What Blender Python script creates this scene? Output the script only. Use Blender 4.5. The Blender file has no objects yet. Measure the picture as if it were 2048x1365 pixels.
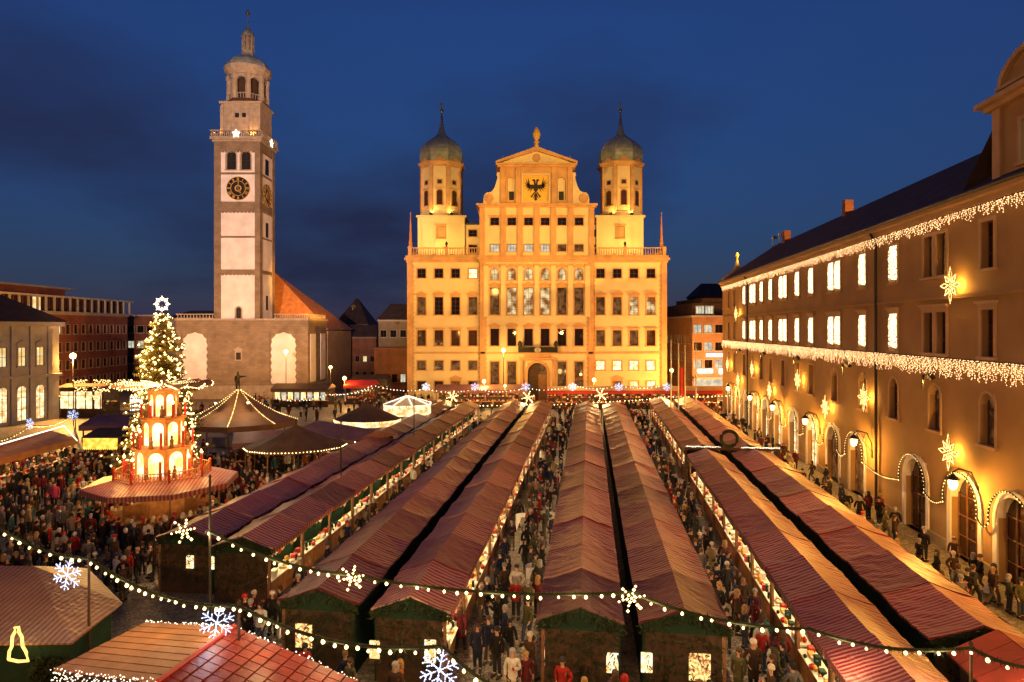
import bpy, bmesh, math, random
import numpy as np
from mathutils import Vector, Matrix
from bpy import context as ctx
R = math.radians
rnd = random.Random(11)
scene = ctx.scene
COL = scene.collection

# ---------------------------------------------------------------- camera
F = 1300.0; CZ = 12.5; HZ = 659.0; CX = 1024.0      # focal length in photo pixels, eye height, horizon row, centre column
cam_d = bpy.data.cameras.new('camera'); cam = bpy.data.objects.new('camera', cam_d); COL.objects.link(cam)
cam_d.sensor_width = 36.0; cam_d.lens = F/2048*36.0
cam_d.shift_y = -(682.5-HZ)/2048.0
cam_d.clip_start = 0.2; cam_d.clip_end = 4000
cam.location = (0, 0, CZ); cam.rotation_euler = (R(90), 0, 0)
scene.camera = cam
def PX(px, Y): return (px-CX)*Y/F
def PZ(py, Y): return CZ-(py-HZ)*Y/F

# ---------------------------------------------------------------- world: dusk sky
w = bpy.data.worlds.new('World'); scene.world = w; w.use_nodes = True
nt = w.node_tree; nt.nodes.clear()
out = nt.nodes.new('ShaderNodeOutputWorld'); bg = nt.nodes.new('ShaderNodeBackground')
sky = nt.nodes.new('ShaderNodeTexSky'); sky.sky_type = 'NISHITA'; sky.sun_disc = False
sky.sun_elevation = R(1.4); sky.sun_rotation = R(180); sky.altitude = 400; sky.ozone_density = 5.0; sky.dust_density = 0.3; sky.air_density = 1.0
def N(t): return nt.nodes.new(t)
tc = N('ShaderNodeTexCoord'); sep = N('ShaderNodeSeparateXYZ'); nt.links.new(tc.outputs['Generated'], sep.inputs[0])
# cloud bank: noise on a flat layer seen in perspective, so it thickens towards the horizon
zc = N('ShaderNodeMath'); zc.operation = 'MAXIMUM'; zc.inputs[1].default_value = 0.0; nt.links.new(sep.outputs[2], zc.inputs[0])
za = N('ShaderNodeMath'); za.operation = 'ADD'; za.inputs[1].default_value = 0.22; nt.links.new(zc.outputs[0], za.inputs[0])
dv = N('ShaderNodeVectorMath'); dv.operation = 'DIVIDE'; cmb = N('ShaderNodeCombineXYZ')
for i in range(3): nt.links.new(za.outputs[0], cmb.inputs[i])
nt.links.new(tc.outputs['Generated'], dv.inputs[0]); nt.links.new(cmb.outputs[0], dv.inputs[1])
mp = N('ShaderNodeMapping'); mp.inputs['Location'].default_value = (3.1, 2.2, 0.0); nt.links.new(dv.outputs[0], mp.inputs['Vector'])
nz = N('ShaderNodeTexNoise'); nz.inputs['Scale'].default_value = 0.62; nz.inputs['Detail'].default_value = 6; nz.inputs['Roughness'].default_value = 0.5
nt.links.new(mp.outputs[0], nz.inputs['Vector'])
rp = N('ShaderNodeValToRGB'); rp.color_ramp.elements[0].position = 0.47; rp.color_ramp.elements[1].position = 0.68; nt.links.new(nz.outputs[0], rp.inputs[0])
cm = N('ShaderNodeMath'); cm.operation = 'MULTIPLY'; cm.inputs[1].default_value = 0.85; nt.links.new(rp.outputs[0], cm.inputs[0])
hb = N('ShaderNodeMapRange'); hb.inputs[1].default_value = 0.0; hb.inputs[2].default_value = 0.42; hb.inputs[3].default_value = 0.72; hb.inputs[4].default_value = 0.0; nt.links.new(zc.outputs[0], hb.inputs[0])
ch_ = N('ShaderNodeMix'); ch_.data_type = 'RGBA'; ch_.inputs[7].default_value = (0.12, 0.16, 0.50, 1)
hs = N('ShaderNodeMix'); hs.data_type = 'RGBA'; hs.blend_type = 'ADD'; hs.inputs[0].default_value = 1.0; hs.inputs[7].default_value = (0.060, 0.030, 0.22, 1)
nt.links.new(sky.outputs[0], hs.inputs[6])
cl = N('ShaderNodeMix'); cl.data_type = 'RGBA'; cl.inputs[7].default_value = (0.105, 0.115, 0.33, 1)
nt.links.new(hb.outputs[0], ch_.inputs[0]); nt.links.new(hs.outputs[2], ch_.inputs[6]); nt.links.new(cm.outputs[0], cl.inputs[0]); nt.links.new(ch_.outputs[2], cl.inputs[6]); nt.links.new(cl.outputs[2], bg.inputs[0]); nt.links.new(bg.outputs[0], out.inputs[0])
bg.inputs[1].default_value = 0.10

vs = scene.view_settings
scene.display_settings.display_device = 'sRGB'
vs.view_transform = 'Standard'; vs.look = 'None'; vs.exposure = 0.6; vs.gamma = 1.0; vs.use_curve_mapping = False
cy = scene.cycles
cy.use_denoising = True; cy.sample_clamp_indirect = 2.5; cy.sample_clamp_direct = 0
cy.max_bounces = 4; cy.diffuse_bounces = 2; cy.glossy_bounces = 2; cy.transmission_bounces = 2; cy.transparent_max_bounces = 4
cy.caustics_reflective = False; cy.caustics_refractive = False; cy.use_light_tree = True

# ---------------------------------------------------------------- materials
MATS = {}
def _new(name):
    m = bpy.data.materials.new(name); m.use_nodes = True
    MATS[name] = m
    return m, m.node_tree, m.node_tree.nodes['Principled BSDF']
def link(n, a, b): n.links.new(a, b)
def pm(name, col, rough=0.8, var=0.22, scale=3.0, bump=0.15, bscale=None, spec=0.3, metal=0.0, dirt=None):
    """principled surface whose colour wanders with two noises, plus fine relief"""
    m, n, b = _new(name)
    t = n.nodes.new('ShaderNodeTexCoord')
    a = n.nodes.new('ShaderNodeTexNoise'); a.inputs['Scale'].default_value = scale; a.inputs['Detail'].default_value = 6
    c = n.nodes.new('ShaderNodeValToRGB')
    d = [max(0, x*(1-var)) for x in col]; e = [min(1, x*(1+var)) for x in col]
    if dirt: d = list(dirt)
    c.color_ramp.elements[0].position = 0.32; c.color_ramp.elements[1].position = 0.68
    c.color_ramp.elements[0].color = (*d, 1); c.color_ramp.elements[1].color = (*e, 1)
    link(n, t.outputs['Object'], a.inputs['Vector']); link(n, a.outputs[0], c.inputs[0]); link(n, c.outputs[0], b.inputs['Base Color'])
    b.inputs['Roughness'].default_value = rough; b.inputs['Metallic'].default_value = metal; b.inputs['Specular IOR Level'].default_value = spec
    if bump:
        f = n.nodes.new('ShaderNodeTexNoise'); f.inputs['Scale'].default_value = bscale or scale*9; f.inputs['Detail'].default_value = 4
        u = n.nodes.new('ShaderNodeBump'); u.inputs['Strength'].default_value = bump; u.inputs['Distance'].default_value = 0.05
        link(n, t.outputs['Object'], f.inputs['Vector']); link(n, f.outputs[0], u.inputs['Height']); link(n, u.outputs[0], b.inputs['Normal'])
    return m
def em(name, col, st, sampling='AUTO'):
    m, n, b = _new(name)
    b.inputs['Base Color'].default_value = (*[x*0.5 for x in col], 1)
    b.inputs['Emission Color'].default_value = (*col, 1); b.inputs['Emission Strength'].default_value = st
    m.cycles.emission_sampling = sampling
    return m
def lit_pane(name, ca, cb, st, scale=1.3):
    """a window lit from inside: uneven warm light, curtains and furniture as soft shapes"""
    m, n, b = _new(name)
    t = n.nodes.new('ShaderNodeTexCoord'); g = n.nodes.new('ShaderNodeTexNoise'); g.inputs['Scale'].default_value = scale; g.inputs['Detail'].default_value = 3
    oi = n.nodes.new('ShaderNodeObjectInfo'); ad = n.nodes.new('ShaderNodeVectorMath'); ad.operation = 'ADD'
    sc_ = n.nodes.new('ShaderNodeVectorMath'); sc_.operation = 'SCALE'; sc_.inputs['Scale'].default_value = 40.0
    link(n, oi.outputs['Location'], sc_.inputs[0]); link(n, t.outputs['Object'], ad.inputs[0]); link(n, sc_.outputs[0], ad.inputs[1])
    link(n, ad.outputs[0], g.inputs['Vector'])
    r = n.nodes.new('ShaderNodeValToRGB'); r.color_ramp.elements[0].position = 0.38; r.color_ramp.elements[1].position = 0.62
    r.color_ramp.elements[0].color = (*ca, 1); r.color_ramp.elements[1].color = (*cb, 1)
    link(n, g.outputs[0], r.inputs[0]); link(n, r.outputs[0], b.inputs['Emission Color']); b.inputs['Emission Strength'].default_value = st
    b.inputs['Base Color'].default_value = (0.03, 0.02, 0.015, 1); b.inputs['Roughness'].default_value = 0.05; b.inputs['Specular IOR Level'].default_value = 0.3
    m.cycles.emission_sampling = 'NONE'
    return m
def tint(name, rough=0.85, gain=1.0):
    """cloth coloured by the object's own colour"""
    m, n, b = _new(name)
    oi = n.nodes.new('ShaderNodeObjectInfo'); t = n.nodes.new('ShaderNodeTexCoord'); a = n.nodes.new('ShaderNodeTexNoise'); a.inputs['Scale'].default_value = 9
    x = n.nodes.new('ShaderNodeMix'); x.data_type = 'RGBA'; x.blend_type = 'MULTIPLY'; x.inputs[0].default_value = 0.6
    link(n, t.outputs['Object'], a.inputs['Vector']); link(n, oi.outputs['Color'], x.inputs[6]); link(n, a.outputs[0], x.inputs[7])
    link(n, x.outputs[2], b.inputs['Base Color']); b.inputs['Roughness'].default_value = rough; b.inputs['Specular IOR Level'].default_value = 0.2
    return m
def vcol(name):
    m, n, b = _new(name)
    v = n.nodes.new('ShaderNodeVertexColor'); v.layer_name = 'tone'
    link(n, v.outputs[0], b.inputs['Base Color']); b.inputs['Roughness'].default_value = 0.85; b.inputs['Specular IOR Level'].default_value = 0.2
    return m
def stripes(name, ca, cb, period, axis=0, rough=0.40, wob=0.015):
    m, n, b = _new(name)
    t = n.nodes.new('ShaderNodeTexCoord'); s = n.nodes.new('ShaderNodeSeparateXYZ')
    a = n.nodes.new('ShaderNodeTexNoise'); a.inputs['Scale'].default_value = 0.9; a.inputs['Detail'].default_value = 5
    oi = n.nodes.new('ShaderNodeObjectInfo')
    o2 = n.nodes.new('ShaderNodeVectorMath'); o2.operation = 'ADD'
    link(n, t.outputs['Object'], o2.inputs[0]); link(n, oi.outputs['Location'], o2.inputs[1]); link(n, o2.outputs[0], a.inputs['Vector'])
    link(n, t.outputs['Object'], s.inputs[0])
    d = n.nodes.new('ShaderNodeMath'); d.operation = 'MULTIPLY'; d.inputs[1].default_value = 1.0/period
    wv = n.nodes.new('ShaderNodeMath'); wv.operation = 'MULTIPLY_ADD'; wv.inputs[1].default_value = wob*20; link(n, a.outputs[0], wv.inputs[0])
    link(n, s.outputs[axis], d.inputs[0]); link(n, d.outputs[0], wv.inputs[2])
    f = n.nodes.new('ShaderNodeMath'); f.operation = 'FRACT'; link(n, wv.outputs[0], f.inputs[0])
    g = n.nodes.new('ShaderNodeMath'); g.operation = 'GREATER_THAN'; g.inputs[1].default_value = 0.55; link(n, f.outputs[0], g.inputs[0])
    x = n.nodes.new('ShaderNodeMix'); x.data_type = 'RGBA'; x.inputs[6].default_value = (*ca, 1); x.inputs[7].default_value = (*cb, 1)
    link(n, g.outputs[0], x.inputs[0])
    # weathering: old grime and bleaching that differs from tarp to tarp
    y = n.nodes.new('ShaderNodeMix'); y.data_type = 'RGBA'; y.blend_type = 'MULTIPLY'; y.inputs[0].default_value = 0.55
    rr = n.nodes.new('ShaderNodeValToRGB'); rr.color_ramp.elements[0].position = 0.3; rr.color_ramp.elements[1].position = 0.7
    rr.color_ramp.elements[0].color = (0.55, 0.50, 0.50, 1); rr.color_ramp.elements[1].color = (1, 1, 1, 1)
    link(n, a.outputs[0], rr.inputs[0]); link(n, x.outputs[2], y.inputs[6]); link(n, rr.outputs[0], y.inputs[7])
    z = n.nodes.new('ShaderNodeMix'); z.data_type = 'RGBA'; z.blend_type = 'MULTIPLY'; z.inputs[0].default_value = 1.0
    mr = n.nodes.new('ShaderNodeMapRange'); mr.inputs[3].default_value = 0.5; mr.inputs[4].default_value = 1.25
    link(n, oi.outputs['Random'], mr.inputs[0]); link(n, y.outputs[2], z.inputs[6]); link(n, mr.outputs[0], z.inputs[7])
    link(n, z.outputs[2], b.inputs['Base Color'])
    b.inputs['Roughness'].default_value = rough; b.inputs['Specular IOR Level'].default_value = 0.45
    wr = n.nodes.new('ShaderNodeTexNoise'); wr.inputs['Scale'].default_value = 2.6; wr.inputs['Detail'].default_value = 3; wr.inputs['Distortion'].default_value = 1.2
    link(n, o2.outputs[0], wr.inputs['Vector'])
    u = n.nodes.new('ShaderNodeBump'); u.inputs['Strength'].default_value = 0.4; u.inputs['Distance'].default_value = 0.12
    link(n, wr.outputs[0], u.inputs['Height']); link(n, u.outputs[0], b.inputs['Normal'])
    return m
def cobble(name, ca, cb, scale):
    m, n, b = _new(name)
    t = n.nodes.new('ShaderNodeTexCoord'); v = n.nodes.new('ShaderNodeTexVoronoi'); v.inputs['Scale'].default_value = scale; v.feature = 'DISTANCE_TO_EDGE'
    v2 = n.nodes.new('ShaderNodeTexVoronoi'); v2.inputs['Scale'].default_value = scale
    a = n.nodes.new('ShaderNodeTexNoise'); a.inputs['Scale'].default_value = 0.25; a.inputs['Detail'].default_value = 8
    x = n.nodes.new('ShaderNodeMix'); x.data_type = 'RGBA'; x.inputs[6].default_value = (*ca, 1); x.inputs[7].default_value = (*cb, 1)
    mx = n.nodes.new('ShaderNodeMath'); mx.operation = 'MULTIPLY'
    sp = n.nodes.new('ShaderNodeSeparateColor')
    for q in (v, v2, a): link(n, t.outputs['Object'], q.inputs['Vector'])
    link(n, v2.outputs['Color'], sp.inputs[0]); link(n, sp.outputs[0], mx.inputs[0]); link(n, a.outputs[0], mx.inputs[1]); mx.use_clamp = True
    link(n, mx.outputs[0], x.inputs[0])
    r = n.nodes.new('ShaderNodeValToRGB'); r.color_ramp.elements[0].position = 0.0; r.color_ramp.elements[1].position = 0.11
    r.color_ramp.elements[0].color = (0.16, 0.15, 0.13, 1); r.color_ramp.elements[1].color = (1, 1, 1, 1)
    link(n, v.outputs['Distance'], r.inputs[0])
    y = n.nodes.new('ShaderNodeMix'); y.data_type = 'RGBA'; y.blend_type = 'MULTIPLY'; y.inputs[0].default_value = 1
    link(n, x.outputs[2], y.inputs[6]); link(n, r.outputs[0], y.inputs[7]); link(n, y.outputs[2], b.inputs['Base Color'])
    b.inputs['Roughness'].default_value = 0.55
    u = n.nodes.new('ShaderNodeBump'); u.inputs['Strength'].default_value = 0.6; u.inputs['Distance'].default_value = 0.02
    link(n, r.outputs[0], u.inputs['Height']); link(n, u.outputs[0], b.inputs['Normal'])
    return m
def bricky(name, ca, cb, mortar, bw=0.5, bh=0.18):
    m, n, b = _new(name)
    t = n.nodes.new('ShaderNodeTexCoord'); mpn = n.nodes.new('ShaderNodeMapping'); mpn.inputs['Rotation'].default_value = (R(90), 0, 0)
    k = n.nodes.new('ShaderNodeTexBrick'); k.inputs['Scale'].default_value = 1; k.inputs['Brick Width'].default_value = bw; k.inputs['Row Height'].default_value = bh
    k.inputs['Mortar Size'].default_value = 0.012; k.inputs['Color1'].default_value = (*ca, 1); k.inputs['Color2'].default_value = (*cb, 1); k.inputs['Mortar'].default_value = (*mortar, 1)
    a = n.nodes.new('ShaderNodeTexNoise'); a.inputs['Scale'].default_value = 0.5; a.inputs['Detail'].default_value = 6
    link(n, t.outputs['Object'], mpn.inputs[0]); link(n, mpn.outputs[0], k.inputs['Vector']); link(n, t.outputs['Object'], a.inputs['Vector'])
    x = n.nodes.new('ShaderNodeMix'); x.data_type = 'RGBA'; x.blend_type = 'MULTIPLY'; x.inputs[0].default_value = 0.7
    rr = n.nodes.new('ShaderNodeValToRGB'); rr.color_ramp.elements[0].position = 0.3; rr.color_ramp.elements[1].position = 0.7
    rr.color_ramp.elements[0].color = (0.5, 0.48, 0.45, 1); rr.color_ramp.elements[1].color = (1, 1, 1, 1)
    link(n, a.outputs[0], rr.inputs[0]); link(n, k.outputs[0], x.inputs[6]); link(n, rr.outputs[0], x.inputs[7]); link(n, x.outputs[2], b.inputs['Base Color'])
    b.inputs['Roughness'].default_value = 0.85
    return m

pm('cream', (0.60, 0.48, 0.30), 0.85, 0.10, 0.35, 0.10, 14)
pm('trim', (0.46, 0.265, 0.135), 0.8, 0.16, 0.8, 0.2, 10)
pm('plaster_white', (0.74, 0.68, 0.62), 0.85, 0.13, 0.5, 0.12, 12)
bricky('quoin_stone', (0.30, 0.215, 0.13), (0.235, 0.17, 0.105), (0.13, 0.10, 0.065), 1.0, 0.42)
pm('tower_stone', (0.36, 0.29, 0.21), 0.85, 0.2, 1.2, 0.25, 8)
pm('copper', (0.24, 0.27, 0.24), 0.55, 0.25, 0.9, 0.15, 6, metal=0.15)
pm('copper_dark', (0.07, 0.09, 0.09), 0.5, 0.3, 0.9, 0.15, 6)
pm('gold', (0.80, 0.52, 0.12), 0.32, 0.15, 3, 0, metal=0.85)
pm('gold_paint', (0.66, 0.40, 0.08), 0.5, 0.12, 2, 0.1)
pm('black', (0.012, 0.010, 0.010), 0.5, 0.2, 3, 0)
pm('iron', (0.025, 0.022, 0.02), 0.45, 0.2, 3, 0.1)
pm('roof_red', (0.38, 0.155, 0.05), 0.75, 0.25, 1.2, 0.5, 9)
pm('roof_dark', (0.050, 0.032, 0.026), 0.8, 0.3, 1.0, 0.4, 8)
pm('ochre', (0.34, 0.205, 0.085), 0.85, 0.14, 0.5, 0.15, 12)
pm('ochre_trim', (0.44, 0.29, 0.16), 0.8, 0.12, 0.8, 0.15, 10)
pm('plinth', (0.26, 0.20, 0.13), 0.8, 0.2, 1.0, 0.3, 8)
bricky('brick_red', (0.36, 0.105, 0.06), (0.29, 0.085, 0.05), (0.16, 0.10, 0.08), 0.5, 0.16)
bricky('brick_orange', (0.50, 0.26, 0.16), (0.43, 0.22, 0.13), (0.22, 0.14, 0.10), 0.5, 0.16)
pm('concrete', (0.38, 0.35, 0.32), 0.85, 0.12, 0.8, 0.2, 10)
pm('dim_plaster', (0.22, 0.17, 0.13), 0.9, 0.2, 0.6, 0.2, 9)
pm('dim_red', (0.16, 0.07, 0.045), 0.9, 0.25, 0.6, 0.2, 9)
pm('wood', (0.20, 0.10, 0.045), 0.7, 0.3, 4, 0.3, 20)
pm('wood_bright', (0.45, 0.19, 0.055), 0.6, 0.25, 4, 0.2, 20)
pm('wood_dark', (0.055, 0.030, 0.018), 0.7, 0.3, 4, 0.3, 20)
pm('stall_green', (0.006, 0.026, 0.012), 0.7, 0.25, 3, 0.2, 14)
pm('red_paint', (0.42, 0.03, 0.02), 0.45, 0.2, 3, 0.1)
pm('white_cloth', (0.72, 0.68, 0.60), 0.85, 0.08, 3, 0.2)
pm('steel', (0.30, 0.29, 0.27), 0.4, 0.15, 3, 0.05, metal=0.6)
pm('tent_brown', (0.145, 0.072, 0.038), 0.6, 0.2, 1.2, 0.35, 4)
pm('tent_dark', (0.085, 0.050, 0.035), 0.7, 0.25, 1.2, 0.35, 4)
pm('tent_mauve', (0.22, 0.10, 0.10), 0.6, 0.25, 0.8, 0.35, 4)
pm('tent_white', (0.78, 0.74, 0.62), 0.7, 0.06, 2, 0.2)
pm('tile_red', (0.27, 0.034, 0.014), 0.42, 0.28, 2.4, 0.3, 12, spec=0.5)
pm('tile_amber', (0.36, 0.14, 0.05), 0.6, 0.2, 1.6, 0.35, 14)
pm('roof_felt', (0.36, 0.05, 0.035), 0.75, 0.2, 1.6, 0.35, 14)
pm('bark', (0.07, 0.045, 0.028), 0.9, 0.3, 5, 0.5, 20)
pm('needles', (0.11, 0.085, 0.020), 0.75, 0.35, 1.5, 0)
pm('fir_green', (0.020, 0.030, 0.010), 0.8, 0.4, 8, 0)
pm('bronze', (0.045, 0.035, 0.022), 0.4, 0.3, 4, 0.1, metal=0.5)
pm('cable', (0.012, 0.012, 0.010), 0.6, 0.1, 3, 0)
pm('skin', (0.52, 0.29, 0.20), 0.55, 0.12, 8, 0.05)
pm('eye', (0.02, 0.014, 0.012), 0.3, 0.1, 8, 0)
pm('hair_brown', (0.065, 0.035, 0.018), 0.6, 0.3, 20, 0.3)
pm('hair_black', (0.014, 0.011, 0.010), 0.55, 0.3, 20, 0.3)
pm('hair_blond', (0.33, 0.19, 0.07), 0.6, 0.25, 20, 0.3)
pm('hair_grey', (0.30, 0.28, 0.26), 0.65, 0.2, 20, 0.3)
pm('shoe', (0.02, 0.016, 0.013), 0.5, 0.2, 5, 0)
tint('wool'); tint('cloth_plain', 0.8)
vcol('crowd_cloth')
# dark glass that mirrors the square
m_, n_, b_ = _new('glass_dark'); b_.inputs['Base Color'].default_value = (0.012, 0.007, 0.006, 1); b_.inputs['Roughness'].default_value = 0.03; b_.inputs['Specular IOR Level'].default_value = 0.45
m_, n_, b_ = _new('glass_brown'); b_.inputs['Base Color'].default_value = (0.050, 0.022, 0.012, 1); b_.inputs['Roughness'].default_value = 0.04; b_.inputs['Specular IOR Level'].default_value = 0.4
stripes('tarp', (0.21, 0.014, 0.022), (0.46, 0.27, 0.24), 0.24)
stripes('tarp_maroon', (0.17, 0.013, 0.020), (0.31, 0.155, 0.145), 0.18)
stripes('tarp_worn', (0.22, 0.035, 0.030), (0.40, 0.24, 0.19), 0.2)
stripes('tarp_tan', (0.34, 0.12, 0.045), (0.50, 0.31, 0.18), 0.19)
stripes('tarp_round', (0.33, 0.035, 0.03), (0.42, 0.25, 0.20), 0.2)
cobble('paving', (0.13, 0.11, 0.085), (0.42, 0.35, 0.26), 4.6)
em('bulb_warm', (1.0, 0.62, 0.20), 2.4, 'NONE')
em('bell_glow', (1.0, 0.60, 0.14), 1.3, 'NONE')
em('bulb_tree', (1.0, 0.64, 0.22), 5.0, 'NONE')
em('bulb_big', (1.0, 0.68, 0.26), 4.0, 'NONE')
em('bulb_white', (1.0, 0.80, 0.58), 2.2, 'NONE')
em('bulb_cold', (0.55, 0.64, 1.0), 1.7, 'NONE')
em('icicle', (1.0, 0.55, 0.24), 1.9, 'NONE')
em('curtain_light', (1.0, 0.74, 0.36), 3.0, 'NONE')
em('tube', (1.0, 0.70, 0.32), 62.0, 'AUTO')
em('globe', (1.0, 0.66, 0.22), 6.0, 'NONE')
lit_pane('sign_lit', (0.9, 0.45, 0.12), (1.0, 0.92, 0.62), 1.1, 5.0)
lit_pane('sign_yellow', (0.75, 0.36, 0.02), (1.0, 0.72, 0.12), 1.1, 2.2)
lit_pane('display', (0.25, 0.06, 0.02), (1.0, 0.66, 0.22), 1.3, 9.0)
em('sign_pink', (1.0, 0.62, 0.62), 1.8, 'NONE')
em('sign_white', (0.85, 0.90, 1.0), 2.2, 'NONE')
lit_pane('shop_lit', (0.62, 0.30, 0.08), (1.0, 0.82, 0.46), 1.15, 1.7)
em('candle_glow', (1.0, 0.62, 0.20), 4.0, 'NONE')
lit_pane('pane_hall', (0.22, 0.07, 0.015), (1.0, 0.78, 0.38), 0.7, 0.8)
lit_pane('pane_warm', (0.75, 0.38, 0.08), (1.0, 0.86, 0.50), 1.5, 1.2)
lit_pane('pane_cool', (0.42, 0.46, 0.40), (1.0, 0.86, 0.55), 0.6, 0.9)
lit_pane('pane_dim', (0.05, 0.014, 0.006), (0.42, 0.18, 0.05), 0.3, 1.4)
lit_pane('pane_cream', (0.85, 0.50, 0.14), (1.0, 0.82, 0.42), 0.7, 0.8)
lit_pane('pane_pyramid', (1.0, 0.55, 0.12), (1.0, 0.84, 0.46), 1.5, 1.5)

# ---------------------------------------------------------------- mesh helpers
class MB:
    def __init__(s): s.v = []; s.f = []; s.m = []
    def add(s, vs_, fs, mi=0, M=None):
        b = len(s.v)
        s.v += [tuple(M @ Vector(p)) for p in vs_] if M is not None else [tuple(p) for p in vs_]
        s.f += [tuple(b+i for i in f) for f in fs]; s.m += [mi]*len(fs)
        return s
    def box(s, x0, x1, y0, y1, z0, z1, mi=0, M=None):
        return s.add([(x0,y0,z0),(x1,y0,z0),(x1,y1,z0),(x0,y1,z0),(x0,y0,z1),(x1,y0,z1),(x1,y1,z1),(x0,y1,z1)],
                     [(0,3,2,1),(4,5,6,7),(0,1,5,4),(1,2,6,5),(2,3,7,6),(3,0,4,7)], mi, M)
    def prism(s, pts, y0, y1, mi=0, M=None):
        """polygon in x,z (counter-clockwise seen from -y) pushed from y0 to y1"""
        n = len(pts)
        v = [(x, y0, z) for x, z in pts]+[(x, y1, z) for x, z in pts]
        f = [tuple(range(n)), tuple(range(2*n-1, n-1, -1))]+[(i, i+n, (i+1) % n+n, (i+1) % n) for i in range(n)]
        return s.add(v, f, mi, M)
    def slab(s, pts, z0, z1, mi=0, M=None):
        n = len(pts)
        v = [(x, y, z0) for x, y in pts]+[(x, y, z1) for x, y in pts]
        f = [tuple(range(n-1, -1, -1)), tuple(range(n, 2*n))]+[(i, (i+1) % n, (i+1) % n+n, i+n) for i in range(n)]
        return s.add(v, f, mi, M)
    def lathe(s, prof, n=12, cx=0, cy=0, mi=0, a0=0.0, M=None, sx=1, sy=1):
        v = []; f = []
        for r, z in prof:
            for i in range(n):
                a = a0+2*math.pi*i/n; v.append((cx+r*sx*math.cos(a), cy+r*sy*math.sin(a), z))
        k = len(prof)
        for j in range(k-1):
            for i in range(n):
                f.append((j*n+i, j*n+(i+1) % n, (j+1)*n+(i+1) % n, (j+1)*n+i))
        f.append(tuple(range(n-1, -1, -1))); f.append(tuple((k-1)*n+i for i in range(n)))
        return s.add(v, f, mi, M)
    def tube(s, pts, r, n=5, mi=0, M=None, r1=None):
        v = []; f = []; P = [Vector(p) for p in pts]; k = len(P)
        for j, p in enumerate(P):
            d = (P[min(j+1, k-1)]-P[max(j-1, 0)]).normalized()
            up = Vector((0, 0, 1)) if abs(d.z) < 0.9 else Vector((1, 0, 0))
            a = d.cross(up).normalized(); b = a.cross(d)
            rr = r if r1 is None else r+(r1-r)*j/(k-1)
            for i in range(n):
                t = 2*math.pi*i/n; v.append(tuple(p+a*rr*math.cos(t)+b*rr*math.sin(t)))
        for j in range(k-1):
            for i in range(n): f.append((j*n+i, j*n+(i+1) % n, (j+1)*n+(i+1) % n, (j+1)*n+i))
        f.append(tuple(range(n-1, -1, -1))); f.append(tuple((k-1)*n+i for i in range(n)))
        return s.add(v, f, mi, M)
    def octa(s, p, r, mi=0):
        x, y, z = p
        return s.add([(x+r,y,z),(x-r,y,z),(x,y+r,z),(x,y-r,z),(x,y,z+r),(x,y,z-r)],
                     [(0,2,4),(2,1,4),(1,3,4),(3,0,4),(2,0,5),(1,2,5),(3,1,5),(0,3,5)], mi)
    def wall(s, x0, x1, z0, z1, y, ops, depth, mi=0, rmi=None):
        """front sheet facing -y with rectangular openings (x0,x1,z0,z1) and their reveals"""
        rmi = mi if rmi is None else rmi
        xs = sorted({x0, x1, *[min(max(o[i], x0), x1) for o in ops for i in (0, 1)]}); zs = sorted({z0, z1, *[min(max(o[i], z0), z1) for o in ops for i in (2, 3)]})
        for i in range(len(xs)-1):
            cx_ = (xs[i]+xs[i+1])/2; run = None
            for j in range(len(zs)-1):
                cz_ = (zs[j]+zs[j+1])/2
                hole = any(o[0] < cx_ < o[1] and o[2] < cz_ < o[3] for o in ops)
                if not hole:
                    s.add([(xs[i],y,zs[j]),(xs[i+1],y,zs[j]),(xs[i+1],y,zs[j+1]),(xs[i],y,zs[j+1])], [(0,1,2,3)], mi)
        for a, b, c, d in ops:
            s.add([(a,y,c),(b,y,c),(b,y,d),(a,y,d),(a,y+depth,c),(b,y+depth,c),(b,y+depth,d),(a,y+depth,d)],
                  [(0,4,5,1),(1,5,6,2),(2,6,7,3),(3,7,4,0)], rmi)
        return s
    def mesh(s, name, mats, smooth=False):
        me = bpy.data.meshes.new(name); me.from_pydata(s.v, [], s.f)
        mats = [mats] if isinstance(mats, str) else mats
        for q in mats: me.materials.append(MATS[q])
        if len(mats) > 1: me.polygons.foreach_set('material_index', s.m)
        if smooth: me.polygons.foreach_set('use_smooth', [True]*len(s.f))
        me.update(); return me
    def build(s, name, mats, parent=None, smooth=False, kind=None):
        return put(name, s.mesh(name, mats, smooth), parent, kind=kind)
def put(name, me, parent=None, loc=None, rotz=None, kind=None, scale=None):
    o = bpy.data.objects.new(name, me); COL.objects.link(o)
    if parent is not None: o.parent = parent
    if loc is not None: o.location = loc
    if rotz is not None: o.rotation_euler = (0, 0, rotz)
    if scale is not None: o.scale = scale
    if kind: o['kind'] = kind
    return o
def tag(o, label, cat, group=None, kind=None):
    o['label'] = label; o['category'] = cat
    if group: o['group'] = group
    if kind: o['kind'] = kind
    return o
def thing(name, label, cat, loc=(0,0,0), rotz=0.0, group=None):
    o = bpy.data.objects.new(name, None); COL.objects.link(o); o.empty_display_size = 0.3
    o.location = loc; o.rotation_euler = (0, 0, rotz)
    return tag(o, label, cat, group)
def copy_tree(o, parent=None):
    c = o.copy(); COL.objects.link(c)
    if parent is not None: c.parent = parent
    for ch in o.children: copy_tree(ch, c)
    return c
CACHE = {}
def cached(key, fn):
    if key not in CACHE: CACHE[key] = fn()
    return CACHE[key]
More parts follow.
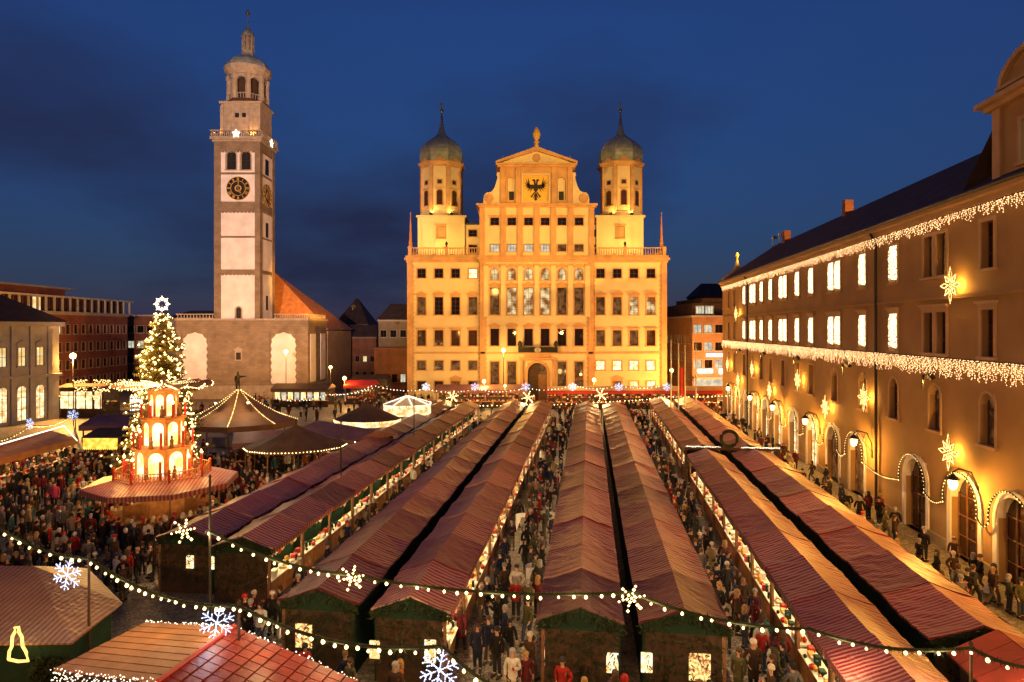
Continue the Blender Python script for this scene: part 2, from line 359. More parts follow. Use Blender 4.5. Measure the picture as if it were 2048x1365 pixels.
def bulbs_mesh(name, pts, r, mat, jitter=0.25):
    """many small glowing bulbs as one mesh (octahedra)"""
    P = np.array(pts, dtype=float).reshape(-1, 3); n = len(P)
    base = np.array([(1,0,0),(-1,0,0),(0,1,0),(0,-1,0),(0,0,1),(0,0,-1)], float)
    rs = np.random.RandomState(n)
    rr = r*(1+jitter*(rs.rand(n)*2-1))
    V = (P[:, None, :]+base[None]*rr[:, None, None]).reshape(-1, 3)
    fb = np.array([(0,2,4),(2,1,4),(1,3,4),(3,0,4),(2,0,5),(1,2,5),(3,1,5),(0,3,5)])
    Fc = (fb[None]+(np.arange(n)*6)[:, None, None]).reshape(-1, 3)
    me = bpy.data.meshes.new(name); me.from_pydata(V.tolist(), [], Fc.tolist()); me.materials.append(MATS[mat]); me.update()
    return me
def lamp(kind, name, loc, power, col, parent=None, size=0.25, target=None, angle=None, blend=0.5):
    d = bpy.data.lights.new(name, kind); d.energy = power; d.color = col
    if kind in ('POINT', 'SPOT'): d.shadow_soft_size = size
    if kind == 'SPOT': d.spot_size = R(angle); d.spot_blend = blend
    o = bpy.data.objects.new(name, d); COL.objects.link(o)
    if parent is not None: o.parent = parent
    o.location = loc
    if target is not None: o.rotation_euler = (Vector(target)-Vector(loc)).to_track_quat('-Z', 'Y').to_euler()
    return o
ORD = ['nearest','second','third','fourth','fifth','sixth','seventh','eighth','ninth','tenth','eleventh','twelfth','thirteenth','fourteenth','fifteenth','sixteenth','seventeenth','eighteenth','nineteenth','twentieth','twenty-first','twenty-second','twenty-third','twenty-fourth','twenty-fifth','twenty-sixth','twenty-seventh','twenty-eighth','twenty-ninth','thirtieth']
SODIUM = (1.0, 0.44, 0.09)

# ---------------------------------------------------------------- ground
g = MB(); g.add([(-900,-60,0),(900,-60,0),(900,1500,0),(-900,1500,0)], [(0,1,2,3)])
gr = g.build('ground', 'paving'); gr['kind'] = 'structure'; gr['label'] = 'cobbled town square between the market stalls'
# ---------------------------------------------------------------- windows shared by the buildings
def arc(cx_, cz_, r, a0, a1, n, rz_=None):
    rz_ = r if rz_ is None else rz_
    return [(cx_+r*math.cos(R(a0+(a1-a0)*i/n)), cz_+rz_*math.sin(R(a0+(a1-a0)*i/n))) for i in range(n+1)]
def win_mesh(w_, h, head, band, nx, nz, mats, arched=False, sill=True, depth=0.28):
    def mk():
        b = MB(); hw = w_/2; p = -0.07
        if arched:
            o = arc(0, h-hw, hw+band, 0, 180, 10); i = arc(0, h-hw, hw, 0, 180, 10)
            for k in range(10):
                b.prism([o[k], o[k+1], i[k+1], i[k]][::-1], p, 0.02)
            # spandrels close the square opening above the arch
            for sgn in (1, -1):
                pts = [(sgn*q[0], q[1]) for q in arc(0, h-hw, hw, 0, 90, 5)]+[(sgn*hw, h+0.001)]
                if sgn > 0: pts = pts[::-1]
                b.prism(pts, 0.004, depth)
            b.box(-hw-band, -hw, p, 0.02, 0, h-hw); b.box(hw, hw+band, p, 0.02, 0, h-hw)
        elif band:
            b.box(-hw-band, -hw, p, 0.02, 0, h); b.box(hw, hw+band, p, 0.02, 0, h); b.box(-hw-band, hw+band, p, 0.02, h, h+band)
        if sill: b.box(-hw-band-0.08, hw+band+0.08, -0.16, 0.02, -0.16, -0.001)
        e = hw+band+0.16
        if head == 'flat': b.box(-e, e, -0.22, 0.02, h+band+0.12, h+band+0.26); b.box(-e+0.1, e-0.1, -0.12, 0.02, h+band+0.001, h+band+0.119)
        if head in ('tri', 'seg'):
            z = h+band+0.22
            b.box(-e, e, -0.24, 0.02, z, z+0.12)
            b.box(-e+0.2, e-0.2, -0.06, 0.02, h+band+0.001, z-0.001)
            if head == 'tri': b.prism([(-e, z+0.121), (e, z+0.121), (0, z+0.62)], -0.18, 0.02)
            else: b.prism([(-e, z+0.121)]+[(-x, zz) for x, zz in arc(0, z+0.121, e, 20, 160, 8, 0.52)][0:0]+[(e, z+0.121)]+arc(0, z+0.121, e*0.98, 8, 172, 8, 0.5), -0.18, 0.02)
        t = 0.05
        for i in range(1, nx): x = -hw+w_*i/nx; b.box(x-t/2, x+t/2, depth-0.10, depth-0.045, 0, h, 1)
        for i in range(1, nz): z = h*i/nz; b.box(-hw, hw, depth-0.095, depth-0.04, z-t/2, z+t/2, 1)
        b.box(-hw, -hw+t, depth-0.09, depth-0.035, 0, h, 1); b.box(hw-t, hw, depth-0.09, depth-0.035, 0, h, 1)
        b.box(-hw+t, hw-t, depth-0.088, depth-0.033, h-t, h, 1); b.box(-hw+t, hw-t, depth-0.088, depth-0.033, 0, t, 1)
        return b.mesh('window', mats)
    return cached(('win', round(w_,2), round(h,2), head, band, nx, nz, tuple(mats), arched, sill, depth), mk)
def pane_mesh(w_, h, mat, depth=0.28):
    return cached(('pane', round(w_,2), round(h,2), mat, depth), lambda: MB().box(-w_/2, w_/2, depth-0.03, depth+0.02, 0, h).mesh('pane', mat))
def window(parent, x, z, w_, h, pane, head=None, band=0.17, nx=2, nz=3, mats=('trim', 'wood_dark'), y=0.0, arched=False, sill=True, depth=0.28, name='window', rotz=None):
    o = put(name, win_mesh(w_, h, head, band, nx, nz, mats, arched, sill, depth), parent, (x, y, z), rotz)
    put('pane', pane_mesh(w_, h, pane, depth), o)
    return o
def op(x, z, w_, h): return (x-w_/2, x+w_/2, z, z+h)

# ---------------------------------------------------------------- town hall
RY = 114.0; RC = PX(1074, RY)
rx = lambda px, Y=RY: PX(px, Y)-RC
rz = lambda py, Y=RY: PZ(py, Y)
hall = thing('town_hall', 'floodlit golden town hall with two onion-domed towers and an eagle gable', 'town hall', (RC, RY, 0))
xl, xr = rx(815.5), rx(1332.5); cl_, cr_ = rx(961), rx(1186); ztop = rz(523)
LW = [843, 877.7, 911, 945.7]; RW = [1201, 1234.5, 1268, 1302]; CW = [989.6, 1023.6, 1057, 1090, 1123.5, 1157.5]
wp = 17*RY/F
rows_w = [(538, 556.5, None, 'sq'), (594.7, 630, 'ped', 'tall'), (661, 692, 'flat', 'tall'), (722, 740.5, None, 'sq'), (763, 779, None, 'sq')]
def side_wall(px_list, x0, x1, nm):
    b = MB(); ops = []; wins = []
    for ri, (y0, y1, hd, kind) in enumerate(rows_w):
        for ci, px in enumerate(px_list):
            x = rx(px); z = rz(y1); h = (y1-y0)*RY/F
            door = (ri == 4 and ((nm == 'l' and ci == 2) or (nm == 'r' and ci == 1)))
            if ri == 4 and nm == 'r' and ci == 0: continue
            if door: ops.append(op(x, 0.0, 1.5, 3.4)); wins.append((x, 0.0, 1.5, 3.4, 'door', ri, ci)); continue
            ops.append(op(x, z, wp, h)); wins.append((x, z, wp, h, hd, ri, ci))
    b.wall(x0, x1, 0, ztop, 0, ops, 0.4)
    b.build('wall', 'cream', hall)
    for x, z, ww, h, hd, ri, ci in wins:
        if hd == 'door':
            o = window(hall, x, 0.02, ww, h-0.02, 'wood', 'tri', 0.22, 2, 3, name='door', sill=False); continue
        head = {'ped': ('tri', 'seg')[ci % 2], 'flat': 'flat', None: None}[hd]
        if ri == 0: pn = 'pane_warm' if (nm == 'l' and ci == 3) else 'glass_dark'
        elif ri == 1: pn = 'glass_dark' if nm == 'l' and ci in (1, 2) else 'pane_dim' if nm == 'l' else 'pane_hall' if ci > 1 else 'pane_dim'
        elif ri == 2: pn = 'glass_brown' if nm == 'l' or ci == 3 else 'pane_dim'
        elif ri == 3: pn = 'pane_warm' if nm == 'r' else 'pane_dim'
        else: pn = 'glass_brown' if nm == 'l' else 'pane_warm'
        window(hall, x, z, ww, h, pn, head, 0.17, 2, 2 if h < 1.8 else 4)
side_wall(LW, xl, cl_, 'l'); side_wall(RW, cr_, xr, 'r')
# side and rear masses
D = 34.0
b = MB(); b.box(xl+0.001, xr-0.001, 0.45, D, 0.0, ztop-0.02); b.build('body', 'cream', hall)
# middle bay, a step forward
pj = -0.45
b = MB(); ops = []; wins = []
for i, px in enumerate(CW):
    x = rx(px)
    for (y0, y1, k, ww, hd) in ((538, 561, 'oval', 1.35, None), (576, 630, 'great', 1.62, 'flat'), (658, 692, 'dark', 1.5, 'ped'), (723.5, 781, 'low', 1.5, None)):
        if k == 'low' and i in (2, 3): continue
        z = rz(y1); h = (y1-y0)*RY/F
        ops.append(op(x, z, ww, h)); wins.append((x, z, ww, h, k, hd, i))
dx = rx(1074.5); dw = 3.4; dh = rz(726)
ops.append((dx-dw/2, dx+dw/2, 0.0, dh))
b.wall(cl_, cr_, 0, ztop, pj, ops, 0.42); b.box(cl_, cl_+0.3, pj+0.001, 0.0, 0, ztop-0.001); b.box(cr_-0.3, cr_, pj+0.001, 0.0, 0, ztop-0.001)
b.build('wall', 'cream', hall)
for x, z, ww, h, k, hd, i in wins:
    if k == 'oval': window(hall, x, z, ww, h, 'pane_hall', None, 0.2, 2, 2, y=pj, arched=True, sill=True)
    elif k == 'great': window(hall, x, z, ww, h, 'pane_hall' if i in (1, 2, 3) else 'pane_dim', 'tri', 0.2, 2, 5, y=pj)
    elif k == 'dark': window(hall, x, z, ww, h, 'glass_dark', ('tri', 'seg')[i % 2], 0.18, 1, 1, y=pj)
    else: window(hall, x, z, ww, h, 'pane_dim', None, 0.2, 2, 4, y=pj)
# portal
portal = put('portal', None, hall)
pb = MB()
pts_o = arc(dx, dh-dw/2, dw/2+0.45, 0, 180, 12); pts_i = arc(dx, dh-dw/2, dw/2, 0, 180, 12)
for k in range(12): pb.prism([pts_o[k], pts_o[k+1], pts_i[k+1], pts_i[k]][::-1], pj-0.14, pj+0.02)
for sg_ in (-1, 1):
    pb.box(dx+sg_*(dw/2+0.225)-0.225, dx+sg_*(dw/2+0.225)+0.225, pj-0.14, pj+0.02, 0, dh-dw/2)
    pb.lathe([(0.34,0),(0.34,0.5),(0.26,0.55),(0.22,dh+0.3),(0.33,dh+0.4),(0.33,dh+0.62)], 12, dx+sg_*(dw/2+1.05), pj-0.5)
    q = [(dx+sg_*(x_-dx), z_) for x_, z_ in arc(dx, dh-dw/2, dw/2, 0, 90, 6)]+[(dx+sg_*dw/2, dh+0.001)]
    pb.prism(q[::-1] if sg_ > 0 else q, pj+0.004, pj+0.42)
pb.box(dx-dw/2-1.5, dx+dw/2+1.5, pj-0.9, pj+0.02, dh+0.62, dh+0.95)
pb.box(dx-2.2, dx+2.2, pj-0.3, pj+0.02, dh+0.951, dh+1.6)
o = pb.build('portal_frame', ['trim'], portal)
MB().box(dx-dw/2, dx+0.2, pj+0.30, pj+0.36, 0, dh).build('door_leaf', 'wood_dark', portal)
MB().box(dx+0.2, dx+dw/2, pj+0.30, pj+0.36, 0, dh-dw/2-0.3).build('door_leaf', 'wood', portal)
MB().box(dx+0.2, dx+dw/2, pj+0.31, pj+0.35, dh-dw/2-0.3, dh).build('fanlight', 'pane_dim', portal)
# balcony
bal = put('balcony', None, hall)
bx0, bx1 = rx(1036), rx(1114)
MB().box(bx0-0.1, bx1+0.1, pj-1.5, pj, rz(707), rz(705)).build('balcony_floor', 'trim', bal)
bm_ = MB(); z0, z1 = rz(705)+0.005, rz(694)
bm_.box(bx0, bx1, pj-1.45, pj-1.38, z1-0.1, z1); bm_.box(bx0, bx1, pj-1.45, pj-1.38, z0, z0+0.1)
n_b = 34
for i in range(n_b+1):
    x = bx0+(bx1-bx0-0.06)*i/n_b; bm_.box(x, x+0.06, pj-1.44, pj-1.39, z0+0.1, z1-0.1)
bm_.box(bx0, bx0+0.07, pj-1.38, pj, z0, z1); bm_.box(bx1-0.07, bx1, pj-1.38, pj, z0, z1)
bm_.build('railing', 'iron', bal)
MB().box(bx0+0.1, bx1-0.1, pj-1.34, pj-1.30, z0, z1-0.05).build('dark_cloth', 'black', bal)
MB().lathe([(0.05,0),(0.55,0.05),(0.45,0.12),(0.05,0.14)], 14, 0, 0, 0, 0, Matrix.Translation((dx, pj-1.46, (z0+z1)/2)) @ Matrix.Rotation(R(90), 4, 'X')).build('crest', 'steel', bal)
for sx_ in (bx0+0.3, bx1-0.3):
    MB().lathe([(0.12,z1),(0.3,z1+0.15),(0.42,z1+0.5),(0.3,z1+0.85),(0.06,z1+1.1)], 8, sx_, pj-1.3).build('potted_fir', 'fir_green', bal)
# bands, cornice, corner strips
def band(y0, y1, out_, x0=xl, x1=xr, mat='trim', nm='string_course'):
    MB().box(x0-0.0, cl_-0.001, -out_, 0.02, rz(y1), rz(y0)).build(nm, mat, hall)
    MB().box(cl_-0.0, cr_, pj-out_, 0.02, rz(y1), rz(y0)).build(nm, mat, hall)
    MB().box(cr_+0.001, x1, -out_, 0.02, rz(y1), rz(y0)).build(nm, mat, hall)
band(704, 708, 0.12)
for (x0, x1, yy) in ((xl-0.1, xl+3.3*RY/F*3, 0), (xr-3.3*RY/F*3, xr+0.1, 0)):
    MB().box(x0, x1, -0.14, 0.4, 0, ztop-0.003).build('corner_strip', 'trim', hall)
for x in (cl_-0.05, cr_-0.85):
    MB().box(x, x+0.9, pj-0.12, pj+0.3, 0, ztop-0.003).build('corner_strip', 'trim', hall)
b = MB(); x = cl_+1.0
qs = MB()
for k in range(60):
    z = 0.4+k*0.4
    if z > ztop-0.8: break
    wq = 0.30 if k % 2 else 0.16
    for (xe, sg_, yy) in ((xl+0.87, 1, 0), (xr-0.87, -1, 0), (cl_+0.85, 1, pj), (cr_-0.85, -1, pj), (cl_-0.05, -1, 0), (cr_+0.05, 1, 0)):
        qs.box(min(xe, xe+sg_*wq), max(xe, xe+sg_*wq), yy-0.07, yy+0.01, z, z+0.34)
qs.build('quoins', 'trim', hall, kind='stuff')
for i, px in enumerate([972.5]+[ (CW[k]+CW[k+1])/2 for k in range(5)]+[1174.5]):   # pilaster strips between the great windows
    x = rx(px)
    MB().box(x-0.42, x+0.42, pj-0.16, pj+0.02, rz(634), rz(533)).build('pilaster', 'cream', hall)
    MB().box(x-0.55, x+0.55, pj-0.24, pj+0.02, rz(533), rz(528.5)).build('capital', 'trim', hall)
ob = MB()
for px in CW:
    x = rx(px); z = rz(535.5)
    ob.prism([(x-0.9, z)]+[(x+0.9, z)]+arc(x, z, 0.9, 5, 175, 8, 0.62), pj-0.2, pj+0.02)
    for sg_ in (-1, 1): ob.lathe([(0.05,0),(0.24,0.03),(0.24,0.12),(0.05,0.15)], 8, 0, 0, 0, 0, Matrix.Translation((x+sg_*0.95, pj-0.02, z+0.1)) @ Matrix.Rotation(R(90), 4, 'X'))
ob.build('scroll_ornament', 'trim', hall, kind='stuff')
cz0, cz1 = rz(525), rz(512)
c = MB()
for k, (o_, za, zb) in enumerate(((0.25, cz0-0.02, cz0+0.35), (0.55, cz0+0.351, cz0+0.75), (0.35, cz0+0.751, cz1))):
    c.box(xl-o_, xr+o_, -o_, D, za, zb); c.box(cl_-o_, cr_+o_, pj-o_, -o_-0.001, za, zb)
c.build('cornice', 'trim', hall)
# terrace balustrade
def balustrade(parent, x0, x1, y, z0, z1, n, mat='trim', along='x', pier=None):
    b = MB(); t = 0.14
    def bx(a0, a1, h0, h1, t_): (b.box(a0, a1, y-t_, y+t_, h0, h1) if along == 'x' else b.box(y-t_, y+t_, a0, a1, h0, h1))
    bx(x0, x1, z0, z0+0.14, t); bx(x0, x1, z1-0.16, z1, t+0.02)
    for i in range(n):
        a = x0+(x1-x0)*(i+0.5)/n
        M = (a, y) if along == 'x' else (y, a)
        b.lathe([(0.06, z0+0.14), (0.11, z0+0.34), (0.06, z1-0.36), (0.08, z1-0.16)], 5, M[0], M[1])
    for p in (pier or []): bx(p-0.3, p+0.3, z0, z1+0.12, 0.28)
    return b.build('balustrade', mat, parent)
tz0, tz1 = cz1+0.004, rz(495.5)
balustrade(hall, xl, cl_-0.02, -0.05, tz0, tz1, 30, pier=[xl+0.4, rx(893)])
balustrade(hall, cr_+0.02, xr, -0.05, tz0, tz1, 30, pier=[xr-0.4, rx(1250)])
balustrade(hall, 0.4, 12, xl+0.15, tz0, tz1, 20, along='y'); balustrade(hall, 0.4, 12, xr-0.15, tz0, tz1, 20, along='y')
for px in (821, 1323):
    x = rx(px); z = tz1+0.12
    o = MB().lathe([(0.42,z),(0.42,z+0.25),(0.30,z+0.3),(0.40,z+0.7),(0.30,z+0.9),(0.06,rz(428)),(0.16,rz(427)),(0.02,rz(424))], 4, x, 0.1, 0, R(45)).build('obelisk', 'roof_red', hall)
for px in (893, 1250):
    x = rx(px); z = tz1+0.12
    MB().lathe([(0.18,z),(0.10,z+0.2),(0.26,z+0.45),(0.22,z+0.7),(0.05,z+0.95)], 8, x, -0.05).build('urn', 'bronze', hall)
# attic block over the middle bay
az0, az1 = cz1+0.003, rz(416.5)
AW = CW; b = MB(); ops = []
for px in AW:
    ops.append(op(rx(px), rz(452), 1.5, 15.5*RY/F)); ops.append(op(rx(px), rz(504), 1.5, 14*RY/F))
b.wall(cl_+0.05, cr_-0.05, az0, az1, pj, ops, 0.4)
b.box(cl_+0.051, cr_-0.051, pj+0.42, D-1, az0, az1-0.01)
b.build('attic_wall', 'cream', hall)
for i, px in enumerate(AW):
    window(hall, rx(px), rz(452), 1.5, 15.5*RY/F, 'glass_dark', 'flat', 0.14, 2, 2, y=pj)
    window(hall, rx(px), rz(504), 1.5, 14*RY/F, 'pane_cool' if i in (0, 1, 2, 3) else 'pane_dim', None, 0.14, 3, 2, y=pj)
for px in [964.5]+[(CW[k]+CW[k+1])/2 for k in range(5)]+[1182.5]:
    x = rx(px); MB().box(x-0.45, x+0.45, pj-0.2, pj+0.02, az0, az1-0.02).build('pilaster', 'trim', hall)
c = MB()
for o_, za, zb in ((0.3, az1, az1+0.3), (0.7, az1+0.301, az1+0.62)): c.box(cl_-o_, cr_+o_, pj-o_, D, za, zb)
c.build('cornice', 'trim', hall)
# gable storey with volutes
gz0, gz1 = az1+0.625, rz(336); gx0, gx1 = rx(1000), rx(1145); gy = pj+0.1
ex0, ex1, ez0, ez1 = rx(1046), rx(1097), rz(407), rz(351.5)
nich = [rx(1023), rx(1122.5)]
b = MB(); b.wall(gx0, gx1, gz0, gz1, gy, [(ex0, ex1, ez0+0.2, ez1)]+[op(x, rz(402), 1.5, 46*RY/F) for x in nich], 0.35)
b.box(gx0+0.001, gx1-0.001, gy+0.36, D-2, gz0, gz1-0.01)
b.build('gable_wall', 'trim', hall)
for x in nich:
    window(hall, x, rz(402), 1.5, 46*RY/F, 'cream', None, 0.16, 1, 1, y=gy, arched=True, name='niche')
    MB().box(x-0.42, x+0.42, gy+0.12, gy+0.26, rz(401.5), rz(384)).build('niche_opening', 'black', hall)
for x in (gx0+0.5, rx(1036), rx(1108), gx1-0.5):
    MB().box(x-0.42, x+0.42, gy-0.2, gy+0.02, gz0, gz1-0.02).build('pilaster', 'trim', hall)
# emblem panel: gold ground, black double-headed eagle
pan = put('emblem_panel', None, hall)
MB().box(ex0, ex1, gy+0.2, gy+0.34, ez0+0.2, ez1).build('gold_ground', 'gold_paint', pan)
fr = MB(); 
for (a, c_, d_, e_) in ((ex0-0.25, ex1+0.25, ez1, ez1+0.25), (ex0-0.25, ex1+0.25, ez0-0.05, ez0+0.2), (ex0-0.25, ex0, ez0+0.2, ez1), (ex1, ex1+0.25, ez0+0.2, ez1)): fr.box(a, c_, gy-0.1, gy+0.02, d_, e_)
fr.build('panel_frame', 'cream', pan)
ecx, ecz, S = (ex0+ex1)/2, (ez0+0.2+ez1)/2, (ez1-ez0)/2*0.92
eg = MB()
def epoly(pts): eg.prism([(ecx+x*S, ecz+z*S) for x, z in pts], gy+0.12, gy+0.205)
for s_ in (1, -1):
    def q(pts): return [(s_*x, z) for x, z in (pts if s_ > 0 else pts[::-1])]
    epoly(q([(0.0,-0.35),(0.16,-0.1),(0.20,0.25),(0.0,0.42)]))                                      # half body
    epoly(q([(0.03,0.36),(0.13,0.30),(0.16,0.58),(0.30,0.60),(0.20,0.72),(0.10,0.74),(0.03,0.62)]))   # neck and head
    epoly(q([(0.15,-0.02),(0.55,0.10),(0.62,0.34),(0.20,0.30)]))                                      # wing arm
    for (x0, z0_, x1, z1_, wd) in ((0.50,0.25,0.62,0.92,0.07),(0.56,0.22,0.80,0.76,0.065),(0.56,0.18,0.90,0.52,0.065),(0.54,0.12,0.92,0.26,0.06),(0.48,0.08,0.84,0.0,0.06),(0.40,0.04,0.68,-0.22,0.055),(0.28,0.02,0.48,-0.36,0.05)):
        dx_, dz_ = x1-x0, z1_-z0_; L = math.hypot(dx_, dz_); nx_, nz_ = -dz_/L*wd, dx_/L*wd
        epoly(q([(x0-nx_, z0_-nz_), (x1, z1_), (x0+nx_, z0_+nz_)][::1]))
    epoly(q([(0.05,-0.30),(0.12,-0.26),(0.34,-0.56),(0.46,-0.58),(0.36,-0.64),(0.30,-0.76),(0.26,-0.62)]))  # leg and claws
    epoly(q([(0.0,-0.30),(0.0,-0.96),(0.12,-0.86),(0.05,-0.6),(0.22,-0.80),(0.10,-0.45)]))             # tail
eg.build('eagle', 'black', pan)
for s_ in (-1, 1):
    vx = gx0 if s_ < 0 else gx1; ox = rx(967) if s_ < 0 else rx(1178)
    W_ = abs(ox-vx); pts = [(vx, gz0+0.002)]
    prof = [(1.0,0.0),(1.0,0.16),(0.93,0.30),(0.80,0.36),(0.62,0.37),(0.45,0.42),(0.30,0.55),(0.20,0.72),(0.14,0.85),(0.20,0.92),(0.16,1.0),(0.0,1.0)]
    hh = (gz1-gz0)*0.86
    pts += [(vx+s_*W_*a, gz0+0.002+hh*bb) for a, bb in prof]
    MB().prism(pts if s_ > 0 else pts[::-1], gy-0.05, gy+0.9).build('volute', 'cream', hall)
    MB().lathe([(0.1,0),(0.85,0.05),(0.7,0.12),(0.72,0.2),(0.4,0.22),(0.4,0.3),(0.05,0.32)], 14, 0, 0, 0, 0, Matrix.Translation((vx+s_*W_*0.66, gy+0.0, gz0+1.0)) @ Matrix.Rotation(R(90), 4, 'X')).build('volute_eye', 'trim', hall)
    zt = gz1+0.5
    MB().lathe([(0.3,zt),(0.3,zt+0.3),(0.12,zt+0.4),(0.42,zt+0.8),(0.42,zt+1.05),(0.12,zt+1.3),(0.03,zt+1.6)], 8, rx(1006) if s_ < 0 else rx(1139.5), gy+0.2).build('urn', 'steel', hall)
c = MB(); c.box(gx0-0.4, gx1+0.4, gy-0.4, D-2, gz1, gz1+0.3); c.box(gx0-0.7, gx1+0.7, gy-0.75, D-2, gz1+0.301, gz1+0.6); c.build('cornice', 'trim', hall)
# pediment
pzb = gz1+0.605; apx, apz = rx(1073), rz(296)
MB().prism([(gx0-0.3, pzb), (gx1+0.3, pzb), (apx, apz-0.55)], gy-0.05, gy+0.5).build('pediment_field', 'cream', hall)
for s_ in (-1, 1):
    xe = (gx0-0.75) if s_ < 0 else (gx1+0.75)
    pts = [(xe, pzb), (xe, pzb+0.35), (apx, apz), (apx, apz-0.75)]
    MB().prism(pts[::-1] if s_ < 0 else pts, gy-0.7, gy+0.5).build('raking_cornice', 'trim', hall)
MB().prism([(gx0-0.7, pzb), (gx1+0.7, pzb), (apx, apz-0.05)], gy+0.51, D-2).build('roof', 'roof_dark', hall)
MB().lathe([(0.35,0),(0.75,0.05),(0.6,0.15),(0.45,0.18)], 14, 0, 0, 0, 0, Matrix.Translation((apx, gy-0.02, pzb+1.0)) @ Matrix.Rotation(R(90), 4, 'X')).build('tympanum_relief', 'trim', hall)
rl = MB()
for s_ in (-1, 1):
    rl.prism([(apx+s_*0.9, pzb+0.3), (apx+s_*3.2, pzb+0.25), (apx+s_*1.2, pzb+1.3)][::s_], gy-0.16, gy-0.04)
rl.build('tympanum_scroll', 'cream', hall, kind='stuff')
z = apz-0.1
MB().lathe([(0.4,z),(0.4,z+0.5),(0.25,z+0.7),(0.55,z+0.95),(0.25,z+1.2),(0.3,z+1.35),(0.62,z+1.9),(0.66,z+2.5),(0.45,z+3.1),(0.2,z+3.5),(0.02,z+3.7)], 10, apx, gy+0.1).build('pine_cone_finial', 'gold_paint', hall)
# the two towers, set back
TY = 125.0
for (pcx, dyp) in ((883.5, 0), (1241, 2)):
    t = put('onion_tower', None, hall); yc = TY-RY+4.2
    k = TY/F; kc = (TY+4.2)/F
    X = lambda px: PX(px, TY)-RC
    bx0, bx1 = X(pcx-48), X(pcx+46); zt = PZ(435, TY)
    bb = MB(); bb.wall(bx0, bx1, ztop-1, zt, TY-RY, [op((bx0+bx1)/2, PZ(477, TY), 1.7, 24*k)], 0.3); bb.box(bx0+0.001, bx1-0.001, TY-RY+0.31, TY-RY+8.6, ztop-1, zt-0.001)
    bb.build('tower_base', 'cream', t)
    window(t, (bx0+bx1)/2, PZ(477, TY), 1.7, 24*k, 'trim', 'flat', 0.12, 1, 1, y=TY-RY, name='blind_window')
    cb = MB(); cb.box(bx0-0.3, bx1+0.3, TY-RY-0.3, TY-RY+8.9, zt, zt+0.35); cb.build('tower_cornice', 'cream', t)
    wb = MB()
    xa, xb = (bx1, X(961)) if pcx < 1000 else (X(1187), bx0)
    zz = PZ(449, TY)
    wb.wall(xa, xb, ztop-1, zz, TY-RY+0.6, [op((xa+xb)/2, PZ(473, TY), 1.6, 1.35), op((xa+xb)/2, PZ(505, TY), 1.6, 1.5)], 0.3); wb.box(xa, xb, TY-RY+0.91, TY-RY+14, ztop-1, zz-0.001)
    wb.build('link_wall', 'cream', t)
    for zz_, h_ in ((PZ(473, TY), 1.35), (PZ(505, TY), 1.5)): window(t, (xa+xb)/2, zz_, 1.6, h_, 'glass_dark', None, 0.14, 2, 2, y=TY-RY+0.6)
    MB().box(xa-0.2, xb+0.2, TY-RY+0.4, TY-RY+14, zz, zz+0.3).build('link_roof', 'roof_dark', t)
    cxx = PX(pcx, TY+4.2)-RC; rr = 44.5*kc
    z0_, z1_ = PZ(432, TY), PZ(333, TY+4.2)
    # octagonal drum, faces turned square to the square
    MB().lathe([(rr*0.98, z0_), (rr*0.98, z0_+0.9), (rr*0.93, z0_+1.0), (rr*0.93, z1_)], 8, cxx, yc, 0, R(22.5)).build('drum', 'cream', t)
    MB().lathe([(rr*0.97, z1_-0.9), (rr*0.98, z1_-0.55), (rr*1.06, z1_-0.4), (rr*1.1, z1_), (rr*0.95, z1_+0.05)], 8, cxx, yc, 0, R(22.5)).build('drum_cornice', 'trim', t)
    ap = rr*0.93*math.cos(R(22.5))
    for q_ in range(8):
        a = R(-90+45*q_)
        if math.sin(a) > 0.5: continue
        M = Matrix.Translation((cxx, yc, 0)) @ Matrix.Rotation(a+R(90), 4, 'Z')
        p_ = M @ Vector((0, -ap, 0))
        o = window(t, p_.x, z0_+2.2, 1.1, 2.9, 'glass_brown', 'flat', 0.2, 1, 2, y=p_.y, arched=True, depth=-0.01, rotz=a+R(90))
        MB().box(-0.42, 0.42, -0.03, 0.06, 0, 0.75).build('oculus', 'black', t).matrix_local = Matrix.Translation((p_.x, p_.y, z0_+6.3)) @ Matrix.Rotation(a+R(90), 4, 'Z')
        fo = MB(); fo.box(-0.62, 0.62, -0.05, 0.0, -0.2, -0.001); fo.box(-0.62, 0.62, -0.05, 0.0, 0.751, 0.95); fo.box(-0.62, -0.42, -0.05, 0.0, 0, 0.75); fo.box(0.42, 0.62, -0.05, 0.0, 0, 0.75)
        fo.build('oculus_frame', 'trim', t).matrix_local = Matrix.Translation((p_.x, p_.y, z0_+6.3)) @ Matrix.Rotation(a+R(90), 4, 'Z')
        a2 = a+R(22.5)
        cpx, cpy = cxx+rr*0.95*math.cos(a2), yc+rr*0.95*math.sin(a2)
        MB().box(-0.33, 0.33, -0.12, 0.35, z0_+1.0, z1_-0.45).build('corner_pilaster', 'trim', t).matrix_local = Matrix.Translation((cpx, cpy, 0)) @ Matrix.Rotation(a2+R(90), 4, 'Z')
        # little gable over each face
        MB().prism([(-1.5, 0), (1.5, 0), (0.5, 0.55), (0, 0.95), (-0.5, 0.55)], -0.25, 0.5).build('dome_gable', 'trim', t).matrix_local = Matrix.Translation((cxx+ap*1.06*math.cos(a), yc+ap*1.06*math.sin(a), z1_+0.06)) @ Matrix.Rotation(a+R(90), 4, 'Z')
    sx = lambda v: v/3.531*kc
    dz = lambda yy: PZ(200+yy/3.531, TY+4.2)
    prof = [(150,462),(156,440),(160,405),(157,380),(148,355),(130,330),(105,306),(78,286),(52,268),(34,250),(24,228),(16,200),(11,160),(7,120),(5,95)]
    MB().lathe([(sx(r_), dz(y_)) for r_, y_ in prof], 8, cxx, yc, 0, R(22.5)).build('onion_dome', 'copper', t)
    zt2 = dz(95)
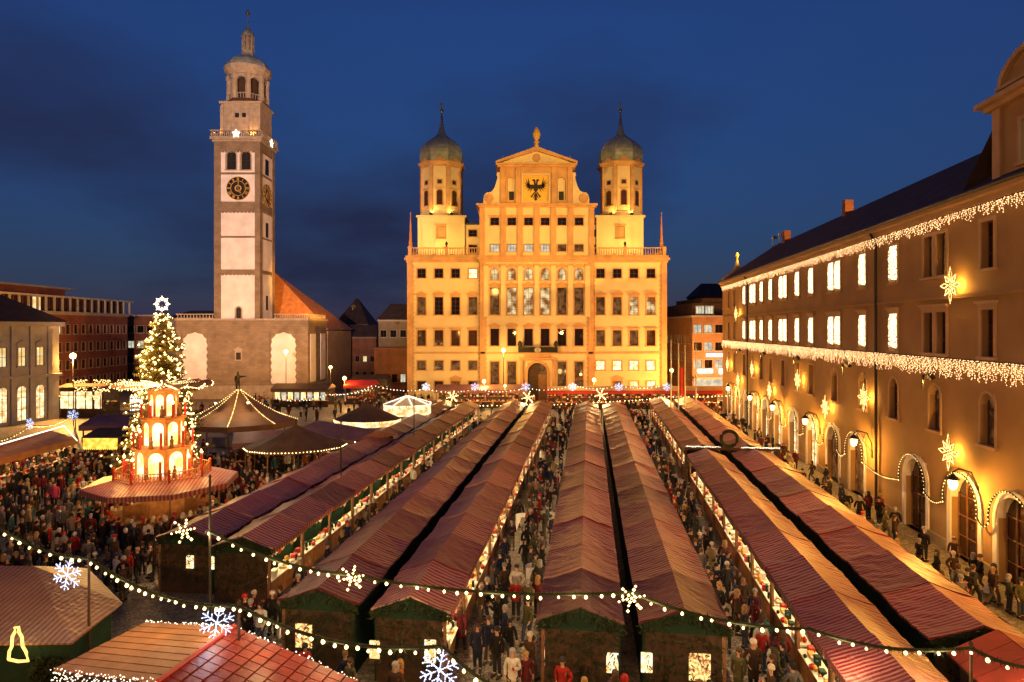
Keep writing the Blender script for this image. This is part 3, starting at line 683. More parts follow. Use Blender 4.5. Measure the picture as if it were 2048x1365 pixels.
    MB().lathe([(0.02, zt2-0.1), (0.36, zt2+0.3), (0.40, zt2+0.5), (0.3, zt2+0.75), (0.05, zt2+0.95), (0.04, zt2+2.2)], 8, cxx, yc).build('gilded_ball', 'gold', t)
    MB().box(cxx-0.45, cxx+0.25, yc-0.03, yc+0.03, zt2+1.6, zt2+2.0).build('weather_vane', 'gold', t)
# wall lamps and floodlights of the hall
# ---------------------------------------------------------------- Perlach-style bell tower and church base
BY = 118.0; KB = BY/F
tw = thing('bell_tower', 'tall white-panelled bell tower with black clock and small copper dome', 'tower', (PX(474, BY), BY, 0))
ux = lambda px: (px-474)*KB
uz = lambda py: PZ(py, BY)
x0, x1 = ux(428), ux(520); dep = 7.4
zb0, zb1 = uz(643), uz(284)
core = MB(); core.box(x0+0.35, x1-0.35, 0.75, dep-0.35, 0, zb1); core.build('shaft_core', 'plaster_white', tw)
st = MB()
cw = 13*KB; cwr = 10.5*KB
for (a, c_) in ((x0, x0+cw), (x1-cwr, x1)):
    for (d0, d1) in ((0, cw), (dep-cw, dep)): st.box(a, c_, d0, d1, 14.0, zb1)
st.build('corner_stonework', 'quoin_stone', tw)
panels = [(302, 345), (349, 403), (424, 472), (476, 539), (549, 643)]
def face_strip(py0, py1, teeth=False):
    z0, z1 = uz(py1), uz(py0)
    b = MB(); b.box(x0+cw, x1-cwr, 0.05, 0.36, z0, z1); b.box(x1-0.36, x1-0.05, cw, dep-cw, z0, z1)
    b.build('stone_band', 'quoin_stone', tw)
    if teeth:
        t_ = MB(); n = 9
        for i in range(n):
            xx = x0+cw+(x1-cwr-x0-cw)*(i+0.5)/n; r_ = (x1-cwr-x0-cw)/n/2
            t_.prism([(xx-r_*0.98, z0), (xx-r_*0.6, z0-0.45), (xx+r_*0.6, z0-0.45), (xx+r_*0.98, z0)], 0.06, 0.36)
        t_.build('arched_frieze', 'quoin_stone', tw, kind='stuff')
for a, b_, t_ in ((284, 300, True), (345, 348.5, False), (404, 421, True), (472.5, 475, False), (540, 546, True)): face_strip(a, b_, t_)
# plaster panels, each set in from the stone
for i, (a, c_) in enumerate(panels):
    z0, z1 = uz(c_), uz(a); ops = []
    if i == 0:
        ops = [op(ux(462), z0+0.5, 1.75, 3.4), op(ux(491), z0+0.5, 1.75, 3.4)]
    if i == 4: ops = [op(ux(476.5), uz(637), 0.95, 2.0)]
    b = MB(); b.wall(x0+cw, x1-cwr, z0, z1, 0.16, ops, 0.4); b.build('plaster_panel', 'plaster_white', tw)
    for o_ in ops:
        w_ = o_[1]-o_[0]; h_ = o_[3]-o_[2]
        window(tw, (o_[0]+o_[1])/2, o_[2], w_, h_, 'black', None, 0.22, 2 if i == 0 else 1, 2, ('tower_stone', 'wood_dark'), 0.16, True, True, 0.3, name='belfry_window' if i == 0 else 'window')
    b = MB(); b.box(x1-0.34, x1-0.16, cw, dep-cw, z0+0.002, z1-0.002); b.build('plaster_panel', 'plaster_white', tw)
for (a, c_, w_) in ((310, 342, 1.6), (440, 470, 1.2), (590, 620, 0.9)):
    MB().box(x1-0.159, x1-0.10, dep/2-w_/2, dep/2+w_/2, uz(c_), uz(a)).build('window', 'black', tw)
# clocks: dial, gold ring, numerals, hands
def clock(M):
    o = put('clock', MB().lathe([(2.15, 0), (2.15, 0.10), (2.0, 0.12)], 32, M=Matrix.Rotation(R(90), 4, 'X')).mesh('clock', 'black'), tw); o.matrix_local = M
    rg = MB()
    for ra, rb in ((2.08, 2.15), (1.30, 1.38), (0.42, 0.60)):
        for k in range(32):
            a0, a1 = 2*math.pi*k/32, 2*math.pi*(k+1)/32
            rg.prism([(ra*math.cos(a0), ra*math.sin(a0)), (rb*math.cos(a0), rb*math.sin(a0)), (rb*math.cos(a1), rb*math.sin(a1)), (ra*math.cos(a1), ra*math.sin(a1))], -0.17, -0.121)
    rg.build('dial_rings', 'gold_paint', o)
    num = ['XII', 'I', 'II', 'III', 'IIII', 'V', 'VI', 'VII', 'VIII', 'IX', 'X', 'XI']
    for k, s in enumerate(num):
        nb = MB(); n = len(s); u = 0
        Mr = Matrix.Rotation(R(30*k), 4, 'Y') @ Matrix.Translation((0, 0, 1.72))
        for j, ch in enumerate(s):
            xx = (j-(n-1)/2)*0.15
            def bar(xa, xb, M2=Mr): nb.prism([(xa-0.03, -0.24), (xa+0.03, -0.24), (xb+0.03, 0.24), (xb-0.03, 0.24)], -0.175, -0.121, 0, M2)
            if ch == 'I': bar(xx, xx)
            elif ch == 'V': bar(xx, xx-0.08); bar(xx, xx+0.08)
            else: bar(xx-0.07, xx+0.07); bar(xx+0.07, xx-0.07)
        nb.build('numeral', 'gold_paint', o)
    for ang, L, w_ in ((152, 1.2, 0.11), (4, 1.75, 0.08)):
        MB().prism([(-w_, -0.3), (w_, -0.3), (w_*1.3, L*0.7), (0, L), (-w_*1.3, L*0.7)], -0.23, -0.18, 0, Matrix.Rotation(R(ang), 4, 'Y')).build('clock_hand', 'gold', o)
clock(Matrix.Translation((ux(476), 0.15, uz(377))))
clock(Matrix.Translation((x1-0.15, dep/2, uz(384))) @ Matrix.Rotation(R(90), 4, 'Z'))
# gallery
gz0, gz1 = uz(284), uz(262)
cx0, cx1 = ux(422.5), ux(525.5); o_ = x0-cx0
g = MB(); g.box(x0-0.25, x1+0.25, -0.25, dep+0.25, zb1+0.002, zb1+0.35); g.box(x0-0.55, x1+0.55, -0.55, dep+0.55, zb1+0.351, zb1+0.75); g.build('gallery_cornice', 'tower_stone', tw)
zg = zb1+0.755
x0_t, zg_t = x0-0.4, zg
balustrade(tw, x0-0.5, x1+0.5, -0.4, zg, zg+1.25, 24, 'tower_stone'); balustrade(tw, -0.24, dep+0.24, x1+0.4, zg, zg+1.25, 20, 'tower_stone', 'y')
balustrade(tw, -0.24, dep+0.24, x0-0.4, zg, zg+1.25, 20, 'tower_stone', 'y')
# lit star shapes on the gallery
def star_pts(n, r0, r1): return [((r0 if i % 2 == 0 else r1)*math.sin(math.pi*i/n), (r0 if i % 2 == 0 else r1)*math.cos(math.pi*i/n)) for i in range(2*n)]
for M in (Matrix.Translation((ux(475), -0.65, zg+0.55)), Matrix.Translation((x1+0.6, dep*0.55, zg+0.1)) @ Matrix.Rotation(R(90), 4, 'Z')):
    o = put('star_light', MB().prism(star_pts(5, 0.8, 0.38)[::-1], -0.08, 0.08).mesh('star_light', 'bulb_white'), None); o.matrix_world = Matrix.Translation(tw.location) @ M
    tag(o, 'white lit five-pointed star fixed to the front of the bell tower gallery' if M[0][3] < 2 else 'white lit star on the side of the bell tower gallery', 'star')
# square stage
s0, s1 = ux(437)+0.1, ux(518)-0.1; zs0, zs1 = zb1+0.755, PZ(210, BY+1.5)
yy0 = 0.9; yy1 = dep-0.9
MB().box(s0, s1, yy0, yy1, zs0, zs1).build('square_stage', 'tower_stone', tw)
for px in (440, 455, 499, 514):
    MB().box(ux(px)-0.3, ux(px)+0.3, yy0-0.18, yy0+0.02, zs0, zs1-0.4).build('pilaster', 'tower_stone', tw)
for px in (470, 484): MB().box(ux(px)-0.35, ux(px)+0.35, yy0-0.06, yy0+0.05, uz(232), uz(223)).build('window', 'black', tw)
MB().box(s0-0.3, s1+0.3, yy0-0.3, yy1+0.3, zs1, zs1+0.4).build('stage_cornice', 'tower_stone', tw)
# round belfry with arches, dome, lantern
uz_front = uz; uz = lambda py: PZ(py, BY+dep/2)      # the round stages stand on the tower's axis
oc = (s0+s1)/2+0.18; oy = dep/2; ro = 40*KB*1.03
zo0, zo1 = zs1+0.405, uz(160)
MB().lathe([(ro*0.98, zo0), (ro*0.98, zo0+0.5), (ro*0.62, zo0+0.52), (ro*0.60, zo1)], 8, oc, oy, 0, R(22.5)).build('belfry_core', 'wood_dark', tw)
for k in range(8):
    a = R(22.5+45*k)
    MB().lathe([(0.62, zo0+0.5), (0.55, zo0+0.8), (0.48, zo1-0.9), (0.6, zo1-0.5), (0.62, zo1)], 8, oc+ro*0.86*math.cos(a), oy+ro*0.86*math.sin(a)).build('belfry_pier', 'tower_stone', tw)
    a = R(45*k)
    ar = MB(); hw = ro*0.26
    pts = [(-hw*1.25, 0)]+[(-hw*1.25, 1.4), (hw*1.25, 1.4), (hw*1.25, 0)]+arc(0, 0, hw, 0, 180, 6, 0.9)
    ar.prism(pts[::-1] if False else pts[::-1], -0.3, 0.3, 0, Matrix.Translation((oc+ro*0.80*math.cos(a), oy+ro*0.80*math.sin(a), zo1-1.4)) @ Matrix.Rotation(a+R(90), 4, 'Z'))
    ar.build('belfry_arch', 'tower_stone', tw)
    rl_ = MB()
    for j in range(5): rl_.box(-hw+j*hw/2-0.05, -hw+j*hw/2+0.05, -0.05, 0.05, 0, 0.9)
    rl_.box(-hw*1.2, hw*1.2, -0.08, 0.08, 0.9, 1.0)
    rl_.build('railing', 'tower_stone', tw).matrix_local = Matrix.Translation((oc+ro*0.88*math.cos(a), oy+ro*0.88*math.sin(a), zo0+0.5)) @ Matrix.Rotation(a+R(90), 4, 'Z')
MB().lathe([(ro*0.96, zo1+0.003), (ro*1.0, zo1+0.5), (ro*1.10, zo1+0.9), (ro*1.13, uz(143)), (ro*1.0, uz(142))], 16, oc, oy).build('belfry_cornice', 'tower_stone', tw)
MB().lathe([(ro*1.12, uz(142)+0.002), (ro*1.08, uz(136)), (ro*0.92, uz(128)), (ro*0.66, uz(121)), (ro*0.40, uz(116)), (ro*0.30, uz(110))], 8, oc, oy, 0, R(22.5)).build('dome', 'copper', tw)
rl2 = 12*KB
MB().lathe([(rl2*1.05, uz(111)), (rl2*1.0, uz(104)), (rl2*0.55, uz(103.5)), (rl2*0.5, uz(72))], 8, oc, oy, 0, R(22.5)).build('lantern', 'tower_stone', tw)
for k in range(8):
    a = R(22.5+45*k)
    MB().lathe([(0.20, uz(104)), (0.16, uz(80)), (0.22, uz(73))], 6, oc+rl2*0.85*math.cos(a), oy+rl2*0.85*math.sin(a)).build('lantern_column', 'tower_stone', tw)
MB().lathe([(rl2*0.95, uz(74)), (rl2*1.05, uz(70)), (rl2*0.9, uz(66)), (rl2*0.5, uz(60)), (rl2*0.2, uz(55)), (0.10, uz(48)), (0.06, uz(30))], 8, oc, oy, 0, R(22.5)).build('lantern_cap', 'copper', tw)
MB().lathe([(0.05, uz(31)), (0.42, uz(28)), (0.42, uz(25)), (0.05, uz(21)), (0.03, uz(18))], 10, oc, oy).build('gilded_ball', 'gold', tw)

# church block under the tower
ch = thing('church', 'stone church with orange tiled roof and scalloped white arch panels', 'church', (PX(487, 117), 117.0, 0))
KC = 117/F; qx = lambda px: (px-487)*KC; qz = lambda py: PZ(py, 117.0)
c0, c1 = qx(352), qx(616); zt = qz(641)
def scallop(xa, xb, za, zb, n):
    """panel outline with toothed stone edge"""
    pts = []; hw = (xb-xa)/2; cxm = (xa+xb)/2
    for i in range(n+1):
        z = za+(zb-hw*0.8-za)*i/n; pts.append((xb+(0.22 if i % 2 else -0.05), z))
    m = 10
    for i in range(1, m):
        a = math.pi*i/m; rr = hw*(1.0+(0.06 if i % 2 else -0.04)); pts.append((cxm+rr*math.cos(a), zb-hw*0.8+rr*0.8*math.sin(a)))
    for i in range(n, -1, -1):
        z = za+(zb-hw*0.8-za)*i/n; pts.append((xa-(0.22 if i % 2 else -0.05), z))
    return pts
arches = [(qx(366), qx(412)), (qx(543), qx(590))]
b = MB(); b.box(c0, c1, 0.3, 12, 0, zt); b.build('wall', 'quoin_stone', ch)
f = MB(); f.wall(c0, c1, 0, zt, 0.0, [(a-0.35, b_+0.35, qz(768), qz(663)) for a, b_ in arches]+[op(qx(477), qz(720), 0.9, 1.3)], 0.28); f.build('wall', 'quoin_stone', ch)
for a, b_ in arches:
    pts = scallop(a, b_, qz(768), qz(666), 12)
    MB().prism(pts, 0.10, 0.29).build('arch_panel', 'plaster_white', ch)
    MB().box(a-0.349, b_+0.349, 0.20, 0.299, qz(768)+0.001, qz(663)-0.001).build('arch_backing', 'quoin_stone', ch)
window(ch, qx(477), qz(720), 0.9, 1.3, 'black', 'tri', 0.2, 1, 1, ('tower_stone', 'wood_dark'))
MB().box(c0-0.2, c1+0.2, -0.2, 12.2, zt, zt+0.3).build('cornice', 'tower_stone', ch)
balustrade(ch, c0, qx(428), 0.1, zt+0.305, qz(628), 12, 'tower_stone'); balustrade(ch, qx(548), c1, 0.1, zt+0.305, qz(628), 14, 'tower_stone')
balustrade(ch, 0.4, 11.5, c1-0.15, zt+0.305, qz(628), 12, 'tower_stone', 'y')
MB().box(c0-0.6, c1+0.8, -0.9, 12, 0, qz(771)).build('plinth', 'tower_stone', ch)
for yy in (1.2, 7.5):
    MB().box(c1+0.001, c1+0.1, yy, yy+3.2, qz(766), qz(668)).build('arch_panel', 'plaster_white', ch)
# nave with its hipped roof
NY = 9.0; n0, n1 = qx(400), PX(656, 128)-PX(487, 117)
MB().box(n0, n1-0.4, NY+3, NY+22, 0, PZ(662, 129)).build('nave_wall', 'ochre_trim', ch)
for k in range(5):
    xx = n1-0.4-3.3+k*0.72
    MB().box(xx-0.12, xx+0.12, NY+2.86, NY+3.05, 2.0, PZ(672, 129)).build('pilaster_strip', 'trim', ch)
MB().box(n1-4.6, n1-0.2, NY+2.8, NY+3.1, PZ(668, 129), PZ(663, 129)).build('string_course', 'trim', ch)
ze = PZ(660, 129); zr = PZ(545, 138); rxp = PX(548, 138)-PX(487, 117)
r = MB(); r.add([(n0, NY+2.4, ze), (n1, NY+2.4, ze), (n1, NY+22.6, ze), (n0, NY+22.6, ze), (n0, NY+12.5, zr), (rxp, NY+12.5, zr)],
               [(0,1,5,4), (1,2,5), (2,3,4,5), (3,0,4), (0,3,2,1)]); r.build('nave_roof', 'roof_red', ch)
MB().lathe([(0.3, zr-0.1), (0.2, zr+0.8), (0.35, zr+1.1), (0.05, zr+1.6)], 6, rxp, NY+12.5).build('finial', 'iron', ch)
# ---------------------------------------------------------------- long office building on the right of the square
TH = math.atan(0.1185); SN, CS = math.sin(TH), math.cos(TH)
FX0 = 20.26
fX = lambda Y, x0=FX0: x0+0.1185*Y
YF = 97.5
off = thing('office_building', 'long ochre office building with arcade, dark roof and light garlands', 'building', (fX(YF), YF, 0), math.atan2(-CS, -SN))
aY = lambda Y: (YF-Y)/CS
aP = lambda px: aY(FX0*F/(px-1178))
LEN = aY(18.0)
cols = [(84.7,1),(80.3,2),(76.2,1),(72.4,1),(67.8,2),(63.1,1),(59.2,1),(53.6,2),(48.06,1),(43.2,1),(38.06,2),(33.0,1),(28.3,1),(24.2,2)]
arch_Y = [93.5, 88.5, 83.5, 79.0, 74.7, 69.6, 64.3, 59.0, 53.9, 49.1, 40.3, 35.07, 30.9, 26.2, 21.6]
ops = []; wl = []
for Y, n in cols:
    a = aY(Y)
    for k in range(n):
        aa = a if n == 1 else a+(-0.72, 0.72)[k]
        for zz, h, kind in ((15.6, 2.4, 'u'), (11.1, 2.4, 'm')):
            ops.append(op(aa, zz, 1.05, h)); wl.append((aa, zz, 1.05, h, kind, Y))
    ops.append(op(a, 6.6, 1.25, 2.65)); wl.append((a, 6.6, 1.25, 2.65, 's', Y))
for Y in (94.0, 90.5):
    for zz, h in ((15.6, 2.4), (11.1, 2.4), (6.6, 2.65)): ops.append(op(aY(Y), zz, 0.9, h)); wl.append((aY(Y), zz, 0.9, h, 'e', Y))
for Y in arch_Y: ops.append(op(aY(Y), 0.0, 2.6, 4.45)); wl.append((aY(Y), 0.0, 2.6, 4.45, 'a', Y))
b = MB(); b.wall(0, LEN, 0, 18.9, 0, ops, 0.45); b.build('facade_wall', 'ochre', off)
b = MB(); b.box(0, LEN, 0.5, 13, 0, 18.88); b.build('body', 'ochre', off)
curt = None
def curtain_mesh():
    rs = random.Random(5); pts = []
    for i in range(11):
        x = -0.55+1.1*i/10; n = 22
        L = 2.3*(0.9+0.1*rs.random())
        for j in range(n): pts.append((x+rs.uniform(-0.05, 0.05), -0.05+rs.uniform(-0.06, 0.05), 2.38-L*j/n+rs.uniform(-0.03, 0.03)))
    return bulbs_mesh('light_curtain', pts, 0.042, 'curtain_light')
for aa, zz, ww, h, kind, Y in wl:
    if kind in 'um':
        lit = Y > 42 or (Y < 27)
        pn = ('pane_cream' if rnd.random() < 0.5 else 'pane_dim') if lit else ('pane_dim' if kind == 'u' and 36 < Y < 40 else 'glass_brown')
        o = window(off, aa, zz, ww, h, pn, 'flat' if kind == 'm' else None, 0.2, 2, 3, ('ochre_trim', 'wood_dark'), depth=0.4)
        if lit: put('light_curtain', cached('curtain', curtain_mesh), o, kind='stuff')
    elif kind == 's':
        near = Y < 56
        window(off, aa, zz, ww, h, 'pane_dim' if Y in (38.06, 33.0, 53.6) else 'glass_brown', None, 0.12, 2, 3, ('ochre_trim', 'wood_dark'), arched=near, depth=0.42)
    elif kind == 'e': window(off, aa, zz, ww, h, 'glass_brown', None, 0.15, 2, 3, ('ochre_trim', 'wood_dark'))
    else:
        o = window(off, aa, 0.0, ww, h, 'shop_lit' if Y > 56 else 'glass_brown' if Y < 42 else 'pane_dim', None, 0.34, 3, 4, ('plaster_white', 'wood'), arched=True, sill=False, depth=0.44, name='arcade_window')
prev = 0.0
for Y in arch_Y+[None]:
    e = aY(Y)-1.65 if Y else LEN
    if e-prev > 0.2: MB().box(prev, e, -0.14, -0.001, 0, 0.6).build('plinth', 'plinth', off)
    if Y: prev = aY(Y)+1.65
MB().box(-0.1, LEN, -0.28, -0.001, 10.3, 10.75).build('string_course', 'ochre_trim', off)
MB().box(-0.1, LEN, -0.2, -0.001, 14.2, 14.4).build('string_course', 'ochre', off)
c = MB(); c.box(-0.2, LEN, -0.35, 0.5, 18.901, 19.2); c.box(-0.2, LEN, -0.75, 0.5, 19.201, 19.5); c.build('eaves_cornice', 'ochre_trim', off)
RZ_, RD = 24.6, 6.6
r = MB()
r.add([(-0.6, -0.85, 19.51), (LEN, -0.85, 19.51), (LEN, RD, RZ_), (2.8, RD, RZ_), (-0.6, 13.8, 19.51), (LEN, 13.8, 19.51)],
      [(0,1,2,3), (0,3,4), (3,2,5,4), (1,5,2), (0,4,5,1)])
r.build('roof', 'roof_dark', off)
MB().tube([(-0.6, -0.88, 19.5), (LEN, -0.88, 19.5)], 0.11, 6).build('gutter', 'iron', off)
for Y in (45.4, 82.3):
    a = aY(Y); MB().tube([(a, -0.7, 19.45), (a, -0.22, 18.4), (a, -0.2, 0.3)], 0.10, 6).build('drainpipe', 'iron', off)
# dormer gable near the right edge of the view
d0, d1 = aY(32.3), aY(25.5); dm = put('dormer', None, off)
b = MB(); b.wall(d0, d1, 19.52, 23.3, -0.1, [op(aY(29.9), 20.3, 0.9, 2.0), op(aY(28.2), 20.3, 0.9, 2.0)], 0.3); b.box(d0+0.001, d1-0.001, 0.21, 6, 19.55, 23.29); b.build('dormer_wall', 'ochre', dm)
for Y in (29.9, 28.2): window(dm, aY(Y), 20.3, 0.9, 2.0, 'pane_cool', None, 0.14, 2, 3, ('ochre_trim', 'wood_dark'), y=-0.1)
for aa in (d0+0.35, d1-0.35): MB().box(aa-0.3, aa+0.3, -0.25, -0.101, 19.55, 23.29).build('dormer_pilaster', 'ochre_trim', dm)
c = MB(); c.box(d0-0.3, d1+0.3, -0.45, 6.2, 23.3, 23.55); c.box(d0-0.6, d1+0.6, -0.75, 6.4, 23.551, 23.8); c.build('dormer_cornice', 'ochre_trim', dm)
pts = [(d0+0.8, 23.8), (d1-0.8, 23.8), (d1-0.8, 24.2)]+arc((d0+d1)/2, 24.2, (d1-d0)/2-0.8, 0, 180, 12, 1.3)[1:-1]+[(d0+0.8, 24.2)]
MB().prism(pts, -0.1, 0.5).build('dormer_pediment', 'ochre', dm)
MB().box(d0+0.45, d1-0.45, -0.35, 0.55, 24.12, 24.28).build('dormer_cornice', 'ochre_trim', dm)
ow = arc((d0+d1)/2, 24.3, (d1-d0)/2-0.5, 0, 180, 12, 1.5); iw = arc((d0+d1)/2, 24.3, (d1-d0)/2-0.8, 0, 180, 12, 1.25)
cb = MB()
for k in range(12): cb.prism([ow[k], ow[k+1], iw[k+1], iw[k]][::-1], -0.3, 0.55)
cb.build('dormer_coping', 'ochre_trim', dm)
r = MB(); m_ = (d0+d1)/2
r.add([(d0-2.2, -0.5, 19.6), (d0-0.4, 0.6, 23.8), (m_, 0.6, 25.4), (m_, 11, 25.4), (d0-0.4, 11, 23.8), (d0-3.2, 11, 22.5), (d1+0.4, 0.6, 23.8), (d1+0.4, 11, 23.8)], [(1,2,3,4), (2,6,7,3), (0,1,4,5), (1,6,2)])
r.build('dormer_roof', 'roof_dark', dm)
# rounded corner bay with gilded dome at the far end
cbm = put('corner_bay', None, off)
MB().lathe([(2.1, 0), (2.1, 9.9), (2.35, 10.1), (2.35, 10.4), (2.1, 10.5), (2.1, 18.6), (2.45, 18.9), (2.45, 19.2)], 12, -0.1, 1.9).build('bay_wall', 'ochre', cbm)
for ang in (180, 205, 230):
    for zz in (11.1, 15.6):
        p = Vector((-0.1+2.04*math.cos(R(ang)), 1.9+2.04*math.sin(R(ang)), zz))
        window(cbm, p.x, zz, 0.6, 2.2, 'glass_brown', None, 0.1, 1, 2, ('ochre_trim', 'wood_dark'), y=p.y, depth=-0.02, rotz=R(ang+90))
MB().lathe([(2.5, 19.2), (2.45, 19.6), (2.1, 20.2), (1.5, 20.7), (0.8, 21.2), (0.38, 21.8), (0.2, 22.6), (0.12, 23.2), (0.28, 23.4), (0.28, 23.7), (0.03, 24.0)], 12, -0.1, 1.9, 0).build('gilded_dome', 'gold_paint', cbm, True)
# chimneys on the roof
for a_, w_ in ((9.0, 1.1), (30, 0.8)):
    MB().box(a_, a_+w_, RD-0.8, RD, RZ_-1.2, RZ_+1.1).build('chimney', 'brick_red', off)

# light garlands on the facade (things of their own, they hang on the building)
MO = Matrix.Translation(off.location) @ Matrix.Rotation(off.rotation_euler.z, 4, 'Z')
def on_off(o): o.matrix_world = MO; return o
def icicles(label, z, hmax, y0, dens, r_, seed):
    rs = random.Random(seed); pts = []; a = 1.0
    while a < LEN-0.5:
        L = hmax*(0.35+0.65*rs.random()**0.8); n = max(2, int(L/0.085))
        for j in range(n): pts.append((a+rs.uniform(-0.03, 0.03), y0+rs.uniform(-0.06, 0.06), z-L*j/n+rs.uniform(-0.02, 0.02)))
        a += dens*rs.uniform(0.6, 1.4)
    t = on_off(thing('icicle_garland', label, 'light garland', group='icicle light garlands'))
    MB().tube([(0.8, y0, z+0.04), (LEN-0.3, y0, z+0.04)], 0.03, 5).build('cable', 'cable', t)
    put('icicle_bulbs', bulbs_mesh('icicle_bulbs', pts, r_, 'icicle'), t, kind='stuff')
icicles('warm white icicle light garland under the eaves of the ochre office building', 18.75, 0.75, -0.5, 0.15, 0.03, 1)
icicles('warm white icicle light garland above the arcade storey of the ochre office building', 10.85, 1.15, -0.45, 0.13, 0.03, 2)
# swags of bulbs round the arches
t = on_off(thing('arch_garland', 'string of warm bulbs outlining the arches of the ochre office building', 'light garland'))
pts = []; sA = sorted(aY(Y) for Y in arch_Y)
for i, a in enumerate(sA):
    pts += [(x, -0.3, z) for x, z in arc(a, 3.1, 1.62, -12, 192, 26)]
    if i+1 < len(sA):
        x0_, x1_ = a+1.6, sA[i+1]-1.6; n = max(3, int((x1_-x0_)/0.2))
        for j in range(n+1):
            u = j/n; pts.append((x0_+(x1_-x0_)*u, -0.3, 2.8-0.32*math.sin(math.pi*u)))
pts.sort(key=lambda p: p[0])
put('bulbs', bulbs_mesh('bulbs', pts, 0.042, 'bulb_warm'), t, kind='stuff')
cb = MB()
for i, a in enumerate(sA):
    cb.tube([(x, -0.27, z) for x, z in arc(a, 3.1, 1.64, -12, 192, 14)], 0.05, 4)
    if i+1 < len(sA): cb.tube([(a+1.6+(sA[i+1]-a-3.2)*u/6, -0.27, 2.82-0.32*math.sin(math.pi*u/6)) for u in range(7)], 0.05, 4)
cb.build('fir_cable', 'fir_green', t, kind='stuff')
# star lights on the facade
def star_mesh():
    pts = []
    for k in range(8):          # each ray a slim diamond outlined in bulbs
        a = 2*math.pi*k/8; L = 1.0 if k % 2 == 0 else 0.74; hw = 0.13
        q = lambda r_, o_: (r_*math.sin(a)+o_*math.cos(a), 0, r_*math.cos(a)-o_*math.sin(a))
        for s_ in (-1, 1):
            for j in range(6): u = j/6; pts.append(q(0.22+(L*0.6-0.22)*u, s_*hw*u))
            for j in range(6): u = j/5; pts.append(q(L*0.6+(L*0.4)*u, s_*hw*(1-u)))
    pts += [(0.1*math.sin(k), 0, 0.1*math.cos(k)) for k in range(6)]
    return bulbs_mesh('star_bulbs', pts, 0.03, 'bulb_warm', 0.35)
def star_frame():
    b = MB()
    for k in range(8):
        a = 2*math.pi*k/8; L = 1.0 if k % 2 == 0 else 0.72
        b.tube([(0, 0.06, 0), (L*math.sin(a), 0.06, L*math.cos(a))], 0.018, 4)
        q = lambda ang, r_: (r_*math.sin(ang), 0.06, r_*math.cos(ang))
        b.tube([q(a, 0.62*L), q(a+math.pi/8, 0.45), q(a+math.pi/4, 0.62*(0.72 if k % 2 == 0 else 1.0))], 0.015, 4)
    b.tube([(0, 0.06, 0), (0, 0.5, 0)], 0.03, 5)
    return b.mesh('star_frame', 'iron')
stars = [(35.4, 14.9), (87.2, 14.6), (35.6, 5.75), (46.6, 7.6), (54.2, 6.0), (61.4, 7.7), (71.0, 5.8), (78.6, 7.7), (86.0, 5.8), (92.5, 7.5)]
st_lab = ['upper eight-pointed bulb star high between the top windows, nearest the dormer', 'small high bulb star between the upper windows beside the corner bay', 'large bulb star just above the nearest arches of the arcade', 'bulb star beside the drainpipe above the arcade',
          'low bulb star over the arches, second of the lower ones from the camera', 'raised bulb star between the small first-floor windows, half way along', 'low bulb star over the bright arches past the middle of the facade', 'raised bulb star below the garland towards the corner bay', 'low bulb star next to the corner bay entrance', 'raised bulb star right at the corner bay']
for (Y, zz), lab in zip(stars, st_lab):
    t = thing('star_light', lab, 'star light', MO @ Vector((aY(Y), -0.55, zz)), off.rotation_euler.z, 'bulb stars on the office facade')
    put('star_bulbs', cached('starb', star_mesh), t, kind='stuff'); put('star_frame', cached('starf', star_frame), t)
    lamp('POINT', 'star_glow', (0, 0.2, 0), 130, (1.0, 0.50, 0.08), t, 0.2)
# wall lanterns
def lantern_parts():
    b = MB(); b.lathe([(0.10,0.0),(0.16,0.04),(0.24,0.52),(0.30,0.56),(0.18,0.74),(0.05,0.84),(0.03,0.95)], 6)
    br = MB(); br.tube([(0, 1.25, -0.55), (0, 1.22, 0.2), (0, 0.9, 0.95), (0, 0.3, 1.12), (0, 0, 0.95)], 0.045, 5); br.box(-0.16, 0.16, 1.2, 1.26, -0.8, -0.2); br.tube([(0, 1.2, -0.3), (0, 0.6, 0.4), (0, 0.75, 0.9)], 0.025, 4)
    gl = MB().lathe([(0.02,0.02),(0.17,0.10),(0.23,0.30),(0.23,0.48),(0.1,0.56)], 8)
    cap = MB().lathe([(0.33,0.56),(0.30,0.62),(0.16,0.76),(0.05,0.86),(0.03,0.96)], 6)
    return br.mesh('bracket', 'iron'), gl.mesh('lantern_glass', 'globe'), cap.mesh('lantern_cap', 'iron')
lan_Y = [88.7, 76.6, 67.2, 57.0, 46.5, 33.8, 24.0]
for i, Y in enumerate(lan_Y):
    lab = 'glowing wrought iron wall lantern between arches, %s from the corner bay' % (['first','second','third','fourth','fifth','sixth','seventh'][i])
    t = thing('wall_lantern', lab, 'lantern', MO @ Vector((aY(Y), -1.25, 4.1)), off.rotation_euler.z, 'wall lanterns along the arcade')
    p3_ = cached('lantern', lantern_parts)
    put('bracket', p3_[0], t); put('lantern_glass', p3_[1], t); put('lantern_cap', p3_[2], t)
    lamp('POINT', 'lantern_light', (0, -0.1, -0.14), 600, (1.0, 0.46, 0.07), t, 0.12)
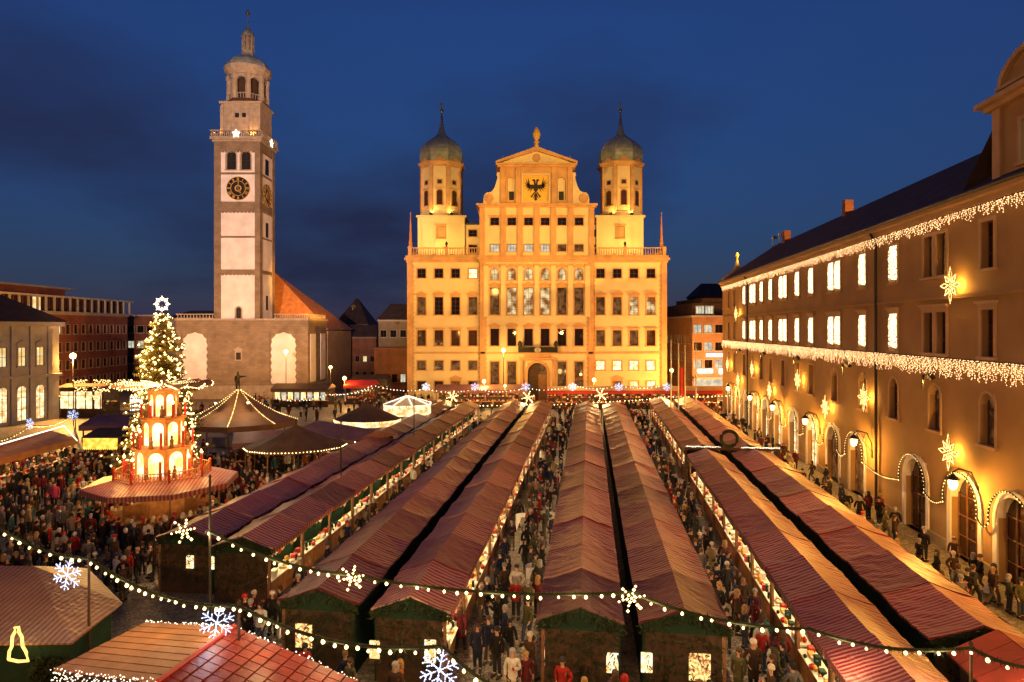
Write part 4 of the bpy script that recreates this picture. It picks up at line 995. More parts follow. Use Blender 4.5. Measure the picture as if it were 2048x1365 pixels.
# ---------------------------------------------------------------- other buildings round the square
# two-storey mansion on the left, its long side facing the square
mx, my = PX(118, 91), 91.0
ml = thing('mansion', 'pale two-storey mansion with dark hipped roof and candle-lit windows', 'building', (mx, my, 0), math.atan2(-18, 3.4)+math.pi)
FDX, FDY = 0.305, 0.952
ml.rotation_euler.z = math.atan2(FDY, FDX)         # local x points away into the distance, -y faces the square
ml.location = (mx-FDX*30.6, my-FDY*30.6, 0)
L = 30.6
wy = [L-2.6-k*2.45 for k in range(11)]
ops = []; wl = []
for a in wy:
    ops.append(op(a, 7.6, 1.05, 2.5)); wl.append((a, 7.6, 1.05, 2.5, 'u'))
    ops.append(op(a, 0.35, 1.3, 4.6)); wl.append((a, 0.35, 1.3, 4.6, 'g'))
b = MB(); b.wall(0, L, 0, 12.9, 0, ops, 0.4); b.build('wall', 'concrete', ml)
MB().box(0, L, 0.45, 16, 0, 12.88).build('body', 'concrete', ml)
for a, zz, ww, h, k in wl:
    if k == 'u': window(ml, a, zz, ww, h, 'pane_cream', 'tri', 0.16, 2, 2, ('concrete', 'wood_dark'), depth=0.2)
    else: window(ml, a, zz, ww, h, 'shop_lit', None, 0.2, 2, 3, ('concrete', 'wood_dark'), arched=True, sill=False, depth=0.2)
for a in [x+1.225 for x in wy]: MB().box(a-0.28, a+0.28, -0.2, -0.001, 0, 12.88).build('pilaster', 'concrete', ml)
MB().box(-0.2, L+0.3, -0.35, -0.001, 6.0, 6.35).build('string_course', 'concrete', ml)
MB().box(-0.3, L+0.4, -0.6, 16.3, 12.9, 13.5).build('cornice', 'concrete', ml)
r = MB(); r.add([(-0.8, -1, 13.5), (L+0.9, -1, 13.5), (L+0.9, 16.8, 13.5), (-0.8, 16.8, 13.5), (-0.8, 8, 19.2), (L-7.5, 8, 19.2)], [(0,1,5,4), (1,2,5), (2,3,4,5), (3,0,4), (0,3,2,1)]); r.build('roof', 'roof_dark', ml)

def slab_building(name, label, p0, p1, h, depth, floors, wins, mats, roof=None, lit=(), litmat='pane_cool', w_=1.3, hh=1.5, z_first=1.4, dz=3.3, dark='glass_dark', top=None, cat='building'):
    """box building whose front runs p0 -> p1 (plan), windows on that front"""
    dx_, dy_ = p1[0]-p0[0], p1[1]-p0[1]; Lb = math.hypot(dx_, dy_)
    t = thing(name, label, cat, (p0[0], p0[1], 0), math.atan2(dy_, dx_))
    ops = []; wl = []
    for f in range(floors):
        for k in range(wins):
            a = Lb*(k+0.5)/wins; zz = z_first+f*dz
            if zz+hh > h-0.2: continue
            ops.append(op(a, zz, w_, hh)); wl.append((a, zz, f, k))
    b = MB(); b.wall(0, Lb, 0, h, 0, ops, 0.3); b.build('wall', mats[0], t)
    MB().box(0, Lb, 0.33, depth, 0, h-0.01).build('body', mats[0], t)
    for a, zz, f, k in wl: window(t, a, zz, w_, hh, litmat if (f, k) in lit else dark, None, 0.1, 2, 1, (mats[1], 'wood_dark'), depth=0.25)
    MB().box(-0.2, Lb+0.2, -0.25, depth+0.2, h, h+0.35).build('cornice', mats[1], t)
    if roof:
        r = MB(); o_ = 0.5
        r.add([(-o_, -o_, h+0.352), (Lb+o_, -o_, h+0.352), (Lb+o_, depth+o_, h+0.352), (-o_, depth+o_, h+0.352), (roof[1], depth/2, h+roof[0]), (Lb-roof[1], depth/2, h+roof[0])], [(0,1,5,4), (1,2,5), (2,3,4,5), (3,0,4), (0,3,2,1)])
        r.build('roof', roof[2] if len(roof) > 2 else 'roof_dark', t)
    return t, Lb
# red brick office block on the far left
bo, Lb = slab_building('brick_office_block', 'red brick office block with a pale glazed top storey', (-83.0, 98.0), (-83.4, 141.0), 15.2, 22, 4, 19, ('brick_red', 'concrete'), None, {(3, 9)}, 'pane_cream', 1.1, 1.7, 1.6, 3.35, 'glass_brown')
tp = MB(); tp.box(-0.6, Lb+0.6, -0.9, 21, 15.56, 15.75); tp.box(-0.6, Lb+0.6, -0.9, 21, 18.3, 18.6); tp.build('top_storey_slab', 'concrete', bo)
for k in range(21):
    a = 0.2+k*(Lb-0.4)/20; MB().box(a-0.14, a+0.14, -0.7, -0.42, 15.751, 18.299).build('pier', 'concrete', bo)
for k in range(20):
    a = 0.2+(k+0.5)*(Lb-0.4)/20; MB().box(a-0.9, a+0.9, 0.3, 0.4, 15.9, 18.2).build('window', 'glass_brown' if k != 7 else 'pane_cream', bo)
MB().box(0.5, Lb-0.5, 0.5, 20, 15.751, 18.299).build('top_storey_wall', 'brick_red', bo)
MB().box(2, Lb-14, 4, 14, 18.6, 20.2).build('plant_room', 'brick_red', bo); MB().box(6, Lb-12, 3.6, 14.4, 20.21, 20.6).build('roof_slab', 'concrete', bo)
# block behind the fir tree with a greenish lit window
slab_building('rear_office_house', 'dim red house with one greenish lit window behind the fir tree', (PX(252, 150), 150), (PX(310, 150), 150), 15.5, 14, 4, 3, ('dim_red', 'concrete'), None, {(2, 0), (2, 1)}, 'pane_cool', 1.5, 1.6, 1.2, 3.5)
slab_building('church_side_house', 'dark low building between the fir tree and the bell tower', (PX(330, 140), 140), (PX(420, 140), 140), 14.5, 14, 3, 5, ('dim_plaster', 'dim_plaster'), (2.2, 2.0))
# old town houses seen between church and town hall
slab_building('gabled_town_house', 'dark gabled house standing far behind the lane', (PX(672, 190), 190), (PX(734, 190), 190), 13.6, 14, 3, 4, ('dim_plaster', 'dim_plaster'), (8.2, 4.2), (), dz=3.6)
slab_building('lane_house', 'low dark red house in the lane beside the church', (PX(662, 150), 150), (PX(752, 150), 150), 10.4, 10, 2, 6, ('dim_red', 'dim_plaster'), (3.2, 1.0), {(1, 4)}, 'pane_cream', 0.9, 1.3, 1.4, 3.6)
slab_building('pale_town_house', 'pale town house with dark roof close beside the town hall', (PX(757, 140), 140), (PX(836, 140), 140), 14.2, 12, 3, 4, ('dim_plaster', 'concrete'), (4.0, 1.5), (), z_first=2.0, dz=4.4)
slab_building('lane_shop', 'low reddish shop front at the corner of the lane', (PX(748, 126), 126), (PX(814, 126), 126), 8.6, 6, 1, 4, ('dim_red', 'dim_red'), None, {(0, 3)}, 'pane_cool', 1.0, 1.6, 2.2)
# modern corner building right of the town hall
my_ = 122.0
cb_, Lc = slab_building('corner_shop_building', 'orange brick corner building with lit windows and shop signs', (PX(1385, my_), my_), (PX(1470, my_), my_), PZ(635, my_), 30, 3, 4, ('brick_orange', 'concrete'), None, {(0, 0), (0, 2), (1, 1), (2, 0), (2, 1), (1, 3), (0, 3), (2, 3)}, 'pane_cool', 1.5, 1.55, 6.2-1.0, 3.3)
PXL = PX(1385, my_)
MB().box(0.3, Lc, 1.2, 28, PZ(635, my_)+0.36, PZ(606, my_)).build('attic_storey', 'roof_dark', cb_)
for px in (1400, 1418): 
    window(cb_, PX(px, my_+1.2)-PXL, PZ(628, my_), 1.6, 1.5, 'pane_cool', None, 0.1, 3, 1, ('concrete', 'wood_dark'), y=1.15, depth=0.03)
MB().box(PX(1412, my_)-PXL, PX(1449, my_)-PXL, -0.5, -0.05, PZ(714, my_), PZ(707, my_)).build('shop_sign', 'sign_pink', cb_)
MB().box(PX(1395, my_)-PXL, PX(1424, my_)-PXL, -0.5, -0.05, PZ(746, my_), PZ(739, my_)).build('shop_sign', 'sign_white', cb_)
MB().box(PX(1438, my_)-PXL, PX(1450, my_)-PXL, -0.5, -0.05, PZ(748, my_), PZ(738, my_)).build('shop_sign', 'sign_white', cb_)
MB().box(0.3, Lc, -0.4, -0.02, PZ(772, my_), PZ(758, my_)).build('shop_window', 'pane_cool', cb_)
MB().box(-0.1, Lc, -1.6, -0.02, PZ(758, my_)+0.01, PZ(754, my_)).build('canopy', 'concrete', cb_)
t2, L2 = slab_building('side_street_building', 'darker side-street front with vertical piers beside the town hall', (PX(1334, 138), 138), (PX(1384, 123), 123), PZ(637, 130), 10, 3, 7, ('ochre', 'concrete'), None, {(2, 0), (2, 1), (2, 3), (2, 6)}, 'pane_cool', 0.9, 1.5, 3.0, 3.4)
MB().box(0.0, L2, 2, 12, PZ(637, 130)+0.36, PZ(600, 130)).build('attic_storey', 'roof_dark', t2)
slab_building('far_roof_house', 'dim house whose roof shows above the corner building', (PX(1400, 170), 170), (PX(1470, 170), 170), PZ(595, 170), 12, 2, 4, ('dim_red', 'dim_red'), (4.0, 2.0))
# flagpoles
for i, (px, zt) in enumerate(((1342, 684), (1357, 690), (1370, 694), (1392, 690))):
    Y = 80.0+i*1.2; t = thing('flagpole', 'slim white flagpole, %s from the town hall corner' % ['first','second','third','last'][i], 'flagpole', (PX(px, Y), Y, 0), 0, 'flagpoles behind the stalls')
    MB().lathe([(0.10, 0), (0.07, PZ(zt, Y)), (0.12, PZ(zt, Y)+0.05), (0.02, PZ(zt, Y)+0.25)], 8).build('pole', 'white_cloth', t)
    if i == 2:
        fm = MB(); n = 8
        for k in range(n):
            y0_, y1_ = 0.08*math.sin(k*1.1), 0.08*math.sin((k+1)*1.1)
            xa, xb = -0.1-0.9*k/n*0.9, -0.1-0.9*(k+1)/n*0.9
            fm.add([(xa, y0_, 4.2), (xb, y1_, 4.1), (xb, y1_, 7.6), (xa, y0_, 7.8), (xa, y0_+0.02, 4.2), (xb, y1_+0.02, 4.1), (xb, y1_+0.02, 7.6), (xa, y0_+0.02, 7.8)], [(0,1,2,3), (7,6,5,4), (0,4,5,1), (3,2,6,7)])
        fm.build('flag', 'red_paint', t)
# ---------------------------------------------------------------- rows of market stalls
SL, SW, EV, RG = 3.5, 3.0, 2.6, 3.12
def roof_sheet(L, W, ev, rg, seed, nx=12, ny=8, sag=0.09, wrinkle=0.034, over=0.0, th=0.085):
    rs = random.Random(seed); b = MB(); v = []
    lean = rs.uniform(-0.03, 0.03)
    for i in range(nx+1):
        x = -L/2-over+(L+2*over)*i/nx
        for j in range(ny+1):
            y = -W/2+W*j/ny; s = abs(y)/(W/2)
            z = rg+(ev-rg)*s - sag*math.sin(math.pi*i/nx)*(0.3+0.7*s) - 0.06*math.sin(math.pi*s)*0.6 + rs.uniform(-wrinkle, wrinkle)*(0.4+0.6*s) + lean*x/L
            v.append((x, y, z))
    n = (nx+1)*(ny+1); lo = [(x, y, z-th) for x, y, z in v]; f = []
    for i in range(nx):
        for j in range(ny):
            a = i*(ny+1)+j; c = a+ny+1
            f.append((a, c, c+1, a+1)); f.append((n+a, n+a+1, n+c+1, n+c))
    for i in range(nx):
        a = i*(ny+1); c = a+ny+1
        f.append((a, n+a, n+c, c)); a += ny; c += ny; f.append((a, c, n+c, n+a))
    for j in range(ny):
        f.append((j, j+1, n+j+1, n+j)); a = nx*(ny+1)+j; f.append((a, n+a, n+a+1, a+1))
    return b.add(v+lo, f)
def valance_mesh(L, W, ev, mat, h=0.24):
    b = MB(); n = 14; y = -W/2-0.012
    for i in range(n):
        xa, xb = -L/2+L*i/n, -L/2+L*(i+1)/n; m = (xa+xb)/2
        b.prism([(xa+0.004, ev-0.06), (xa+0.004, ev-h), (m, ev-h-0.07), (xb-0.004, ev-h), (xb-0.004, ev-0.06)], y-0.012, y+0.012)
    return b.mesh('valance', mat)
def goods_mesh(L, seed):
    rs = random.Random(seed); b = MB()
    for k in range(46):
        x = rs.uniform(-L/2+0.25, L/2-0.25); s = rs.uniform(0.06, 0.17)
        if k < 20: y, z = rs.uniform(-1.18, -0.85), 0.985
        elif k < 34: y, z = rs.uniform(0.75, 0.95), 1.235
        else: y, z = rs.uniform(0.75, 0.95), 1.765
        h = rs.uniform(0.08, 0.32)
        if rs.random() < 0.6: b.box(x-s, x+s, y-s*0.7, y+s*0.7, z, z+h, rs.randrange(6))
        else: b.lathe([(s*0.6, z), (s*0.8, z+h*0.6), (s*0.3, z+h)], 6, x, y, rs.randrange(6))
    for k in range(10):
        x = rs.uniform(-L/2+0.3, L/2-0.3); h = rs.uniform(0.15, 0.4)
        b.lathe([(0.02, 2.30), (0.08, 2.2), (0.1, 2.28-h*0.7), (0.03, 2.25-h)], 6, x, -1.12, rs.randrange(6))
    return b.mesh('goods', ['wood_bright', 'red_paint', 'white_cloth', 'gold_paint', 'stall_green', 'tent_white'])
def stall_body(L, W, w_):
    b = MB(); y0, y1 = -W/2+0.28, W/2-0.18
    bw = MB().box(-L/2+0.03, L/2-0.03, y1, y1+0.05, 0.0, EV-0.12).mesh('back_wall', w_)
    sw_ = MB().prism([(-L/2+0.03, 0)]*0+[(y0+0.45, 0), (y1-0.002, 0), (y1-0.002, EV-0.05), (0, RG-0.13), (y0+0.1, EV), (y0+0.1, EV-0.3), (y0+0.45, EV-0.32)], L/2-0.08, L/2-0.03, 0, Matrix.Rotation(R(90), 4, 'Z')).mesh('side_wall', w_)
    c = MB(); c.box(-L/2+0.09, L/2-0.09, y0-0.08, y0+0.5, 0.93, 0.98, 1); c.box(-L/2+0.09, L/2-0.09, y0+0.06, y0+0.1, 0, 0.928)
    for k in range(8):
        x = -L/2+0.12+(L-0.24)*k/8; c.box(x+0.01, x+(L-0.24)/8-0.01, y0+0.03, y0+0.058, 0.03, 0.9)
    sh = MB(); sh.box(-L/2+0.1, L/2-0.1, y1-0.36, y1-0.004, 1.20, 1.23); sh.box(-L/2+0.1, L/2-0.1, y1-0.36, y1-0.004, 1.73, 1.76)
    post = MB().box(-0.05, 0.05, -0.05, 0.05, 0, EV+0.04).mesh('post', 'wood')
    lt = MB().box(-L/2+0.35, L/2-0.35, -0.62, -0.55, EV-0.30, EV-0.24).mesh('lamp_tube', 'tube')
    return bw, sw_, c.mesh('counter', ['wood_bright', 'tent_white']), sh.mesh('shelf', 'wood'), post, lt
def gable_board(W, ev, rg, mat):
    return MB().prism([(-W/2+0.18, ev-0.32), (W/2-0.18, ev-0.32), (W/2-0.1, ev-0.04), (0, rg-0.08), (-W/2+0.1, ev-0.04)], -0.02, 0.02, 0, Matrix.Rotation(R(90), 4, 'Z')).mesh('gable_board', mat)
def fir_fringe(x, y0, y1, z0f, z1f, n, seed, along='y', drop=0.35, spread=0.12):
    """a bough of fir twigs: many small needle blades"""
    rs = random.Random(seed); b = MB()
    for k in range(n):
        u = rs.random(); y = y0+(y1-y0)*u; z = z0f+(z1f-z0f)*u
        d = Vector((rs.uniform(-1, 1), rs.uniform(-1, 1), rs.uniform(-1.2, 0.5))).normalized()*rs.uniform(0.1, 0.28)
        p = Vector((x+rs.uniform(-spread, spread), y, z-rs.random()*drop)) if along == 'y' else Vector((y, x+rs.uniform(-spread, spread), z-rs.random()*drop))
        s = d.cross(Vector((rs.uniform(-1, 1), rs.uniform(-1, 1), rs.uniform(-1, 1)))).normalized()*0.028
        b.add([p-s, p+s, p+d], [(0, 1, 2)])
    return b
STALL_N = 0
row_defs = [  # eave lines (left, right) at Y=0, lean, near Y, far Y, open side (+1 = left), description
    (-20.7, -17.6, 0.1185, 30.8, 86, +1, 'first row from the candle pyramid'),
    (-17.3, -14.3, 0.1185, 29.6, 85, -1, 'second row from the candle pyramid'),
    (-11.4, -8.3, 0.1185, 23.6, 85, +1, 'third row from the candle pyramid'),
    (-7.75, -4.85, 0.1185, 22.9, 85, -1, 'fourth row from the candle pyramid'),
    (-1.8, 1.2, 0.1185, 22.1, 85, +1, 'fourth row from the arcade'),
    (1.7, 4.75, 0.1185, 21.8, 86, -1, 'third row from the arcade'),
    (6.95, 9.85, 0.1345, 13.0, 50.3, +1, 'near half of second row from arcade'),
    (10.55, 13.85, 0.1345, 20.6, 50.3, -1, 'near half of the arcade row'),
    (6.95, 9.85, 0.1345, 53.0, 92, +1, 'far half of second row from arcade'),
    (10.55, 13.85, 0.1345, 53.0, 92, -1, 'far half of the arcade row'),
]
tarps = ['tarp', 'tarp_maroon', 'tarp', 'tarp_worn']
def stall(loc, rotz, lab, W, ti, seed, group='striped market stalls in rows', near=False, lights=True):
    t = thing('market_stall', lab, 'market stall', loc, rotz, group)
    tm = tarps[ti]
    put('roof', cached(('roof', W, ti, seed % 6), lambda: roof_sheet(SL+0.01, W, EV, RG, seed % 6+ti*7).mesh('roof', tm)), t)
    put('valance', cached(('val', W, ti), lambda: valance_mesh(SL-0.03, W, EV, tm)), t)
    bw, sw_, c, sh, post, lt = cached(('body', W), lambda: stall_body(SL, W, 'stall_green'))
    put('back_wall', bw, t); put('side_wall', sw_, t); put('side_wall', sw_, t, (SL-0.11, 0, 0)); put('counter', c, t); put('shelf', sh, t)
    for sx_ in (-SL/2+0.08, SL/2-0.08): put('post', post, t, (sx_, -W/2+0.22, 0))
    put('goods', cached(('goods', seed % 3), lambda: goods_mesh(SL, seed % 3)), t, kind='stuff')
    if lights: put('lamp_tube', lt, t)
    return t
END_SIGNS = {2: [(608, 1.35, 0.62, 0.85, 'display_window', 'display')], 3: [(749, 1.15, 0.36, 0.62, 'lit_notice', 'sign_lit'), (860, 1.2, 0.40, 0.8, 'lit_notice', 'sign_lit')],
             4: [(1225, 1.25, 0.40, 0.66, 'lit_notice', 'sign_lit')], 5: [(1294, 1.25, 0.38, 0.66, 'lit_notice', 'sign_lit'), (1400, 1.2, 0.7, 0.9, 'display_window', 'display')],
             0: [(380, 1.5, 0.35, 0.6, 'lit_notice', 'sign_lit'), (425, 1.5, 0.35, 0.6, 'lit_notice', 'sign_lit')]}
def plank_wall(y0, y1, h):
    b = MB(); n = 11
    for k in range(n):
        a, c = y0+(y1-y0)*k/n, y0+(y1-y0)*(k+1)/n; o = rnd.uniform(-0.006, 0.006)
        b.box(-0.03+o, 0.03+o, a+0.006, c-0.006, 0, h)
    b.box(-0.015, 0.015, y0, y1, 0.01, h-0.01); return b
for ri, (xa, xb, ln, Yn, Yf, sd, desc) in enumerate(row_defs):
    ang = math.atan2(1, ln); W = round(min(3.3, (xb-xa)*math.sin(ang)), 2)
    ux_, uy_ = math.cos(ang), math.sin(ang)
    n = int((Yf-Yn)/uy_/SL+0.5); xm = (xa+xb)/2
    for k in range(n):
        s = (k+0.5)*SL; Y = Yn+s*uy_; X = xm+ln*Yn+s*ux_
        rot = ang if sd < 0 else ang+math.pi
        lab = 'striped market stall, %s from near end, %s' % ('first' if k == 0 else ORD[k], desc)
        t = stall((X, Y, (0.045 if k % 2 else 0.0)+rnd.uniform(-0.015, 0.02)), rot+rnd.uniform(-0.006, 0.006), lab, W, rnd.choice([0, 0, 0, 1, 1, 2, 3]) if ri not in (0, 1, 6, 7) else rnd.choice([1, 1, 1, 0]), rnd.randrange(12))
        if k in (0, n-1):
            sgn = (-1 if k == 0 else 1)*(1 if sd < 0 else -1)
            put('gable_board', cached(('gb', W), lambda: gable_board(W, EV, RG, 'stall_green')), t, (sgn*(SL/2-0.0), 0, 0))
            if k == 0:
                put('end_wall', cached(('ew', W), lambda: plank_wall(-W/2+0.3, W/2-0.2, EV-0.33).mesh('end_wall', 'wood_dark')), t, (sgn*(SL/2-0.02), 0, 0))
                def fr():
                    b = fir_fringe(0, -W/2, 0, EV-0.02, RG-0.04, 260, 3); b2 = fir_fringe(0, 0, W/2, RG-0.04, EV-0.02, 260, 4)
                    b.add(b2.v, b2.f); b3 = fir_fringe(0, -W/2+0.3, W/2-0.2, 2.3, 2.3, 620, 5, drop=1.7, spread=0.07); b.add(b3.v, b3.f)
                    return b.mesh('fir_boughs', 'fir_green')
                put('fir_boughs', cached(('fr', W), fr), t, (sgn*(SL/2+0.05), 0, 0), kind='stuff')
                for (pxs, zc, wd, hh_, nm, mt) in END_SIGNS.get(ri, ()):
                    # where the sight line of that photo column meets the end wall
                    kx = (pxs-CX)/F; ex, ey = xm+ln*Yn-0.03*ux_, Yn-0.03*uy_; vx_, vy_ = uy_, -ux_
                    tt_ = (kx*ey-ex)/(vx_-kx*vy_)
                    sl = tt_*(-1 if sd < 0 else 1)
                    put(nm, MB().box(-0.03, 0.03, -wd/2, wd/2, zc-hh_/2, zc+hh_/2).mesh(nm, mt), t, (sgn*(SL/2+0.03), sl, 0))
# arch with wreath over the cross passage in the arcade rows
Yg = 51.6
ga = thing('wreath_gate', 'dark timber gate with a round fir wreath over the cross passage', 'gate', (8.4+0.1345*Yg, Yg, 0), -TH)
X_ = 3.9
gm = MB()
gm.box(-1.6, 5.7, -0.12, 0.12, 2.95, 3.15)
MB().box(-1.6, -1.45, -0.1, 0.1, 0, 2.949).build('gate_post', 'wood_dark', ga); MB().box(5.55, 5.7, -0.1, 0.1, 0, 2.949).build('gate_post', 'wood_dark', ga)
gm.build('gate_beam', 'wood_dark', ga)
MB().tube([(1.85+0.62*math.cos(2*math.pi*k/16), 0, 3.85+0.62*math.sin(2*math.pi*k/16)) for k in range(17)], 0.14, 7).build('wreath', 'fir_green', ga)
rim = [(-1.5+7.1*k/60, -0.16, 3.2+0.02*math.sin(k)) for k in range(61) if not 22 < k < 36]
put('rim_bulbs', bulbs_mesh('rim_bulbs', rim, 0.05, 'bulb_white'), ga, kind='stuff')

# ---------------------------------------------------------------- foreground roofs at the lower left
# striped hipped stall at the left edge
sx0 = PX(-120, 24.0); sx1 = PX(235, 22.0)
h1 = thing('striped_hut', 'striped hipped stall roof with a glowing bell outline at the left edge', 'market stall', (0, 0, 0))
zr_, ze_ = 3.55, 2.65
cA = Vector((PX(60, 24.4), 24.6, zr_)); cB = Vector((sx0, 24.6, zr_))
eF = 20.2
hp = MB()
ep = [Vector((sx0, eF, ze_)), Vector((PX(140, 20.3), eF+0.2, ze_)), Vector((PX(238, 23.1), 23.3, ze_+0.05)), Vector((PX(150, 26), 26.8, ze_)), Vector((sx0, 26.8, ze_))]
hp.add([tuple(v) for v in ep]+[tuple(cA), tuple(cB)]+[(v.x, v.y, v.z-0.05) for v in ep], [(0,1,5,6), (1,2,5), (2,3,5), (3,4,6,5), (4,0,6), (7,8,1,0), (8,9,2,1), (9,10,3,2), (11,10,9,8,7)])
hp.build('roof', 'tarp_tan', h1)
MB().slab([(v.x-0.25*(1 if v.x > sx0+1 else 0), v.y+(0.3 if v.y < 22 else -0.25)) for v in ep], 0, ze_-0.055).build('hut_wall', 'stall_green', h1)
fb = fir_fringe(eF+0.22, sx0+6, PX(140, 20.3)-0.1, 2.2, 2.2, 1500, 9, along='x', drop=1.9, spread=0.06); fb.build('fir_boughs', 'fir_green', h1, kind='stuff')
# glowing bell outline on its front
bell = [(0,0),(0.05,0.35),(0.18,0.55),(0.22,1.0),(0.36,1.2),(0.36,1.38),(0.56,1.42),(0.6,1.2),(0.76,1.0),(0.80,0.62),(1.0,0.36),(1.1,0.0),(0.55,-0.06),(0,0)]
bt = thing('bell_light', 'glowing yellow bell outline hanging on the dark stall front', 'light decoration', (PX(8, 20.0), eF-0.02, PZ(1325, 20.0)), R(-8))
MB().tube([(x*0.62, 0, z*0.72) for x, z in bell], 0.045, 6).build('bell_tube', 'bell_glow', bt)
lamp('POINT', 'bell_glow', (0.3, -0.3, 0.5), 18, (1, .75, .3), bt, 0.2)
# amber panelled roof and red tiled roof: each panel or tile its own piece
def tiled_plane(root, A, B, C, D, nu, nv, mat, gap=0.025, th=0.05, name='tile', lift=0.03, stagger=False):
    """roof plane A-B along the eave, D-C along the ridge; nu x nv separate plates"""
    A, B, C, D = map(Vector, (A, B, C, D)); nrm = (B-A).cross(D-A).normalized()
    base = MB(); base.add([tuple(p) for p in (A, B, C, D)]+[tuple(p-nrm*0.08) for p in (A, B, C, D)], [(0,1,2,3), (7,6,5,4), (0,4,5,1), (1,5,6,2), (2,6,7,3), (3,7,4,0)])
    base.build('roof_deck', 'wood_dark', root)
    at = lambda u, v: A+(B-A)*u*(1-v)+(D-A)*v*(1-u)+(C-A)*u*v if False else (A*(1-u)+B*u)*(1-v)+(D*(1-u)+C*u)*v
    for j in range(nv):
        for i in range(nu):
            u0, u1 = i/nu, (i+1)/nu
            if stagger and j % 2: u0, u1 = max(0, u0-0.5/nu), u1-0.5/nu
            v0, v1 = j/nv, (j+1)/nv
            e = 0.5*gap
            gu = e/max(0.1, (B-A).length); gv = e/max(0.1, (D-A).length)
            q = [at(u0+gu, v0+gv), at(u1-gu, v0+gv), at(u1-gu, v1-gv), at(u0+gu, v1-gv)]
            h0 = lift+rnd.uniform(0, 0.012); h1_ = 0.012
            top = [q[0]+nrm*(h0+th*0.4), q[1]+nrm*(h0+th*0.4), q[2]+nrm*(h1_+th*0.4), q[3]+nrm*(h1_+th*0.4)]
            MB().add([tuple(p+nrm*0.003) for p in q]+[tuple(p) for p in top], [(3,2,1,0), (4,5,6,7), (0,1,5,4), (1,2,6,5), (2,3,7,6), (3,0,4,7)]).build(name, mat, root)
h2 = thing('gabled_hut', 'gabled hut with amber panelled and glossy red tiled roof slopes edged in bulbs', 'market stall')
R0 = Vector((PX(470, 19.6), 19.6, 3.5)); R1 = Vector((PX(315, 16.5), 16.5, 3.5))
E0 = Vector((PX(293, 22.0), 22.0, 2.55)); E1 = Vector((PX(105, 18.9), 18.9, 2.55))
E2 = Vector((PX(718, 18.4), 18.4, 2.5)); E3 = E2+(R1-R0)*1.02
tiled_plane(h2, E0, E1, R1, R0, 9, 1, 'tile_amber', 0.05, 0.06, 'roof_panel')
tiled_plane(h2, E3, E2, R0, R1, 9, 10, 'tile_red', 0.035, 0.05, 'tile', 0.03)
MB().tube([tuple(R0+Vector((0, 0, 0.06))), tuple(R1+Vector((0, 0, 0.06)))], 0.07, 6).build('ridge_cap', 'red_paint', h2)
MB().slab([(E0.x+0.5, E0.y-0.2), (E1.x+0.5, E1.y+0.2), (E3.x-0.4, E3.y+0.2), (E2.x-0.4, E2.y-0.2)], 0, 2.4).build('hut_wall', 'wood_dark', h2)
gbl = MB()
for a_, c_ in ((E0, E2), (E1, E3)):
    r_ = R0 if a_ is E0 else R1
    gbl.add([tuple(a_*0.9+r_*0.1-Vector((0, 0, 0.2))), tuple(c_*0.9+r_*0.1-Vector((0, 0, 0.2))), tuple(r_-Vector((0, 0, 0.15)))], [(0, 1, 2)])
gbl.build('gable_board', 'wood_dark', h2)
rs_ = random.Random(7); pts = []
def bulb_line(A_, B_, n, dn):
    for k in range(n):
        u = k/(n-1); p = A_*(1-u)+B_*u; pts.append((p.x+rs_.uniform(-0.06, 0.06), p.y+rs_.uniform(-0.06, 0.06), p.z+0.10-rs_.random()*dn))
bulb_line(E0, R0, 90, 0.12); bulb_line(R0, E2, 150, 0.35); bulb_line(E1, R1, 190, 0.34)
put('edge_bulbs', bulbs_mesh('edge_bulbs', pts, 0.022, 'bulb_white'), h2, kind='stuff')
# plain red roof at the lower right corner
h4 = thing('red_felt_hut', 'plain dark red stall roof at the near end of the arcade row', 'market stall')
xR = lambda x0, Y: x0+0.1345*Y
fA, fB = Vector((xR(10.6, 19.9), 19.9, 2.6)), Vector((xR(12.3, 20.1), 20.1, 3.2)); fC = Vector((xR(14.1, 20.1), 20.1, 2.6))
gA, gB = Vector((xR(10.6, 13), 13, 2.6)), Vector((xR(12.3, 13), 13, 3.2)); gC = Vector((xR(14.1, 13), 13, 2.6))
tiled_plane(h4, fA, gA, gB, fB, 9, 1, 'roof_felt', 0.03, 0.05, 'roof_panel', 0.02)
tiled_plane(h4, gC, fC, fB, gB, 9, 1, 'roof_felt', 0.03, 0.05, 'roof_panel', 0.02)
MB().slab([(gA.x+0.3, gA.y), (gC.x-0.3, gC.y), (fC.x-0.3, fC.y-0.2), (fA.x+0.3, fA.y-0.2)], 0, 2.5).build('hut_wall', 'wood_dark', h4)
